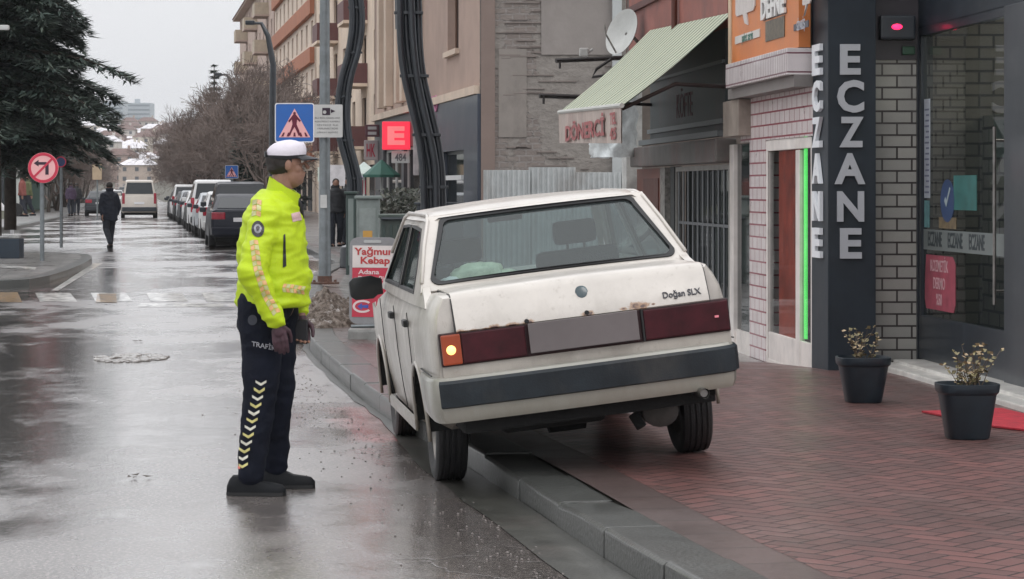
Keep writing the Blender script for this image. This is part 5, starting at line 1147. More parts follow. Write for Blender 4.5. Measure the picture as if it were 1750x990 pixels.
MB().box(-44, -31, Yl-.04, Yl-.01, .4, 3.0).build('shopfront', DGL2, lg)
FL = Frame(-5.6, VS)
def LP(Y, o): return Vector((SX(-5.6, Y)+o, Y, 0))
mb = MB(); vs = [LP(152, -.6), LP(235, -.6), LP(235, -12), LP(152, -12)]; mb.add([v+Vector((0, 0, z)) for z in (.3, 6.8) for v in vs], [(0, 1, 2, 3), (4, 7, 6, 5), (0, 4, 5, 1), (1, 5, 6, 2), (2, 6, 7, 3), (3, 7, 4, 0)]); mb.build('side_wall', wallmat('grey_green_wall', (.055, .065, .06)), lg)
for k in range(13):
    p = LP(152+k*6.5, 0); MB().box(p.x-.3, p.x+.3, p.y-.3, p.y+.3, .3, 6.2).build('column', wallmat('column_grey', (.22, .23, .225)), lg)
mb = MB(); vs = [LP(150, .5), LP(236, .5), LP(236, -.6), LP(150, -.6)]; mb.add([v+Vector((0, 0, z)) for z in (6.2, 6.9) for v in vs], [(0, 1, 2, 3), (4, 7, 6, 5), (0, 4, 5, 1), (1, 5, 6, 2), (2, 6, 7, 3), (3, 7, 4, 0)]); mb.build('cornice', WB, lg)
# --- the far town ---
def hill(x, y): return terr(x, y)
rr = random.Random(21)
HW = [wallmat('far_wall_a', (.42, .34, .28)), wallmat('far_wall_b', (.50, .46, .42)), wallmat('far_wall_c', (.33, .24, .20)), wallmat('far_wall_d', (.55, .50, .42))]
SNOW = mat('snowy_roof', (.62, .60, .62), .8, var=.25, vs=.6); RT = mat('far_roof_tiles', (.14, .085, .072), .85, var=.4, vs=1)
FWM = mat('far_window', (.07, .075, .085), .3)
hcol = ['pale', 'cream', 'brown', 'sandy']; n_h = 0; 
def house(px, Y, w_, d_, fl, lb, snow):
    x = (px-875)/F*Y; z = hill(x, Y); t = thing('hillside_house', lb, 'house', (x, Y, z), 'houses on the far hillside'); h_ = fl*3.0; wm = HW[rr.randrange(4)]
    wl_ = MB().box(x-w_/2, x+w_/2, Y, Y+d_, z-3, z+h_).build('wall', wm, t)
    mb = MB(); v = [(x-w_/2-.5, Y-.5, z+h_), (x+w_/2+.5, Y-.5, z+h_), (x+w_/2+.5, Y+d_+.5, z+h_), (x-w_/2-.5, Y+d_+.5, z+h_), (x-w_/4, Y+d_/2, z+h_+2.2), (x+w_/4, Y+d_/2, z+h_+2.2)]
    mb.add(v, [(0, 1, 5, 4), (1, 2, 5), (2, 3, 4, 5), (3, 0, 4), (0, 3, 2, 1)]); rf_ = mb.build('roof', SNOW if snow else RT, t)
    MB().box(x+w_/5, x+w_/5+.8, Y+d_/2, Y+d_/2+.8, z+h_+1, z+h_+3.2).build('chimney', wm, rf_)
    nb = max(2, int(w_/3))
    for f_ in range(fl):
        for k in range(nb):
            c_ = x-w_/2+(k+.5)*w_/nb; MB().box(c_-.6, c_+.6, Y-.06, Y-.01, z+f_*3+1.0, z+f_*3+2.3).build('window', FWM, t)
specs = []
for row, (Y, pxa, pxb, n_) in enumerate(((790, 196, 240, 2), (860, 175, 262, 6), (930, 160, 290, 9), (1000, 150, 330, 13), (1080, 150, 330, 14), (1170, 150, 330, 14), (1260, 150, 330, 14), (1360, 150, 330, 14))):
    for k in range(n_): specs.append((pxa+(pxb-pxa)*(k+.5)/n_+rr.uniform(-5, 5), Y+rr.uniform(-20, 20), rr.uniform(7, 12), 9, rr.choice((2, 2, 3, 3, 4)), rr.random() < .6))
pos = lambda px: 'left of the street axis' if px < 205 else ('in line with the street' if px < 235 else 'right of the street axis')
for i, s_ in enumerate(specs):
    house(*s_[:5], 'small far house on the hillside with %s roof among many others like it' % ('snow-covered' if s_[5] else 'dark red tiled'), s_[5])
def tower(px0, px1, py, Y, lb):
    x0, x1 = (px0-875)/F*Y, (px1-875)/F*Y; z1 = Zp(py, Y); z0 = hill((x0+x1)/2, Y)-2; t = thing('apartment_tower', lb, 'tower block', ((x0+x1)/2, Y, z0), 'pale towers on the skyline')
    MB().box(x0, x1, Y, Y+20, z0, z1).build('wall', wallmat('tower_pale', (.38, .42, .45)), t)
    z = z1-2.5; k = 0
    while z > z0+3 and k < 30: MB().box(x0+.6, x1-.6, Y-.15, Y-.01, z, z+1.3).build('window_band', mat('tower_glass', (.16, .20, .23), .3), t); z -= 3.1; k += 1
    MB().box(x0+(x1-x0)*.3, x0+(x1-x0)*.5, Y+5, Y+9, z1, z1+3).build('lift_house', MATS['tower_pale'], t)
tower(176, 211, 173, 1700, 'broad pale grey tower block on the skyline, the left one of two')
tower(216, 257, 176, 1750, 'broad pale grey tower block on the skyline, the right one of two')
tower(160, 172, 184, 1800, 'narrow pale tower block half hidden by the cedar branches')
# ---------------- trees ----------------
BARK = mat('dark_bark', (.045, .035, .028), .9, var=.4, vs=6, bump=1, bs=20); TWIG = mat('bare_twigs', (.16, .125, .11), .9, var=.3, vs=1.5)
NEED = [mat('cedar_needles', (.038, .058, .048), .7, var=.4, vs=1.2), mat('cedar_needles_light', (.075, .10, .078), .7, var=.3, vs=1.5)]
def bare_mesh(seed, Ht=9.0, depth=6):
    rr = random.Random(seed); tr = MB(); cr = MB()
    def grow(p, d, L_, r, lv):
        pts = [p]; rs = [r]; n = 4 if lv < 2 else 2
        for k in range(n): d = (d+Vector((rr.gauss(0, .13), rr.gauss(0, .13), .04))).normalized(); pts.append(pts[-1]+d*L_/n); rs.append(max(.011, r*(1-.45*(k+1)/n)))
        (tr if lv == 0 else cr).tube(pts, rs, 6 if lv < 2 else 3, caps=False)
        if lv >= depth: return
        nb = 5 if lv == 0 else rr.choice((3, 4)); 
        for k in range(nb):
            t = rr.uniform(.45, 1) if lv else rr.uniform(.35, 1); i = min(int(t*n), n-1); q = pts[i].lerp(pts[i+1], t*n-i)
            a = rr.uniform(0, 2*pi); s_ = d.orthogonal().normalized(); s_ = Matrix.Rotation(a, 3, d) @ s_
            grow(q, (d*rr.uniform(.6, 1.0)+s_*rr.uniform(.5, .95)+Vector((0, 0, .12))).normalized(), L_*rr.uniform(.58, .78), rs[min(i+1, n)]*.62, lv+1)
    grow(Vector((0, 0, 0)), Vector((0, 0, 1)), Ht*.36, Ht*.018, 0); return tr, cr
protos = []
for i in range(4):
    tr, cr = bare_mesh(40+i); t = thing('bare_tree', 'x', 'tree', (0, 0, 0), 'bare trees along the street'); tr.build('trunk', BARK, t, fix=False)
    # thicken the haze of twigs so that it reads at its distance
    cr.build('crown', TWIG, t, fix=False); protos.append(t)
rr = random.Random(9); used = [False]*4
def put_tree(x, y, z, sc, lb):
    i = rr.randrange(4); p = protos[i]; rz = rr.uniform(0, 6.28)
    if not used[i]: used[i] = True; p.location = (x, y, z); p.rotation_euler = (0, 0, rz); p.scale = (sc*rr.uniform(.95, 1.15), sc, sc); p['label'] = lb; return
    dup(p, (x, y, z), rz, (sc*rr.uniform(.95, 1.15), sc, sc), lb)
RL = 'bare brown street tree in the mass right of the road'; LL = 'bare brown tree left of the road beyond the columns'
for k in range(24): Y = 105+k*5.5; put_tree(SX(6.0+rr.uniform(-.6, 1.0), Y), Y, -.05, rr.uniform(.8, 1.1), RL)
for k in range(14): Y = 185+k*8; put_tree(SX(10+rr.uniform(-1.5, 1.5), Y), Y, -.05, rr.uniform(.95, 1.35), RL)
for k in range(16): Y = 150+k*10; put_tree(SX(-4.6+rr.uniform(-1, .3), Y), Y, terr(SX(-5, Y), Y), rr.uniform(.75, 1.0), LL)
for k in range(14): Y = 260+k*13; put_tree(SX(-9+rr.uniform(-3, 3), Y), Y, terr(SX(-9, Y), Y), rr.uniform(.9, 1.2), LL)
for k in range(24): Y = 250+k*12; put_tree(SX(10+rr.uniform(-2, 8), Y), Y, terr(SX(12, Y), Y), rr.uniform(1.0, 1.5), 'bare brown tree in the wood at the foot of the far hill')
# conifers
def cedar(root, c, Ht, rad, seed, zlow, layers=22, tuft=420, droop=.25, size=.085):
    rr = random.Random(seed); tr = MB(); tr.tube([c+Vector((0, 0, z)) for z in (0, Ht*.3, Ht*.7, Ht)], [Ht*.019, Ht*.016, Ht*.010, .02], 10); tr.build('trunk', BARK, root, smooth=40)
    lf = MB(); lb_ = MB()
    for k in range(layers):
        f_ = k/(layers-1); z = zlow+(Ht-zlow)*f_; rl = rad*(1-f_**1.3*.92)*rr.uniform(.75, 1.15)
        for j in range(rr.choice((4, 5, 6))):
            a = rr.uniform(0, 2*pi); d = Vector((cos(a), sin(a), 0)); sd = Vector((-sin(a), cos(a), 0)); L_ = rl*rr.uniform(.65, 1.12); pts = []
            for q in range(7): t = q/6; pts.append(c+d*L_*t+Vector((0, 0, z+.22*L_*t-droop*L_*t*t*1.6))+sd*.12*L_*sin(t*3+k))
            lb_.tube(pts, [.06*(1-t/6.5)*L_/3+.006 for t in range(7)], 4, caps=False)
            n = int(tuft*L_/rad)
            for _ in range(n):
                t = rr.random()**.75; i = min(5, int(t*6)); p = pts[i].lerp(pts[i+1], t*6-i); wdt = (.34*L_*(1-t)**.6*.9+.10)
                o = rr.uniform(-1, 1); p = p+sd*o*wdt+Vector((0, 0, rr.uniform(-.10, .06)-.18*o*o*wdt)); dr_ = (d*rr.uniform(.3, 1)+sd*o*1.1+Vector((0, 0, rr.uniform(-.5, .25)))).normalized()
                s_ = size*rr.uniform(.7, 1.6); u = dr_.cross(Vector((rr.uniform(-.4, .4), rr.uniform(-.4, .4), 1))).normalized()*s_*.22
                lf.cur = 0 if rr.random() < .7 else 1; lf.add([p-u, p+dr_*s_*1.6, p+u, p-dr_*s_*.5], [(0, 1, 2, 3)])
    lb_.build('branch', BARK, root, fix=False); root_crown = lf.build('crown', NEED, root, fix=False); return root_crown
cY = 62.0; cx = (-12-875)/F*cY
ct = thing('cedar_tree', 'huge dark cedar with drooping layered boughs at the left edge', 'tree', (cx, cY, .4)); cedar(ct, Vector((cx, cY, .4)), 11.5, 3.45, 5, 2.9, 60, 620, .24, .125)
ct2 = thing('cedar_tree', 'second dark cedar just behind the left edge cedar', 'tree', (cx-1.0, cY+9, .4)); cedar(ct2, Vector((cx-1.4, cY+9, .4)), 9.5, 3.1, 6, 1.9, 44, 420, .26, .15)
def fir(px, py, Y, rad, lb, seed, low=.8): 
    x = (px-875)/F*Y; Ht = Zp(py, Y); t = thing('fir_tree', lb, 'tree', (x, Y, 0)); cedar(t, Vector((x, Y, 0)), Ht, rad, seed, low, 24, 190, .15, .16)
fir(366, 112, 190, 2.0, 'pointed dark fir standing above the bare trees', 11)
fir(392, 158, 200, 1.6, 'short dark fir beside the pointed fir, right of it', 12)
fir(440, 160, 118, 1.5, 'dark broad evergreen below the pink block behind the officer', 13, .6)
fir(478, 156, 128, 1.7, 'dark evergreen just left of the blue crossing sign', 14, .6)
fir(418, 190, 112, 1.1, 'low dark evergreen behind the parked minivan', 15, .5)
# shrubs between the kiosks and the beige building
def shrub(px, py, Y, w_, h_, lb, seed):
    x = (px-875)/F*Y; t = thing('shrub', lb, 'shrub', (x, Y, .1)); rr = random.Random(seed); lf = MB(); st = MB()
    for k in range(10):
        a = rr.uniform(0, 6.28); st.tube([(x, Y, .1), (x+cos(a)*w_*.25, Y+sin(a)*w_*.25, .1+h_*.5), (x+cos(a)*w_*.42, Y+sin(a)*w_*.4, .1+h_*rr.uniform(.7, 1))], [.02, .014, .005], 4)
    for k in range(1500):
        p = Vector((rr.gauss(0, .24)*w_, rr.gauss(0, .24)*w_, h_*(.15+.85*rr.random()))); q = Vector((x, Y, .1))+p; a = Vector((rr.uniform(-1, 1), rr.uniform(-1, 1), rr.uniform(-1, 1))).normalized(); b_ = a.orthogonal().normalized()
        s_ = rr.uniform(.03, .07); lf.cur = rr.choice((0, 0, 1)); lf.add([q-a*s_, q+b_*s_*.5, q+a*s_, q-b_*s_*.5], [(0, 1, 2, 3)])
    st.build('stem', BARK, t, fix=False); lf.build('leaves', [mat('shrub_leaf', (.035, .042, .03), .6, var=.4, vs=2), mat('shrub_leaf_grey', (.07, .07, .055), .6, var=.3, vs=2)], t, fix=False)
shrub(690, 345, 51, 1.0, 1.5, 'grey green shrub behind the bins, under the red E sign', 3)
shrub(650, 350, 55, 1.0, 1.2, 'low dark shrub left of the bins in front of the beige building', 4)
# ---------------- street furniture ----------------
GALV = mat('galvanised_steel', (.20, .22, .23), .45, metal=.6, var=.25, vs=5, stain=(.12, .11, .10))
DKS = mat('dark_painted_steel', (.020, .024, .030), .35, metal=.2, var=.3, vs=3, coat=.3)
SBLUE = mat('sign_blue', (.010, .11, .42), .35, var=.08, coat=.3); SWHITE = mat('sign_white_face', (.72, .72, .74), .4, var=.06); SBLACK = mat('sign_black', (.03, .015, .03), .5)
SRED = mat('sign_red', (.55, .03, .07), .4, var=.1); SPINK = mat('sign_pinkish_face', (.80, .42, .42), .45, var=.08); SGREY = mat('sign_grey_face', (.50, .50, .49), .5, var=.1)
def poly(mb, pts, M, t=.004, z0=0): return mb.plate(pts, [], lambda a, b_, o: M @ Vector((a, b_, o)), z0, z0+t)
def facing(p, rz=0): return Matrix.Translation(p) @ Matrix.Rotation(rz, 4, 'Z') @ Matrix.Rotation(pi/2, 4, 'X')
def rrect(w_, h_, r=.03, n=4, cx=0, cy=0):
    P = []
    for sx, sy, a0 in ((1, 1, 0), (-1, 1, pi/2), (-1, -1, pi), (1, -1, 3*pi/2)):
        for k in range(n+1): a = a0+pi/2*k/n; P.append((cx+sx*(w_/2-r)+r*cos(a), cy+sy*(h_/2-r)+r*sin(a)))
    return P
MAN = [(-.02, .30), (.02, .30), (.10, .20), (.17, .12), (.14, .08), (.07, .15), (.055, .02), (.12, -.13), (.16, -.27), (.11, -.29), (.05, -.15), (.0, -.05), (-.06, -.15), (-.12, -.29), (-.17, -.27), (-.10, -.12), (-.055, .02), (-.07, .15), (-.14, .07), (-.17, .11), (-.10, .2)]
def crossing_sign(root, M, s_):
    mb = MB(); poly(mb, rrect(s_, s_, s_*.06), M, .012); bd = mb.build('sign_plate', SBLUE, root)
    mb = MB(); mb.plate(rrect(s_, s_, s_*.06), [rrect(s_*.95, s_*.95, s_*.05)], lambda a, b_, o: M @ Vector((a, b_, o)), .0125, .015); mb.build('sign_rim', SWHITE, bd)
    mb = MB(); poly(mb, [(-.40*s_, -.37*s_), (.40*s_, -.37*s_), (0, .36*s_)], M, .003, .0125); mb.build('white_triangle', SPINK, bd)
    mb = MB(); poly(mb, [(x*s_*.95, y*s_*.95-.06*s_) for x, y in MAN], M, .003, .016)
    mb.build('walking_figure', mat('figure_maroon', (.12, .008, .03), .5), bd)
    mb = MB(); poly(mb, [(cos(2*pi*k/12)*.035*s_, .24*s_+sin(2*pi*k/12)*.035*s_) for k in range(12)], M, .003, .0165); mb.build('figure_head', MATS['figure_maroon'], bd)
    for x in (-.31, -.17, .0, .17, .31): poly(MB(), [((x-.03)*s_, -.35*s_), ((x+.03)*s_, -.35*s_), ((x*.86+.02)*s_, -.25*s_), ((x*.86-.02)*s_, -.25*s_)], M, .003, .0155).build('zebra_bar', MATS['figure_maroon'], bd)
# tall pole with crossing sign and camera notice
Yp_ = 37.6; px_ = W(555, 485, Yp_)
tp = thing('tall_street_pole', 'tall grey street pole behind the officer, base plate on the pavement', 'pole', (px_.x, Yp_, .135))
mb = MB(); mb.tube([(px_.x, Yp_, z) for z in (.14, .35, 1.2, 6.5)], [.10, .095, .085, .07], 20); mb.build('pole', GALV, tp, smooth=30)
mb = MB(); mb.lathe([(.22, .135), (.22, .165), (.11, .17), (.11, .26)], Matrix.Translation((px_.x, Yp_, 0)), 8); 
for k in range(4): a = k*pi/2+.4; mb.lathe([(.025, .165), (.02, .20)], Matrix.Translation((px_.x+cos(a)*.17, Yp_+sin(a)*.17, 0)), 6)
mb.build('base_plate', mat('rusty_base', (.10, .05, .035), .7, var=.4, vs=12), tp)
MB().box(px_.x-.06, px_.x+.04, Yp_-.10, Yp_-.086, 1.3, 1.5).build('torn_sticker', SGREY, tp)
cs = thing('pedestrian_crossing_sign', 'blue pedestrian crossing sign with pink triangle above the officer\'s cap', 'sign', W(503, 210, Yp_-.12))
crossing_sign(cs, facing(W(503.5, 210, Yp_-.12)), 67/F*Yp_)
mb = MB(); mb.box(*(lambda p: (p.x-.1, p.x+.45, Yp_-.11, Yp_-.09, p.z-.02, p.z+.02))(W(520, 200, Yp_))); mb.build('bracket', GALV, cs)
ns = thing('camera_notice_sign', 'pale grey notice with a small camera symbol and lines of text', 'sign', W(560, 207, Yp_-.12))
Mn = facing(W(561, 207, Yp_-.12)); sw_, sh_ = 49/F*Yp_, 56/F*Yp_
mb = MB(); poly(mb, rrect(sw_, sh_, .02), Mn, .012); nb_ = mb.build('sign_plate', SGREY, ns)
NL = mat('notice_text_grey', (.16, .16, .16), .5)
mb = MB(); mb.plate([(-.09, .09), (.03, .09), (.03, .20), (-.09, .20)], [[(-.055+.028*cos(a), .135+.028*sin(a)) for a in [2*pi*k/10 for k in range(10)]]], lambda a, b_, o: Mn @ Vector((a, b_, o)), .013, .016); poly(mb, [(.04, .12), (.11, .15), (.04, .18)], Mn, .003, .013); mb.build('camera_symbol', SBLACK, nb_)
for k, s_ in enumerate(('BU BÖLGEDE HIZ', 'KONTROLÜ KAMERA', 'SİSTEMİ İLE', 'YAPILMAKTADIR', 'DİKKAT EDİNİZ')):
    fit_text(MB(), s_, Mn @ Matrix.Translation((-.01, .05-.055*k, .013)), .38 if k < 2 else .32, .028, .002, .0).build('text_line', NL, nb_)
# bundled wavy lamp posts
def lamp_post(name, lb, cl, Y, r, n, spread, seed):
    base = W(cl[-1][0], 340, Y); t = thing(name, lb, 'lamp post', (base.x, Y, .1), 'curved dark lamp posts')
    pts = [W(x, y, Y) for x, y in cl]; pts.append(Vector((pts[-1].x, Y, .1)))
    # smooth
    def cr(P, m=6):
        o = []
        for i in range(len(P)-1):
            a, b_, c_, d = P[max(i-1, 0)], P[i], P[i+1], P[min(i+2, len(P)-1)]
            for k in range(m): u = k/m; o.append(.5*((2*b_)+(c_-a)*u+(2*a-5*b_+4*c_-d)*u*u+(3*b_-a-3*c_+d)*u**3))
        return o+[P[-1]]
    S_ = cr(pts)
    for k in range(n):
        off = (k-(n-1)/2)*spread; dz = (k % 2)*.08
        MB().tube([p+Vector((off*(1+.08*sin(i*.35+k)), dz, 0)) for i, p in enumerate(S_)], r, 10).build('steel_tube', DKS, t, smooth=40)
    for i in range(6, len(S_)-4, 9): p = S_[i]; MB().cbox(p.x-spread*(n/2)-.03, p.x+spread*(n/2)+.03, Y-.02, Y+.10, p.z-.02, p.z+.02, .005).build('clamp', DKS, t)
    MB().lathe([(spread*n*.5+.16, .10), (spread*n*.5+.14, .5), (spread*n*.5+.02, .55)], Matrix.Translation((base.x, Y+.04, 0)), 16).build('base', DKS, t, smooth=30)
    return t
lamp_post('lamp_post', 'large bundled wavy dark lamp post standing behind the white saloon roof', [(692, -260), (694, -120), (697, -20), (700, 60), (708, 130), (722, 200), (735, 260), (741, 320)], 33.0, .050, 4, .082, 1)
lamp_post('lamp_post', 'slimmer bundled wavy dark lamp post left of the red E sign', [(590, -260), (596, -120), (606, -20), (610, 40), (604, 90), (590, 140), (585, 190), (590, 240), (602, 290), (606, 330)], 46.0, .06, 3, .088, 2)
MB_ = MB(); p0 = W(683, 22, 33.0); MB_.tube([W(681, -60, 33.2), W(682, 0, 33.2), W(683, 50, 33.2)], .06, 10)
setp(MB_.build('lamp_fitting', DKS, smooth=30), 'dark tubular lamp fitting beside the large wavy lamp post', 'lamp') 
def arm_lamp(px, Y, top, reach, lb):
    b_ = W(px, 340, Y); t = thing('street_lamp', lb, 'street lamp', (b_.x, Y, .1), 'dark curved street lamps'); z1 = Zp(top, Y); dx = reach/F*Y
    pts = [Vector((b_.x, Y, .1)), Vector((b_.x, Y, z1*.55)), Vector((b_.x+.02, Y, z1*.8)), Vector((b_.x+dx*.25, Y, z1*.94)), Vector((b_.x+dx*.6, Y, z1)), Vector((b_.x+dx, Y, z1*1.0))]
    MB().tube(pts, [.15, .14, .12, .10, .07, .05], 10).build('post', DKS, t, smooth=40)
    MB().cbox(b_.x+dx*1.45, b_.x+dx*.95, Y-.15, Y+.15, z1-.06, z1+.10, .04).build('lamp_head', DKS, t)
arm_lamp(466, 92, 40, -32, 'dark street lamp with curved arm over the parked cars, nearer of two')
arm_lamp(402, 130, 128, -24, 'dark street lamp with curved arm over the parked cars, farther of two')
# no left turn sign on the island
sp_ = W(72, 446, Yg(446, .13)); Ys = sp_.y
st = thing('no_left_turn_sign', 'round red-rimmed no left turn sign on a grey post on the island', 'sign', (sp_.x, Ys, .13))
MB().tube([(sp_.x, Ys, .13), (sp_.x, Ys, Zp(262, Ys))], .045, 14).build('post', GALV, st, smooth=30)
Ms_ = facing(W(74, 287, Ys-.08)); r_ = 26/F*Ys
C_ = lambda r, n=40: [(cos(2*pi*k/n)*r, sin(2*pi*k/n)*r) for k in range(n)]
dsc = poly(MB(), C_(r_), Ms_, .012).build('sign_face', SPINK, st)
MB().plate(C_(r_*.985), [C_(r_*.80)], lambda a, b_, o: Ms_ @ Vector((a, b_, o)), .0125, .016).build('red_rim', SRED, dsc)
poly(MB(), [(x*r_, y*r_) for x, y in ((-.62, .30), (-.30, .52), (-.30, .38), (.20, .38), (.36, .22), (.36, -.45), (.14, -.45), (.14, .15), (.10, .20), (-.30, .20), (-.30, .08))], Ms_, .003, .0125).build('arrow', SBLACK, dsc)
poly(MB(), [(x*r_, y*r_) for x, y in ((-.62, -.52), (-.52, -.62), (.62, .52), (.52, .62))], Ms_, .003, .0165).build('red_bar', SRED, dsc)
# blue parking sign behind it, small crossing sign far off
def small_sign(name, lb, px, py, Y, s_, kind):
    t = thing(name, lb, 'sign', W(px, py, Y)); p = W(px, py, Y); zg = .1
    MB().tube([(p.x, Y+.06, zg), (p.x, Y+.06, p.z)], .04, 8).build('post', GALV, t, smooth=30); M = facing(p)
    if kind == 'round':
        d_ = poly(MB(), C_(s_/2), M, .012).build('sign_face', mat('sign_navy', (.03, .05, .16), .4), t); MB().plate(C_(s_/2), [C_(s_*.40)], lambda a, b_, o: M @ Vector((a, b_, o)), .013, .016).build('red_rim', SRED, d_)
    elif kind == 'cross': crossing_sign(t, M, s_)
    else: poly(MB(), rrect(s_*.6, s_, .04), M, .02).build('sign_face', mat('sign_tan', (.42, .32, .22), .5), t)
small_sign('no_parking_sign', 'small round blue sign with red rim half behind the no left turn sign', 104, 277, 62, .28, 'round')
small_sign('far_crossing_sign', 'small distant blue crossing sign above the parked cars', 396, 294, 75, .40, 'cross')
small_sign('tan_sign', 'small tan upright sign far left of the road beyond the walker', 166, 294, 118, .75, 'tan')
# dark planter box on the island
pb = W(8, 442, Yg(442, .13)); mb = MB(); mb.cbox(pb.x-.75, W(33, 442, pb.y).x, pb.y, pb.y+.5, .13, .13+34/F*pb.y, .015)
bx_ = thing('planter_box', 'low dark navy box at the left edge of the island', 'planter', (pb.x, pb.y, .13)); mb.build('box', mat('navy_box', (.018, .030, .045), .5, var=.3), bx_)
mb = MB(); mb.box(pb.x-.72, W(33, 442, pb.y).x-.03, pb.y+.03, pb.y+.47, .13+.30, .137+34/F*pb.y); mb.build('soil', MATS['soil'], bx_)
# kebab A-board
ks = thing('kebab_board', 'red and white kebab pavement sign in a grey frame on a concrete foot', 'sign', (W(638, 585, 24.0).x, 24.0, .12))
Yk = 24.0; Mk = facing(W(638, 480, Yk)) @ Matrix.Rotation(radians(-0.5), 4, 'Z'); u_ = Yk/F
mb = MB(); poly(mb, rrect(82*u_, 148*u_, 14*u_, 6), Mk, .05, -.05); fr_ = mb.build('frame', mat('grey_board_frame', (.26, .26, .27), .45, var=.15, vs=5), ks, bevel=.008)
poly(MB(), [(-36*u_, -62*u_), (36*u_, -62*u_), (36*u_, 22*u_), (-36*u_, 22*u_)], Mk, .003, .001).build('red_panel', mat('kebab_red', (.55, .035, .07), .35, var=.15, vs=4, coat=.3), fr_)
poly(MB(), [(-36*u_, 22.4*u_), (36*u_, 22.4*u_), (36*u_, 60*u_), (-36*u_, 60*u_)], Mk, .003, .001).build('white_panel', mat('kebab_white', (.72, .66, .64), .4, var=.1, vs=4), fr_)
KT = mat('kebab_lettering', (.48, .05, .05), .4); KWT = mat('kebab_white_text', (.75, .62, .62), .4)
fit_text(MB(), 'Yağmur', Mk @ Matrix.Translation((0, 49*u_, .004)), 66*u_, 17*u_, .003, .03).build('lettering', KT, fr_)
fit_text(MB(), 'Kebap', Mk @ Matrix.Translation((3*u_, 33*u_, .004)), 50*u_, 16*u_, .003, .03).build('lettering', KT, fr_)
fit_text(MB(), 'Adana', Mk @ Matrix.Translation((-8*u_, 15*u_, .004)), 36*u_, 8*u_, .003, .02).build('lettering', KWT, fr_)
fit_text(MB(), 'Döner Pide', Mk @ Matrix.Translation((2*u_, 4*u_, .004)), 56*u_, 8*u_, .003, .02).build('lettering', KWT, fr_)
mb = MB(); mb.plate([(-18*u_+17*u_*cos(a), -44*u_+11*u_*sin(a)) for a in [radians(40+280*k/20) for k in range(21)]]+[(-18*u_+13*u_*cos(a), -44*u_+7.5*u_*sin(a)) for a in [radians(320-280*k/20) for k in range(21)]], [], lambda a, b_, o: Mk @ Vector((a, b_, o)), .004, .007); mb.build('logo_ring', KWT, fr_)
poly(MB(), [(x*u_, y*u_) for x, y in ((-27, -44), (-19, -38), (-19, -42), (-8, -41), (-8, -47), (-19, -46), (-19, -50))], Mk, .003, .004).build('logo_arrow', mat('logo_blue', (.06, .10, .40), .4), fr_)
mb = MB(); fit_text(mb, 'H', Mk @ Matrix.Translation((9*u_, -44*u_, .004)), 12*u_, 17*u_, .003, .0); fit_text(mb, 'E', Mk @ Matrix.Translation((26*u_, -44*u_, .004)), 11*u_, 17*u_, .003, .0); mb.build('lettering', KWT, fr_)
mb = MB(); mb.plate(rrect(30*u_, 5*u_, 2.4*u_, 4, -2*u_, 67*u_), [], lambda a, b_, o: Mk @ Vector((a, b_, o)), .001, .006); mb.build('handle_slot', mat('slot_pale', (.45, .46, .46), .5), fr_)
pf = W(625, 582, Yk); mb = MB(); mb.cbox(W(596, 582, Yk).x, W(672, 582, Yk).x, Yk-.16, Yk+.14, .10, .10+24*u_, .03); mb.build('concrete_foot', mat('foot_concrete', (.24, .24, .23), .7, var=.25, vs=6, bump=.4), ks)
mb = MB(); mb.tube([W(600, 558, Yk-.02), W(676, 556, Yk-.02)], .018, 8); mb.build('foot_bar', GALV, ks, smooth=30)
# heap of dirty snow and leaves
hp = MB(); c_ = W(558, 545, 26.3)
def heap(u, v):
    a, r = u*2*pi, v; x = cos(a)*r*.42; y = sin(a)*r*.9; h_ = .33*(1-r**2.2)*(1+.35*noise.noise(Vector((x*3, y*3, 2))))+.07*noise.noise(Vector((x*11, y*9, 0)))+.035*noise.noise(Vector((x*30, y*30, 5)))
    return Vector((c_.x+.02+x, c_.y+.35+y, .115+max(-.02, h_ if r < .999 else -.02)))
hp.grid(heap, 110, 44); SN, nt, b = new_mat('dirty_snow'); tc = nd(nt, 'ShaderNodeTexCoord').outputs['Object']
n1 = noise_(nt, tc, 14, 7, .75); n2 = noise_(nt, tc, 4, 6, .7); c = mixc(nt, range_(nt, n1, .42, .58), (.06, .042, .030), (.22, .18, .15)); c = mixc(nt, math_(nt, 'MULTIPLY', range_(nt, n2, .52, .62), range_(nt, n1, .45, .6)), c, (.50, .48, .47)); nt.links.new(c, b.inputs['Base Color']); b.inputs['Roughness'].default_value = .8
bp = nd(nt, 'ShaderNodeBump'); bp.inputs['Distance'].default_value = .03; nt.links.new(n1, bp.inputs['Height']); nt.links.new(bp.outputs[0], b.inputs['Normal'])
setp(hp.build('snow_heap', SN, smooth=True), 'low heap of dirty brown snow behind the officer beside the kebab board', 'snow heap', kind='stuff')
# bins and cabinets on the far pavement
GRN = mat('bin_green', (.030, .050, .045), .45, var=.3, vs=4, coat=.2); GRC = mat('cabinet_grey', (.20, .23, .22), .5, var=.2, vs=4, stain=(.12, .12, .11))
def cab(name, lb, px0, px1, py0, Y, d_, m, extra=None, cat='cabinet'):
    a, b_ = W(px0, 350, Y), W(px1, 350, Y); z1 = Zp(py0, Y); t = thing(name, lb, cat, ((a.x+b_.x)/2, Y, .1)); bd = MB().cbox(a.x, b_.x, Y, Y+d_, .08, z1, .02).build('body', m, t)
    MB().cbox(a.x-.03, b_.x+.03, Y-.04, Y+d_+.03, z1, z1+.05, .012).build('lid', m, t)
    if extra: extra(a.x, b_.x, Y, z1, t)
    else: MB().box(a.x+.04, b_.x-.04, Y-.008, Y+.001, .25, z1-.08).build('door', mat('cab_door', (.16, .19, .18), .5), t)
    return t
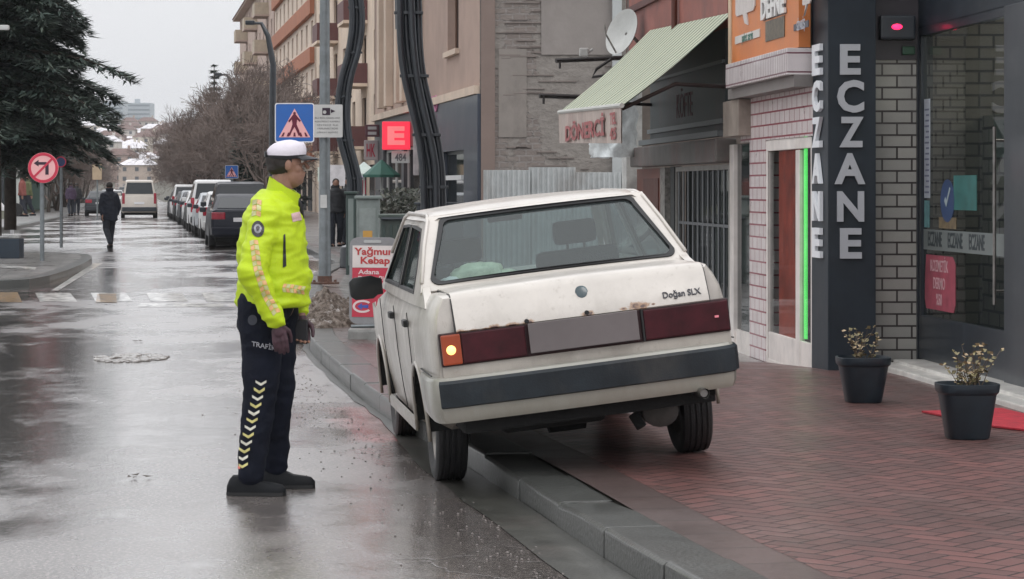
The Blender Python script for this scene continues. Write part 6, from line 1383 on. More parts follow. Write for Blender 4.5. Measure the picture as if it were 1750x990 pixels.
def ex1(x0, x1, Y, z1, t):
    MB().box(x0+.05, x1-.05, Y-.01, Y+.001, .5, z1-.15).build('door', mat('cabinet_door', (.24, .27, .26), .5, var=.2, vs=5), t)
    MB().box(x0+(x1-x0)*.30, x0+(x1-x0)*.72, Y-.016, Y-.010, z1-.85, z1-.52).build('orange_label', mat('orange_label', (.55, .30, .07), .5), t)
    MB().box(x0+(x1-x0)*.25, x0+(x1-x0)*.8, Y-.016, Y-.010, z1-1.25, z1-1.0).build('white_label', SWHITE, t)
cab('kiosk_cabinet', 'pale grey-green cabinet with a small orange label, behind the kebab board', 609, 647, 340, 40, .5, GRC, ex1)
cab('utility_cabinet', 'tall narrow dark green cabinet left of the grey cabinet', 591, 608, 332, 43, .4, GRN)
def bn(x0, x1, Y, z1, t):
    MB().tube([(x0+.02, Y-.05, z1-.02), (x1-.02, Y-.05, z1-.02)], .025, 8).build('handle_bar', CHARD, t, smooth=30)
    for x in (x0+.12, x1-.12): MB().lathe([(.08, -.03), (.08, .03)], Matrix.Translation((x, Y-.02, .16)) @ Matrix.Rotation(pi/2, 4, 'Y'), 14).build('wheel', RUBBER, t)
    mb = MB(); 
    for k in range(5): x = x0+(x1-x0)*(k+.5)/5; mb.box(x-.02, x+.02, Y-.03, Y, .25, z1-.12)
    mb.build('rib', GRN, t)
cab('wheeled_bin', 'dark green wheeled rubbish container beside the white saloon roof', 650, 712, 372, 38.5, 1.0, mat('bin_grey_green', (.07, .09, .08), .5, var=.3, vs=4), bn, 'bin')
pl = MB(); c_ = W(752, 352, 44); pl.cbox(c_.x-.42, c_.x+.42, 44, 44.5, .1, Zp(350, 44), .03); tt = thing('black_plinth_box', 'black waist-high box at the foot of the large wavy lamp post', 'box', (c_.x, 44, .1)); pl.build('body', CHARD, tt); MB().cbox(c_.x-.46, c_.x+.46, 43.96, 44.54, Zp(350, 44), Zp(346, 44), .01).build('lid', CHARD, tt)
# green market parasol and white banner stands before the far shops
def parasol(px, py, Y, r, lb, m):
    p = W(px, py, Y); t = thing('parasol', lb, 'parasol', (p.x, Y, .1)); MB().tube([(p.x, Y, .1), (p.x, Y, p.z+.35)], .03, 8).build('pole', SGREY, t)
    mb = MB(); mb.lathe([(r, p.z-.05), (r*1.0, p.z+.02), (.02, p.z+.42)], Matrix.Translation((p.x, Y, 0)), 8, caps=False); mb.build('canopy', m, t)
parasol(652, 300, 66, .50, 'small green parasol on a pale pole under the red E sign', mat('parasol_green', (.03, .12, .09), .6))
parasol(622, 298, 84, .5, 'pale green-white parasol in front of the far shops', mat('parasol_pale', (.45, .52, .48), .6))
def banner(px0, px1, py0, py1, Y, m, lb, txt=None, tm=None):
    a, b_ = W(px0, py1, Y), W(px1, py0, Y); t = thing('shop_banner', lb, 'banner', (a.x, Y, .1), 'banners and boards of the far shops'); bd = MB().box(a.x, b_.x, Y, Y+.05, a.z, b_.z).build('panel', m, t)
    for x in (a.x+.05, b_.x-.05): MB().tube([(x, Y+.03, .1), (x, Y+.03, b_.z)], .02, 6).build('post', SGREY, t)
    if txt: fit_text(MB(), txt, facing(Vector(((a.x+b_.x)/2, Y-.004, (a.z+b_.z)/2))), (b_.x-a.x)*.75, (b_.z-a.z)*.5, .01, .0).build('lettering', tm, bd)
WBN = mat('banner_white', (.62, .60, .62), .6, var=.25, vs=2)
banner(562, 590, 282, 318, 86, WBN, 'white shop board right behind the tall pole')
banner(594, 622, 288, 306, 88, mat('banner_lilac', (.45, .40, .55), .6, var=.3, vs=2), 'lilac-white shop board left of the green parasol')
banner(606, 625, 308, 332, 84, mat('banner_red', (.42, .03, .06), .6, var=.2, vs=2), 'red banner in a white frame below the shop boards')
banner(543, 560, 286, 310, 90, mat('banner_pale_green', (.50, .56, .50), .6, var=.3, vs=2), 'pale shop board left of the tall pole')
# overhead cable arm and lantern at the very left edge
p = W(14, 47, 50); mb = MB(); mb.cbox(p.x-1.2, p.x, 50, 50.15, p.z-.05, p.z+.05, .02); tt = thing('street_light_head', 'pale flat street light head poking in at the top left edge', 'street light', (p.x-1.2, 50, .1)); mb.build('lamp_head', SGREY, tt); MB().tube([(p.x-1.15, 50.08, .1), (p.x-1.15, 50.08, p.z)], .07, 8).build('post', GALV, tt)
q = W(20, 180, 75); t = thing('white_frame_post', 'thin pale post rising through the cedar shade left of the no left turn sign', 'post', (q.x, 75, .3)); MB().box(q.x-.05, q.x+.05, 75, 75.1, .2, Zp(182, 75)).build('post', SWHITE, t); MB().box(q.x-.05, W(58, 266, 75).x, 75, 75.12, Zp(272, 75), Zp(265, 75)).build('arm', SWHITE, t); MB().cbox(q.x-.12, q.x+.12, 74.9, 75.2, Zp(185, 75), Zp(180, 75), .02).build('cap', SGREY, t)

# ---------------- parked and driving cars ----------------
def paint(name, col): return mat(name, col, .45, var=.06, vs=1, coat=.15, spec=.25, stain=tuple(x*.7+.005 for x in col), stw=.3)
CG = glass('far_car_glass', (.10, .12, .13), 1.0, .03, (.03, .035, .04), .75)
KINDS = {  # half width, length, height; roof stations (y from rear, z), nose
 'sedan': dict(hw=.88, L=4.6, belt=.93, deck=1.02, rb=.55, rt=1.35, ft=2.75, fb=3.55, h=1.43, hood=.90),
 'suv': dict(hw=.92, L=4.5, belt=1.05, deck=1.08, rb=.06, rt=.45, ft=2.7, fb=3.45, h=1.78, hood=1.05),
 'hatch': dict(hw=.84, L=4.0, belt=.93, deck=.98, rb=.05, rt=.45, ft=2.3, fb=3.1, h=1.48, hood=.92),
 'van': dict(hw=.92, L=4.6, belt=1.12, deck=1.14, rb=.03, rt=.22, ft=2.9, fb=3.6, h=1.90, hood=1.10)}
def make_car(kind, pm, label, cat='car', lenscol=None, plate=True, group='cars parked along the right kerb'):
    k = KINDS[kind]; t = thing('parked_car' if 'parked' in group else 'car', label, cat, (0, 0, 0), group); hw_, L_, zb_ = k['hw'], k['L'], .28; B_ = k['belt']
    def s_(y, hb, hs, z0, zs, zt): half = [(0, z0), (hb-.08, z0), (hb, z0+.08), (hs, .55), (hs, zs-.10), (hs-.04, zs-.01), (hs-.12, zt), (0, zt+.015)]; return [Vector((x, y, z)) for x, z in half+[(-x, z) for x, z in reversed(half[1:-1])]]
    dk = k['deck']
    secs = [s_(0, hw_-.10, hw_-.10, .36, dk-.08, dk-.05), s_(.06, hw_-.05, hw_-.03, .30, dk-.02, dk), s_(.6, hw_-.01, hw_, .24, dk, dk+.01), s_(1.6, hw_, hw_, .22, B_, B_+.02), s_(L_*.6, hw_, hw_, .22, B_, B_+.02), s_(k['fb'], hw_, hw_, .22, B_-.02, B_+.02), s_(L_-.35, hw_-.03, hw_-.03, .25, k['hood']-.12, k['hood']-.06), s_(L_-.02, hw_-.14, hw_-.14, .34, .66, .70)]
    bo = MB().loft(secs).build('body', pm, t, smooth=38)
    # greenhouse: one lofted cabin, windows set on it
    h_ = k['h']; wb, wt = hw_-.07, hw_-.24
    zr = dk if k['rb'] < .3 else dk
    cabs = [(k['rb'], zr, wb), (k['rt'], h_-.05, wt), (k['rt']+.35, h_, wt), ((k['rt']+k['ft'])/2, h_+.02, wt), (k['ft'], h_-.04, wt), (k['fb'], B_, wb)]
    mb = MB(); ring = []
    for y, z, w_ in cabs: ring.append([Vector((-wb, y, B_-.05)), Vector((-w_, y, z-.03)), Vector((-w_+.08, y, z)), Vector((w_-.08, y, z)), Vector((w_, y, z-.03)), Vector((wb, y, B_-.05))])
    mb.loft(ring); rf_ = mb.build('roof', pm, t, smooth=30)
    # rear window
    y0, z0, y1, z1 = k['rb'], zr, k['rt'], h_-.05; d = Vector((0, y1-y0, z1-z0)); n_ = Vector((0, -d.z, d.y)).normalized()
    def rwf(a, b_, o): return Vector((a, y0, z0))+d*b_+n_*(.006+o)
    MB().plate([(-wb+.14, .10), (wb-.14, .10), (wt-.06, .90), (-wt+.06, .90)], [], rwf, 0, .004).build('rear_window', CG, t)
    d2y0, d2z0, d2y1, d2z1 = k['fb'], B_, k['ft'], h_-.04; d2 = Vector((0, d2y1-d2y0, d2z1-d2z0)); n2 = Vector((0, abs(d2.z), abs(d2.y))).normalized()
    MB().plate([(-wb+.12, .08), (wb-.12, .08), (wt-.05, .92), (-wt+.05, .92)], [], lambda a, b_, o: Vector((a, d2y0, d2z0))+d2*b_+n2*(.006+o), 0, .004).build('windscreen', CG, t)
    for sd in (-1, 1):
        def swf(a, b_, o): f_ = b_; return Vector((sd*(wb+(wt-wb)*f_+.008+o), a, B_-.05+(h_-.08-B_+.05)*f_))
        mid = (k['rt']+k['ft'])/2+.1
        MB().plate([(k['rb']+(.45 if kind == 'sedan' else .35), .16), (k['rt']+.12, .93), (mid-.04, .95), (mid-.04, .16)], [], swf, 0, .004).build('side_window', CG, t)
        MB().plate([(mid+.04, .16), (mid+.04, .95), (k['ft']-.12, .93), (k['fb']-.35, .16)], [], swf, 0, .004).build('side_window', CG, t)
        m_ = MB().cbox(sd*(hw_+.10)-.09, sd*(hw_+.10)+.09, k['fb']-.42, k['fb']-.30, B_, B_+.14, .03).build('wing_mirror', CHARD if kind != 'van' else pm, t)
        if kind == 'sedan': lm = MB().cbox(sd*(hw_-.22)-.19, sd*(hw_-.22)+.19, -.012, .12, dk-.26, dk-.06, .03)
        elif kind == 'hatch': lm = MB().cbox(sd*(hw_-.14)-.10, sd*(hw_-.14)+.10, -.012, .12, dk-.26, dk+.02, .03)
        else: lm = MB().cbox(sd*(hw_-.12)-.07, sd*(hw_-.12)+.07, -.012, .12, .72, dk+.12, .03)
        lm.build('tail_lamp', mat('far_red_lens', (.30, .012, .03), .2, coat=.6, var=.3, vs=9), t)
        for y in (.85, L_-.85):
            M = Matrix.Translation((sd*(hw_-.09), y, .32)) @ Matrix.Rotation(pi/2*sd, 4, 'Y'); ty = MB().lathe([(.20, -.10), (.31, -.10), (.325, -.07), (.325, .07), (.31, .10), (.20, .095)], M, 24).build('wheel', TYRE, t, smooth=30)
            MB().lathe([(.19, .085), (.06, .07), (.02, .10)], M, 18).build('rim', GALV, ty, smooth=30)
    MB().cbox(-hw_+.04, hw_-.04, -.07, .2, .34, .56, .04).build('rear_bumper', pm if kind != 'van' else CHARD, t)
    if plate: MB().box(-.26, .26, -.022 if kind != 'sedan' else -.018, -.0, .70, .81).build('number_plate', SWHITE, t)
    MB().box(-hw_+.15, hw_-.15, .15, L_-.3, .16, .28).build('underside', UNDER, t)
    return t
def stand(t, c_, Y, rz=None):
    t.location = (SX(c_, Y), Y, road_z(0, Y)); t.rotation_euler = (0, 0, atan2(660, 4200) if rz is None else rz)
navy, blk, silv, wht, gry, bei = paint('navy_paint', (.006, .008, .018)), paint('black_paint', (.006, .006, .008)), paint('silver_paint', (.38, .40, .42)), paint('car_white_paint', (.62, .62, .62)), paint('grey_paint', (.035, .038, .045)), paint('beige_paint', (.58, .53, .48))
Y = 66.0
row = [('sedan', navy, 'dark navy saloon nearest in the row parked on the right'), ('suv', gry, 'tall dark grey people carrier parked second in the right row'), ('hatch', wht, 'white hatchback parked third, peeping out beyond the people carrier'), ('sedan', silv, 'silver saloon parked fourth in the right row'), ('van', wht, 'white van parked fifth in the right row, roof above the others'), ('sedan', blk, 'black saloon parked sixth in the right row'), ('hatch', wht, 'small white hatchback parked seventh in the right row'), ('sedan', gry, 'dark grey saloon parked eighth in the right row'), ('hatch', silv, 'silver hatchback parked ninth in the right row'), ('sedan', blk, 'black saloon parked tenth in the right row'), ('suv', wht, 'white people carrier far along the right row'), ('sedan', navy, 'dark blue saloon far along the right row'), ('hatch', gry, 'grey hatchback at the far end of the right row')]
for i, (kd, pm_, lb) in enumerate(row):
    c_ = make_car(kd, pm_, lb); stand(c_, 3.15+(.25 if i == 1 else .0)+(.1 if i > 1 else 0), Y); Y += KINDS[kd]['L']+R.uniform(1.2, 1.9)
vn = make_car('van', bei, 'beige-white van driving away up the middle of the street', 'van', group='moving traffic'); stand(vn, .72, 131); vn.scale = (1.04, 1, 1.07)
ls = make_car('sedan', gry, 'dark saloon with red lamp parked at the left kerb beyond the walker', 'car', group='cars on the left side'); stand(ls, -1.45, 140)
for i, (px, Y, kd, pm_) in enumerate(((196, 210, 'sedan', wht), (186, 250, 'sedan', silv), (206, 290, 'hatch', blk), (198, 330, 'sedan', wht), (212, 370, 'suv', gry))):
    c_ = make_car(kd, pm_, ('white saloon', 'silver saloon', 'black hatchback', 'white saloon beyond', 'grey people carrier')[i]+' in the distant traffic at the end of the street', 'car', group='distant traffic'); x = (px-875)/F*Y; c_.location = (x, Y, road_z(0, Y)); c_.rotation_euler = (0, 0, pi+atan2(660, 4200))
# scooter far left
p = W(4, 360, 95); sc_ = thing('motor_scooter', 'white scooter parked at the far left in front of the green building', 'scooter', (p.x, 95, .5))
for dx in (-.55, .55): MB().lathe([(.12, -.05), (.24, -.05), (.25, 0), (.24, .05), (.12, .05)], Matrix.Translation((p.x+dx, 95, .78)) @ Matrix.Rotation(pi/2, 4, 'X'), 18).build('wheel', RUBBER, sc_, smooth=30)
mb = MB(); mb.loft([[Vector((p.x+x, 95+y, z)) for y, z in ((-.13, z0), (.13, z0), (.10, z1), (-.10, z1))] for x, z0, z1 in ((-.6, .85, 1.15), (-.2, .75, 1.25), (.15, .72, .82), (.35, .75, 1.35), (.45, .95, 1.5))]); mb.build('body', wht, sc_, bevel=.03)
MB().cbox(p.x-.62, p.x-.05, 94.85, 95.15, 1.25, 1.36, .04).build('saddle', RUBBER, sc_); MB().tube([(p.x+.42, 94.7, 1.58), (p.x+.42, 95.3, 1.58)], .02, 6).build('handlebar', DKS, sc_)
# ---------------- people ----------------
def remesh_blob(name, prims, m, parent, voxel, smooth_it=3, wrinkle=0.0, ws=(8, 8, 8), seed=0.0, keep=None, wr_fn=None):
    """prims: ('c', p0, p1, r0, r1, flat) tapered capsule, ('e', centre, radii, rotz) ellipsoid -> one continuous surface"""
    mb = MB()
    for p in prims:
        if p[0] == 'c':
            _, a, b_, r0, r1 = p[:5]; a, b_ = Vector(a), Vector(b_); d = (b_-a).normalized(); n = 6
            pts = [a-d*r0*cos(pi/2*k/n) for k in range(n)]+[a, b_]+[b_+d*r1*sin(pi/2*k/n) for k in range(1, n+1)]
            rs = [max(.0005, r0*sin(pi/2*k/n)) for k in range(n)]+[r0, r1]+[max(.0005, r1*cos(pi/2*k/n)) for k in range(1, n+1)]
            mb.tube(pts, rs, 16)
        elif p[0] == 'e':
            _, c_, r_, *rot = p; bm = bmesh.new(); bmesh.ops.create_icosphere(bm, subdivisions=3, radius=1)
            M = Matrix.Translation(c_) @ (rot[0] if rot else Matrix.Identity(4)) @ Matrix.Diagonal((r_[0], r_[1], r_[2], 1)); mb.bm(bm, M)
        else:      # 'l': lofted ellipses (z, xc, yc, rx, ry)
            n = 32; mb.loft([[Vector((xc+rx*cos(2*pi*k/n), yc+ry*sin(2*pi*k/n), z)) for k in range(n)] for z, xc, yc, rx, ry in p[1]])
    o = mb.build(name, m, parent); md = o.modifiers.new('r', 'REMESH'); md.mode = 'VOXEL'; md.voxel_size = voxel
    md2 = o.modifiers.new('s', 'SMOOTH'); md2.iterations = smooth_it; md2.factor = .5; bake(o)
    me = o.data
    if wrinkle:
        me.update(); ns = [v.normal.copy() for v in me.vertices]
        for v, n_ in zip(me.vertices, ns):
            q = Vector((v.co.x*ws[0], v.co.y*ws[1], v.co.z*ws[2]))+Vector((seed, seed*2, 0)); k = 1-abs(noise.noise(q))*3.2; k2 = 1-abs(noise.noise(q*1.9+Vector((5, 1, 2))))*3.0; k = max(-1, k)*.6+max(-1, k2)*.4-.2
            v.co += n_*wrinkle*k*(wr_fn(v.co) if wr_fn else 1)
    me.polygons.foreach_set('use_smooth', [True]*len(me.polygons)); me.update(); return o
SKIN = mat('skin', (.27, .145, .10), .5, var=.12, vs=20); HAIR = mat('dark_hair', (.018, .013, .011), .7, var=.3, vs=60)
HIVIS = mat('hivis_yellow', (.46, .61, .015), .55, var=.07, vs=3, bump=.25, bs=35, spec=.3)
TROU = mat('navy_trousers', (.007, .009, .017), .85, var=.3, vs=5, bump=.3, bs=60, spec=.2); BOOT = mat('black_leather', (.009, .010, .012), .65, var=.3, vs=8, spec=.2)
OX, OY = -1.29, 12.90
of = thing('person', 'person in yellow hi-vis police jacket, dark trousers and white cap standing in the road', 'person', (OX, OY, 0))
def L(x, y, z): return Vector((OX+x, OY+y, z))
# body: head, neck, trunk core, arms, hands, legs as one surface
hc = L(.112, 0, 1.725); Hd = Matrix.Rotation(radians(10), 4, 'Z')
def hp_(x, y, z): v = Hd @ Vector((x, y, z, 1)); return hc+Vector((v.x, v.y, v.z))
B = [('e', hp_(-.012, 0, .022), (.093, .077, .105), Hd), ('e', hp_(.022, 0, -.055), (.066, .058, .070), Hd), ('e', hp_(.052, 0, -.085), (.032, .030, .024), Hd), ('c', hp_(.080, 0, .022), hp_(.106, 0, -.014), .008, .0115), ('e', hp_(.084, 0, -.044), (.012, .022, .007), Hd), ('e', hp_(.080, 0, -.058), (.013, .020, .008), Hd), ('e', hp_(.068, 0, .038), (.020, .050, .010), Hd),
     ('e', hp_(.040, -.042, -.022), (.030, .018, .026), Hd), ('e', hp_(.040, .042, -.022), (.030, .018, .026), Hd),
     ('e', hp_(-.004, -.076, -.005), (.019, .010, .031), Hd), ('e', hp_(-.004, .076, -.005), (.019, .010, .031), Hd),
     ('c', hp_(-.02, 0, -.05), L(.055, 0, 1.50), .058, .068), ('c', L(.04, 0, 1.40), L(.03, 0, 1.0), .12, .12),
     ('c', L(.02, -.16, 1.42), L(-.02, -.27, 1.15), .05, .042), ('c', L(-.02, -.27, 1.15), L(.078, -.265, .915), .040, .029),
     ('c', L(.04, .16, 1.42), L(.09, .25, 1.15), .05, .042), ('c', L(.09, .25, 1.15), L(.165, .16, .93), .040, .029),
     ('c', L(.01, -.09, .95), L(-.02, -.10, .52), .09, .06), ('c', L(-.02, -.10, .52), L(-.085, -.10, .10), .055, .04), ('c', L(.04, .09, .95), L(.05, .12, .52), .09, .06), ('c', L(.05, .12, .52), L(.04, .20, .10), .055, .04)]
def hand(Wr, d, palm_n, side, curl, s_=1.0):
    """palm, four unequal bent fingers and a thumb from the side of the palm; d = direction of the hand, side = towards the thumb"""
    d = Vector(d).normalized(); sd = Vector(side); sd = (sd-d*sd.dot(d)).normalized(); pn = d.cross(sd).normalized()
    if pn.dot(Vector(palm_n)) < 0: pn = -pn
    o = [('c', Wr, Wr+d*.045*s_, .026*s_, .026*s_)]
    for k, (off, ln) in enumerate(((.030, .070), (.010, .078), (-.010, .072), (-.029, .056))):
        a = Wr+d*.035*s_+sd*off*.7*s_; k0 = Wr+d*.088*s_+sd*off*s_; o.append(('c', a, k0, .0135*s_, .0115*s_)); p = k0; q = d.copy(); ang = curl*(1+.12*k)
        for j, f_ in enumerate((.42, .32, .26)):
            q = (q*cos(ang)+pn*sin(ang)).normalized(); n_ = p+q*ln*f_*s_; o.append(('c', p, n_, (.0098-.0008*j)*s_, (.0092-.001*j)*s_)); p = n_
            pn2 = (pn*cos(ang)-d*sin(ang))
    a = Wr+d*.022*s_+sd*.022*s_; b_ = a+(d*.6+sd*.65+pn*.35).normalized()*.042*s_; c_ = b_+(d*.9+sd*.15+pn*.45).normalized()*.034*s_; e_ = c_+(d*.9-sd*.1+pn*.4).normalized()*.024*s_
    return o+[('c', a, b_, .016*s_, .0125*s_), ('c', b_, c_, .0118*s_, .0105*s_), ('c', c_, e_, .0105*s_, .009*s_)]
B += hand(L(.082, -.268, .905), (.18, .02, -1), (0, 1, 0), (1, .15, .1), .28, 1.05)
B += hand(L(.168, .155, .915), (.12, -.05, -1), (0, -1, 0), (1, 0, 0), .62, 1.05)
obody = remesh_blob('body', B, SKIN, of, .0042, 2)
# dark gloves: the faces of the two hands
GLV = mat('plum_glove', (.060, .028, .038), .6, var=.4, vs=30); obody.data.materials.append(GLV)
for p in obody.data.polygons:
    if p.center.z < .925 and p.center.z > .70 and (p.center.y < -.20 or p.center.y > .10) and p.center.x > .03: p.material_index = 1
# eyes
for s in (-1, 1):
    bmz = bmesh.new(); bmesh.ops.create_icosphere(bmz, subdivisions=2, radius=.0115); e_ = MB().bm(bmz, Matrix.Translation(hp_(.072, s*.030, .018))).build('eye', mat('eye_white', (.6, .58, .55), .2), obody, smooth=True)
# cropped hair
def hairfn(o): pass
hr = [('e', hp_(-.020, 0, .022), (.096, .0815, .100), Hd), ('c', hp_(-.075, -.03, -.02), hp_(-.075, .03, -.02), .032, .032), ('e', hp_(-.03, -.064, .0), (.030, .018, .035), Hd), ('e', hp_(-.03, .064, .0), (.030, .018, .035), Hd)]
remesh_blob('hair', hr, HAIR, obody, .006, 2, .002, (60, 60, 60))
# face must stay clear of the hair: push it in front of the ears
hobj = [c for c in kids(obody) if c.name.startswith('hair')][0]
bm = bmesh.new(); bm.from_mesh(hobj.data); iv = Hd.inverted()
dl = []
for v in bm.verts:
    q = iv @ (Vector((v.co.x+OX, v.co.y+OY, v.co.z))-hc)
    if q.x > .018 + (.0 if q.z > 0 else -.02) or q.z < -.055: dl.append(v)
bmesh.ops.delete(bm, geom=dl, context='VERTS'); bm.to_mesh(hobj.data); bm.free()
# cap: white dome, dark band, black peak
cp = thing('cap_tmp', 'x', 'x'); bpy.data.objects.remove(cp)
WCAP = mat('white_cap_cloth', (.66, .62, .68), .7, var=.08, vs=8, bump=.3, bs=40); BCAP = mat('black_cap_trim', (.012, .012, .016), .5)
def capM(): return Matrix.Translation(hc) @ Hd @ Matrix.Rotation(radians(2), 4, 'Y')
mb = MB(); n = 36; secs = []
for z, rx, ry, xo in ((.038, .104, .088, -.010), (.055, .106, .090, -.009), (.075, .102, .087, -.006), (.093, .092, .079, -.002), (.108, .077, .066, .003), (.120, .055, .048, .007), (.127, .030, .027, .010), (.130, .006, .006, .011)):
    secs.append([capM() @ Vector((xo+rx*cos(2*pi*k/n)*(1+.012*sin(6*2*pi*k/n)), ry*sin(2*pi*k/n), z+(.012*max(0, cos(2*pi*k/n)) if z < .12 else 0))) for k in range(n)])
mb.loft(secs); cap = mb.build('cap', WCAP, of, smooth=60)
mb = MB(); secs = []
for z, rx, ry in ((.026, .103, .086), (.038, .1065, .0905), (.044, .1065, .0905)): secs.append([capM() @ Vector((-.010+rx*cos(2*pi*k/n), ry*sin(2*pi*k/n), z+.012*max(0, cos(2*pi*k/n)))) for k in range(n)])
mb.loft(secs); mb.build('cap_band', BCAP, cap, smooth=60)
def vis(u, v):
    a = (u-.5)*2*radians(62); r0 = .100; x = -.010+r0*cos(a)*1.02+v*.078*(cos(a*1.2)**.7 if cos(a*1.2) > 0 else 0); y = (.088+v*.004)*sin(a); return capM() @ Vector((x, y, .046-.018*v-.012*(1-cos(a))*1.5+.008))
mb = MB(); mb.grid(vis, 20, 6); mb.grid(lambda u, v: vis(u, v)-Vector((0, 0, .005)), 20, 6); mb.build('cap_peak', BCAP, cap, smooth=60)
MB().cbox(-.015, .015, -.004, .004, -.035, .035, .003, capM() @ Matrix.Translation((-.118, 0, .05)) @ Matrix.Rotation(pi/2, 4, 'Z') @ Matrix.Rotation(pi/2, 4, 'Y')).build('cap_strap', BCAP, cap)
# jacket
J = [('l', [(.985, .035+OX, OY, .185, .215), (1.00, .035+OX, OY, .198, .228), (1.06, .038+OX, OY, .190, .225), (1.12, .042+OX, OY, .186, .225), (1.25, .042+OX, OY, .176, .225), (1.36, .042+OX, OY, .164, .222), (1.45, .036+OX, OY, .155, .222), (1.51, .036+OX, OY, .132, .190), (1.555, .040+OX, OY, .105, .130), (1.59, .055+OX, OY, .082, .088)]),
     ('c', L(.02, -.155, 1.455), L(-.045, -.285, 1.17), .088, .074), ('c', L(-.045, -.285, 1.17), L(.066, -.272, .945), .073, .056), ('c', L(.066, -.272, .945), L(.074, -.271, .925), .056, .052),
     ('c', L(.05, .155, 1.455), L(.10, .265, 1.17), .088, .072), ('c', L(.10, .265, 1.17), L(.160, .175, .96), .070, .055),
     ('e', L(-.05, -.03, 1.25), (.10, .15, .22)), ('e', L(.13, 0, 1.13), (.11, .17, .10))]
jk = remesh_blob('jacket', J, HIVIS, of, .0085, 4, .011, (4.5, 4.5, 13), 3.0)
# collar
def coll(u, v, o=0):
    a = 2*pi*u; ct = L(.078+.02*v, 0, 0); rx, ry = .088-.006*v-o, .084-.008*v-o; zt = 1.662-.095*(.5+.5*cos(a)) ; zb = 1.55-.075*(.5+.5*cos(a)); return Vector((ct.x+rx*cos(a), OY+ry*sin(a), zb+(zt-zb)*v+.004*noise.noise(Vector((cos(a)*4, sin(a)*4, v*5)))))
mb = MB(); mb.grid(coll, 40, 6); mb.grid(lambda u, v: coll(u, v, .009), 40, 6); mb.add([coll(u/40, 1) for u in range(41)]+[coll(u/40, 1, .009) for u in range(41)], [(k, k+1, 42+k, 41+k) for k in range(40)]); mb.build('collar', HIVIS, jk, smooth=60)
mb = MB(); mb.tube([L(.150, -.012, 1.575), L(.178, -.008, 1.52), L(.19, -.004, 1.44)], [.012, .014, .010], 8); mb.build('dark_scarf', BCAP, jk, smooth=True)
# trousers
Tr = [('c', L(-.010, -.085, .985), L(-.018, -.098, .56), .132, .090), ('c', L(-.018, -.098, .56), L(-.070, -.10, .115), .088, .072), ('c', L(.030, .085, .985), L(.052, .115, .56), .128, .088), ('c', L(.052, .115, .56), L(.030, .20, .13), .086, .066), ('e', L(.0, 0, .98), (.145, .19, .11)),
      ('e', L(-.06, -.05, .90), (.09, .11, .10))]
tr_ = remesh_blob('trousers', Tr, TROU, of, .009, 3, .009, (5, 5, 9), 9.0)
# boots
def boot(x, y, z0=0.0, rz=0.0, Lb=.29):
    secs = []; M = Matrix.Translation(L(x, y, z0)) @ Matrix.Rotation(rz, 4, 'Z')
    for t, hw_, h_ in ((0, .028, .055), (.04, .038, .085), (.10, .042, .105), (.35, .043, .108), (.5, .045, .092), (.62, .046, .074), (.8, .047, .066), (.93, .040, .058), (1.0, .020, .036)):
        X_ = (t-.32)*Lb; secs.append([M @ Vector((X_, a, b_)) for a, b_ in ((-hw_, .018), (-hw_*1.02, h_*.55), (-hw_*.7, h_*.92), (0, h_), (hw_*.7, h_*.92), (hw_*1.02, h_*.55), (hw_, .018))])
    bo_ = MB().loft(secs).build('boot', BOOT, of, smooth=50); so_ = []
    for t, hw_ in ((-.005, .030), (.04, .040), (.35, .043), (.55, .046), (.8, .048), (.96, .036), (1.005, .016)): X_ = (t-.32)*Lb; so_.append([M @ Vector((X_, a, b_)) for a, b_ in ((-hw_, 0), (-hw_, .018), (hw_, .018), (hw_, 0))])
    MB().loft(so_).build('sole', RUBBER, bo_, smooth=40)
boot(-.095, -.10, .002, radians(-3), .305); boot(.035, .205, .002, radians(4), .30)
# black radio in the far hand
mb = MB(); mb.cbox(.165-.03, .165+.045, .10, .135, .775, .905, .010, Matrix.Translation(L(0, 0, 0))); rd = mb.build('held_glove', BCAP) ; setp(rd, 'black glove or radio held in the officer\'s far hand', 'glove')
mb = MB(); mb.tube([L(.155, .12, .90), L(.150, .12, .97)], .008, 8); mb.build('aerial', BCAP, rd)
# marks projected onto the cloth
def bvh(o):
    me = o.data; rl = rootloc(o); return BVHTree.FromPolygons([tuple(v.co+rl) for v in me.vertices], [tuple(p.vertices) for p in me.polygons])
Hcam = Vector((0, 0, H))
def proj(tree, px, py, off=.003):
    d = W(px, py, 10)-Hcam; d.normalize(); h_ = tree.ray_cast(Hcam, d)
    return None if h_[0] is None else h_[0]+h_[1]*off*(1 if h_[1].dot(d) < 0 else -1)
def decal(tree, quad, nu, nv, off=.003):
    mb = MB(); P = {}
    for j in range(nv+1):
        for i in range(nu+1):
            u, v = i/nu, j/nv; x = (quad[0][0]*(1-u)+quad[1][0]*u)*(1-v)+(quad[3][0]*(1-u)+quad[2][0]*u)*v; y = (quad[0][1]*(1-u)+quad[1][1]*u)*(1-v)+(quad[3][1]*(1-u)+quad[2][1]*u)*v; P[i, j] = proj(tree, x, y, off)
    for j in range(nv):
        for i in range(nu):
            q = [P[i, j], P[i+1, j], P[i+1, j+1], P[i, j+1]]
            if all(p is not None for p in q): mb.add(q, [(0, 1, 2, 3)])
    return mb
bj, bt = bvh(jk), bvh(tr_)
RORG = mat('orange_reflective', (.66, .38, .16), .4, var=.2, vs=30); RGRY = mat('grey_reflective', (.50, .50, .22), .35, var=.2, vs=30)
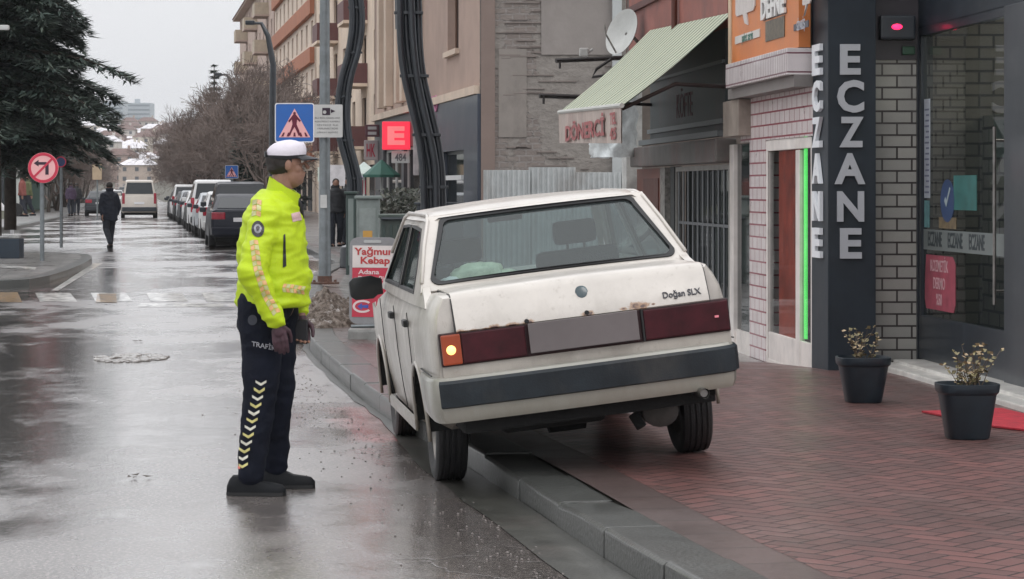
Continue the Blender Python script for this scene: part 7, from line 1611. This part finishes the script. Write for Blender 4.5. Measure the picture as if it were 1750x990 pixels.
def along(P, t):
    Ls = [sqrt((P[i+1][0]-P[i][0])**2+(P[i+1][1]-P[i][1])**2) for i in range(len(P)-1)]; s_ = t*sum(Ls)
    for i, l in enumerate(Ls):
        if s_ <= l+1e-9: k = s_/l; return (P[i][0]+(P[i+1][0]-P[i][0])*k, P[i][1]+(P[i+1][1]-P[i][1])*k), ((P[i+1][0]-P[i][0])/l, (P[i+1][1]-P[i][1])/l)
        s_ -= l
    return P[-1], (0, 1)
def band(tree, P, w_, n, ms, parent, name, t0=0.0, t1=1.0):
    for c_ in range(2):
        mb = MB()
        for k in range(n):
            for s_ in (0, 1):
                if (k+s_) % 2 != c_: continue
                ta, tb = t0+(t1-t0)*k/n, t0+(t1-t0)*(k+.86)/n; (a, da), (b_, db) = along(P, ta), along(P, tb)
                def off(p, d, o, sl): return (p[0]-d[1]*o+d[0]*sl, p[1]+d[0]*o+d[1]*sl)
                o0, o1 = (-w_/2, -.3) if s_ == 0 else (.3, w_/2); sl = 2.2
                q = decal(tree, [off(a, da, o0, -sl if s_ else sl*0), off(a, da, o1, 0 if s_ else sl*0-sl), off(b_, db, o1, 0 if s_ else -sl), off(b_, db, o0, -sl if s_ else 0)], 3, 3); mb.v and None; mb.add(q.v, q.f)
        mb.build(name, ms[c_], parent, fix=False)['kind'] = 'stuff'
band(bj, [(440, 343), (438, 372)], 15, 3, (RORG, RGRY), jk, 'shoulder_mark')
band(bj, [(434, 412), (440, 460), (455, 505), (474, 538)], 14, 15, (RORG, RGRY), jk, 'sleeve_band')
band(bj, [(484, 492), (503, 494), (522, 497)], 14, 6, (RORG, RGRY), jk, 'waist_band')
def blobdecal(tree, cx, cy, rx, ry, name, m, parent, off=.004, n=20):
    mb = MB(); c_ = proj(tree, cx, cy, off); ring = [proj(tree, cx+rx*cos(2*pi*k/n), cy+ry*sin(2*pi*k/n), off) for k in range(n)]; mid = [proj(tree, cx+rx*.5*cos(2*pi*k/n), cy+ry*.5*sin(2*pi*k/n), off) for k in range(n)]
    if c_ is None or None in ring or None in mid: return
    mb.add([c_]+mid+ring, [(0, 1+k, 1+(k+1) % n) for k in range(n)]+[(1+k, 1+n+k, 1+n+(k+1) % n, 1+(k+1) % n) for k in range(n)]); return mb.build(name, m, parent, fix=False)
bd_ = blobdecal(bj, 441, 392, 10.5, 14, 'arm_badge', mat('badge_dark', (.05, .045, .05), .5), jk)
blobdecal(bj, 441, 391, 6, 8, 'badge_ring', mat('badge_grey', (.35, .35, .38), .4), bd_ or jk, .0055); blobdecal(bj, 441, 391, 3, 4, 'badge_star', mat('badge_core', (.06, .05, .06), .4), bd_ or jk, .007)
decal(bj, [(497, 366), (512, 362), (515, 376), (500, 380)], 4, 4).build('chest_patch', mat('pink_patch', (.60, .40, .40), .5), jk, fix=False)
decal(bj, [(484, 402), (487, 400), (489, 455), (483, 458)], 2, 10, .0035).build('dark_line', BCAP, jk, fix=False)  # narrow dark line laid on the jacket beside the arm
YR = mat('yellow_chevron', (.62, .56, .22), .4, var=.15, vs=40); WR_ = mat('white_chevron', (.66, .64, .55), .4, var=.1, vs=40)
for k in range(12):
    cx = 446-34*(k/11)**1.05 if k < 11 else 415; cy = 655+12.8*k; w_ = 9.0
    mb = MB()
    for s in (-1, 1): q = decal(bt, [(cx, cy), (cx+s*w_, cy-5.5), (cx+s*w_, cy-1.0), (cx, cy+4.8)], 3, 3, .004); mb.add(q.v, q.f)
    if mb.v: mb.build('chevron', YR if k % 2 else WR_, tr_, fix=False)
decal(bt, [(400, 794), (412, 797), (410, 812), (399, 808)], 3, 3, .004).build('red_cuff_mark', mat('red_reflective', (.75, .16, .12), .4), tr_, fix=False)
blobdecal(bt, 432, 547, 8, 9, 'thigh_badge', mat('thigh_badge_dark', (.035, .04, .055), .5), tr_)
t_ = MB(); t_.text('TRAFİK', 1, Matrix.Identity(4), 0, bold=.02); xs = [v[0] for v in t_.v]; ys = [v[1] for v in t_.v]; vs = []
for v in t_.v:
    x = 451+(v[0]-(max(xs)+min(xs))/2)/(max(xs)-min(xs))*40; y = 590-(v[1]-(max(ys)+min(ys))/2)/(max(ys)-min(ys))*11+(x-451)*.22; p = proj(bt, x, y, .0045); vs.append(p)
if all(v is not None for v in vs): MB().add(vs, t_.f).build('leg_lettering', mat('trafik_white', (.62, .62, .66), .4), tr_, fix=False)

# ---- passers-by ----
def passer(loc, lb, coat, trou, hgt=1.75, lean=0.0, stride=.25, face=1, long=.62, hood=True, rz=0.0, sc=1.0, group=None):
    t = thing('person', lb, 'person', (0, 0, 0), group); k = hgt/1.75
    def P(x, y, z): return (x*k, y*k, z*k)
    A = [('e', P(.0, 0, 1.63), (.085*k, .095*k, .115*k)), ('c', P(0, 0, 1.54), P(0, 0, 1.42), .06*k, .07*k), ('c', P(0, 0, 1.40), P(0, 0, .95), .11*k, .12*k)]
    for s in (-1, 1): A += [('c', P(s*.17, 0, 1.38), P(s*.24, -.02, 1.10), .05*k, .04*k), ('c', P(s*.24, -.02, 1.10), P(s*.22, .10*s, .88), .038*k, .03*k)]+hand(Vector(P(s*.22, .10*s, .87)), (0, .1, -1), (-s, 0, 0), (0, 1, 0), .3, k)
    A += [('c', P(.09, 0, .9), P(.10, stride*.4, .50), .085*k, .06*k), ('c', P(.10, stride*.4, .50), P(.09, stride*.5, .09), .055*k, .04*k), ('c', P(-.09, 0, .9), P(-.11, -stride*.2, .50), .085*k, .06*k), ('c', P(-.11, -stride*.2, .50), P(-.10, -stride*1.1, .14), .055*k, .04*k), ('c', P(.09, stride*.5-.02, .07), P(.09, stride*.5+.16, .05), .045*k, .035*k), ('c', P(-.10, -stride*1.1, .12), P(-.10, -stride*1.1+.14, .05), .045*k, .035*k)]
    bo_ = remesh_blob('body', A, SKIN, t, .010, 2)
    Jk = [('l', [(z*k, 0, 0, rx*k, ry*k) for z, rx, ry in ((1.50-long, .215, .16), (1.54-long, .225, .17), (1.10, .205, .15), (1.30, .215, .145), (1.42, .20, .125), (1.49, .11, .09))])]
    for s in (-1, 1): Jk += [('c', P(s*.17, 0, 1.39), P(s*.25, -.02, 1.10), .078*k, .066*k), ('c', P(s*.25, -.02, 1.10), P(s*.225, .09*s, .90), .064*k, .052*k)]
    if hood: Jk += [('e', P(0, -.01, 1.55), (.10*k, .09*k, .08*k))]
    remesh_blob('coat', Jk, coat, t, .018, 3, .012, (7, 7, 9), hgt)
    remesh_blob('hair', [('e', P(0, -.012*face, 1.655), (.09*k, .095*k, .10*k))], HAIR, bo_, .012, 1)
    Q = [('c', P(.09, 0, .92), P(.10, stride*.4, .50), .115*k, .085*k), ('c', P(.10, stride*.4, .50), P(.09, stride*.5, .11), .082*k, .062*k), ('c', P(-.09, 0, .92), P(-.11, -stride*.2, .50), .115*k, .085*k), ('c', P(-.11, -stride*.2, .50), P(-.10, -stride*1.1, .15), .082*k, .062*k)]
    remesh_blob('trousers', Q, trou, t, .016, 2, .008, (9, 9, 9), hgt)
    for x, y, z in ((.09, stride*.5, 0), (-.10, -stride*1.1, .0)): MB().cbox((x-.05)*k, (x+.05)*k, (y-.09)*k, (y+.19)*k, z, .085*k+z, .03).build('shoe', BOOT, t, smooth=50)
    t.location = loc; t.rotation_euler = (0, 0, rz); return t
NC = mat('navy_coat', (.010, .014, .026), .8, var=.3, vs=6); DJ = mat('dark_jeans', (.012, .015, .024), .8, var=.2); BK = mat('black_jacket', (.014, .015, .018), .7, var=.3, vs=5)
Yw = Yg(424); passer(((187-875)/F*Yw, Yw, 0), 'person in long dark navy coat walking alone on the wet street', NC, DJ, 1.77, stride=.42, long=.78, rz=radians(24))
Yq = 62.0; passer(((574-875)/F*Yq, Yq, .1), 'person in dark jacket standing on the pavement just right of the tall pole', BK, DJ, 1.75, stride=.15, rz=radians(190))
passer(((590-875)/F*Yq, Yq+1.2, .1), 'person in dark coat half hidden behind the tall green cabinet', BK, DJ, 1.78, stride=.1, rz=radians(160))
passer(((38-875)/F*100, 100, .45), 'person in dull red jacket far left near the scooter', mat('dull_red_jacket', (.20, .06, .05), .8), DJ, 1.7, stride=.2, rz=radians(80))
passer(((48-875)/F*103, 103, .45), 'person in olive jacket far left beside the red-jacketed one', mat('olive_jacket', (.10, .11, .05), .8), DJ, 1.7, stride=.2, rz=radians(120))
passer(((121-875)/F*128, 128, .14), 'person in purple-black jacket on the left pavement beyond the dark saloon', mat('plum_jacket', (.05, .03, .06), .8), DJ, 1.75, stride=.2, rz=radians(20))
passer(((131-875)/F*134, 134, .14), 'person in black jacket on the left pavement, right of the plum-jacketed one', BK, DJ, 1.75, stride=.3, rz=radians(10))
# ---------------- thin winter air ----------------
hm = bpy.data.materials.new('air'); hm.use_nodes = True; nt = hm.node_tree; nt.nodes.clear(); o_ = nt.nodes.new('ShaderNodeOutputMaterial'); v_ = nt.nodes.new('ShaderNodeVolumePrincipled')
v_.inputs['Color'].default_value = (.90, .92, .95, 1); v_.inputs['Density'].default_value = .0002; v_.inputs['Anisotropy'].default_value = .2; nt.links.new(v_.outputs[0], o_.inputs['Volume'])
zmin = min(v.co.z for v in bpy.data.objects['terrain'].data.vertices)-1
hz = MB().box(-2500, 2500, -70, 2650, zmin, 110).build('haze', hm); hz['kind'] = 'stuff'; hz['label'] = 'thin winter haze over the street'
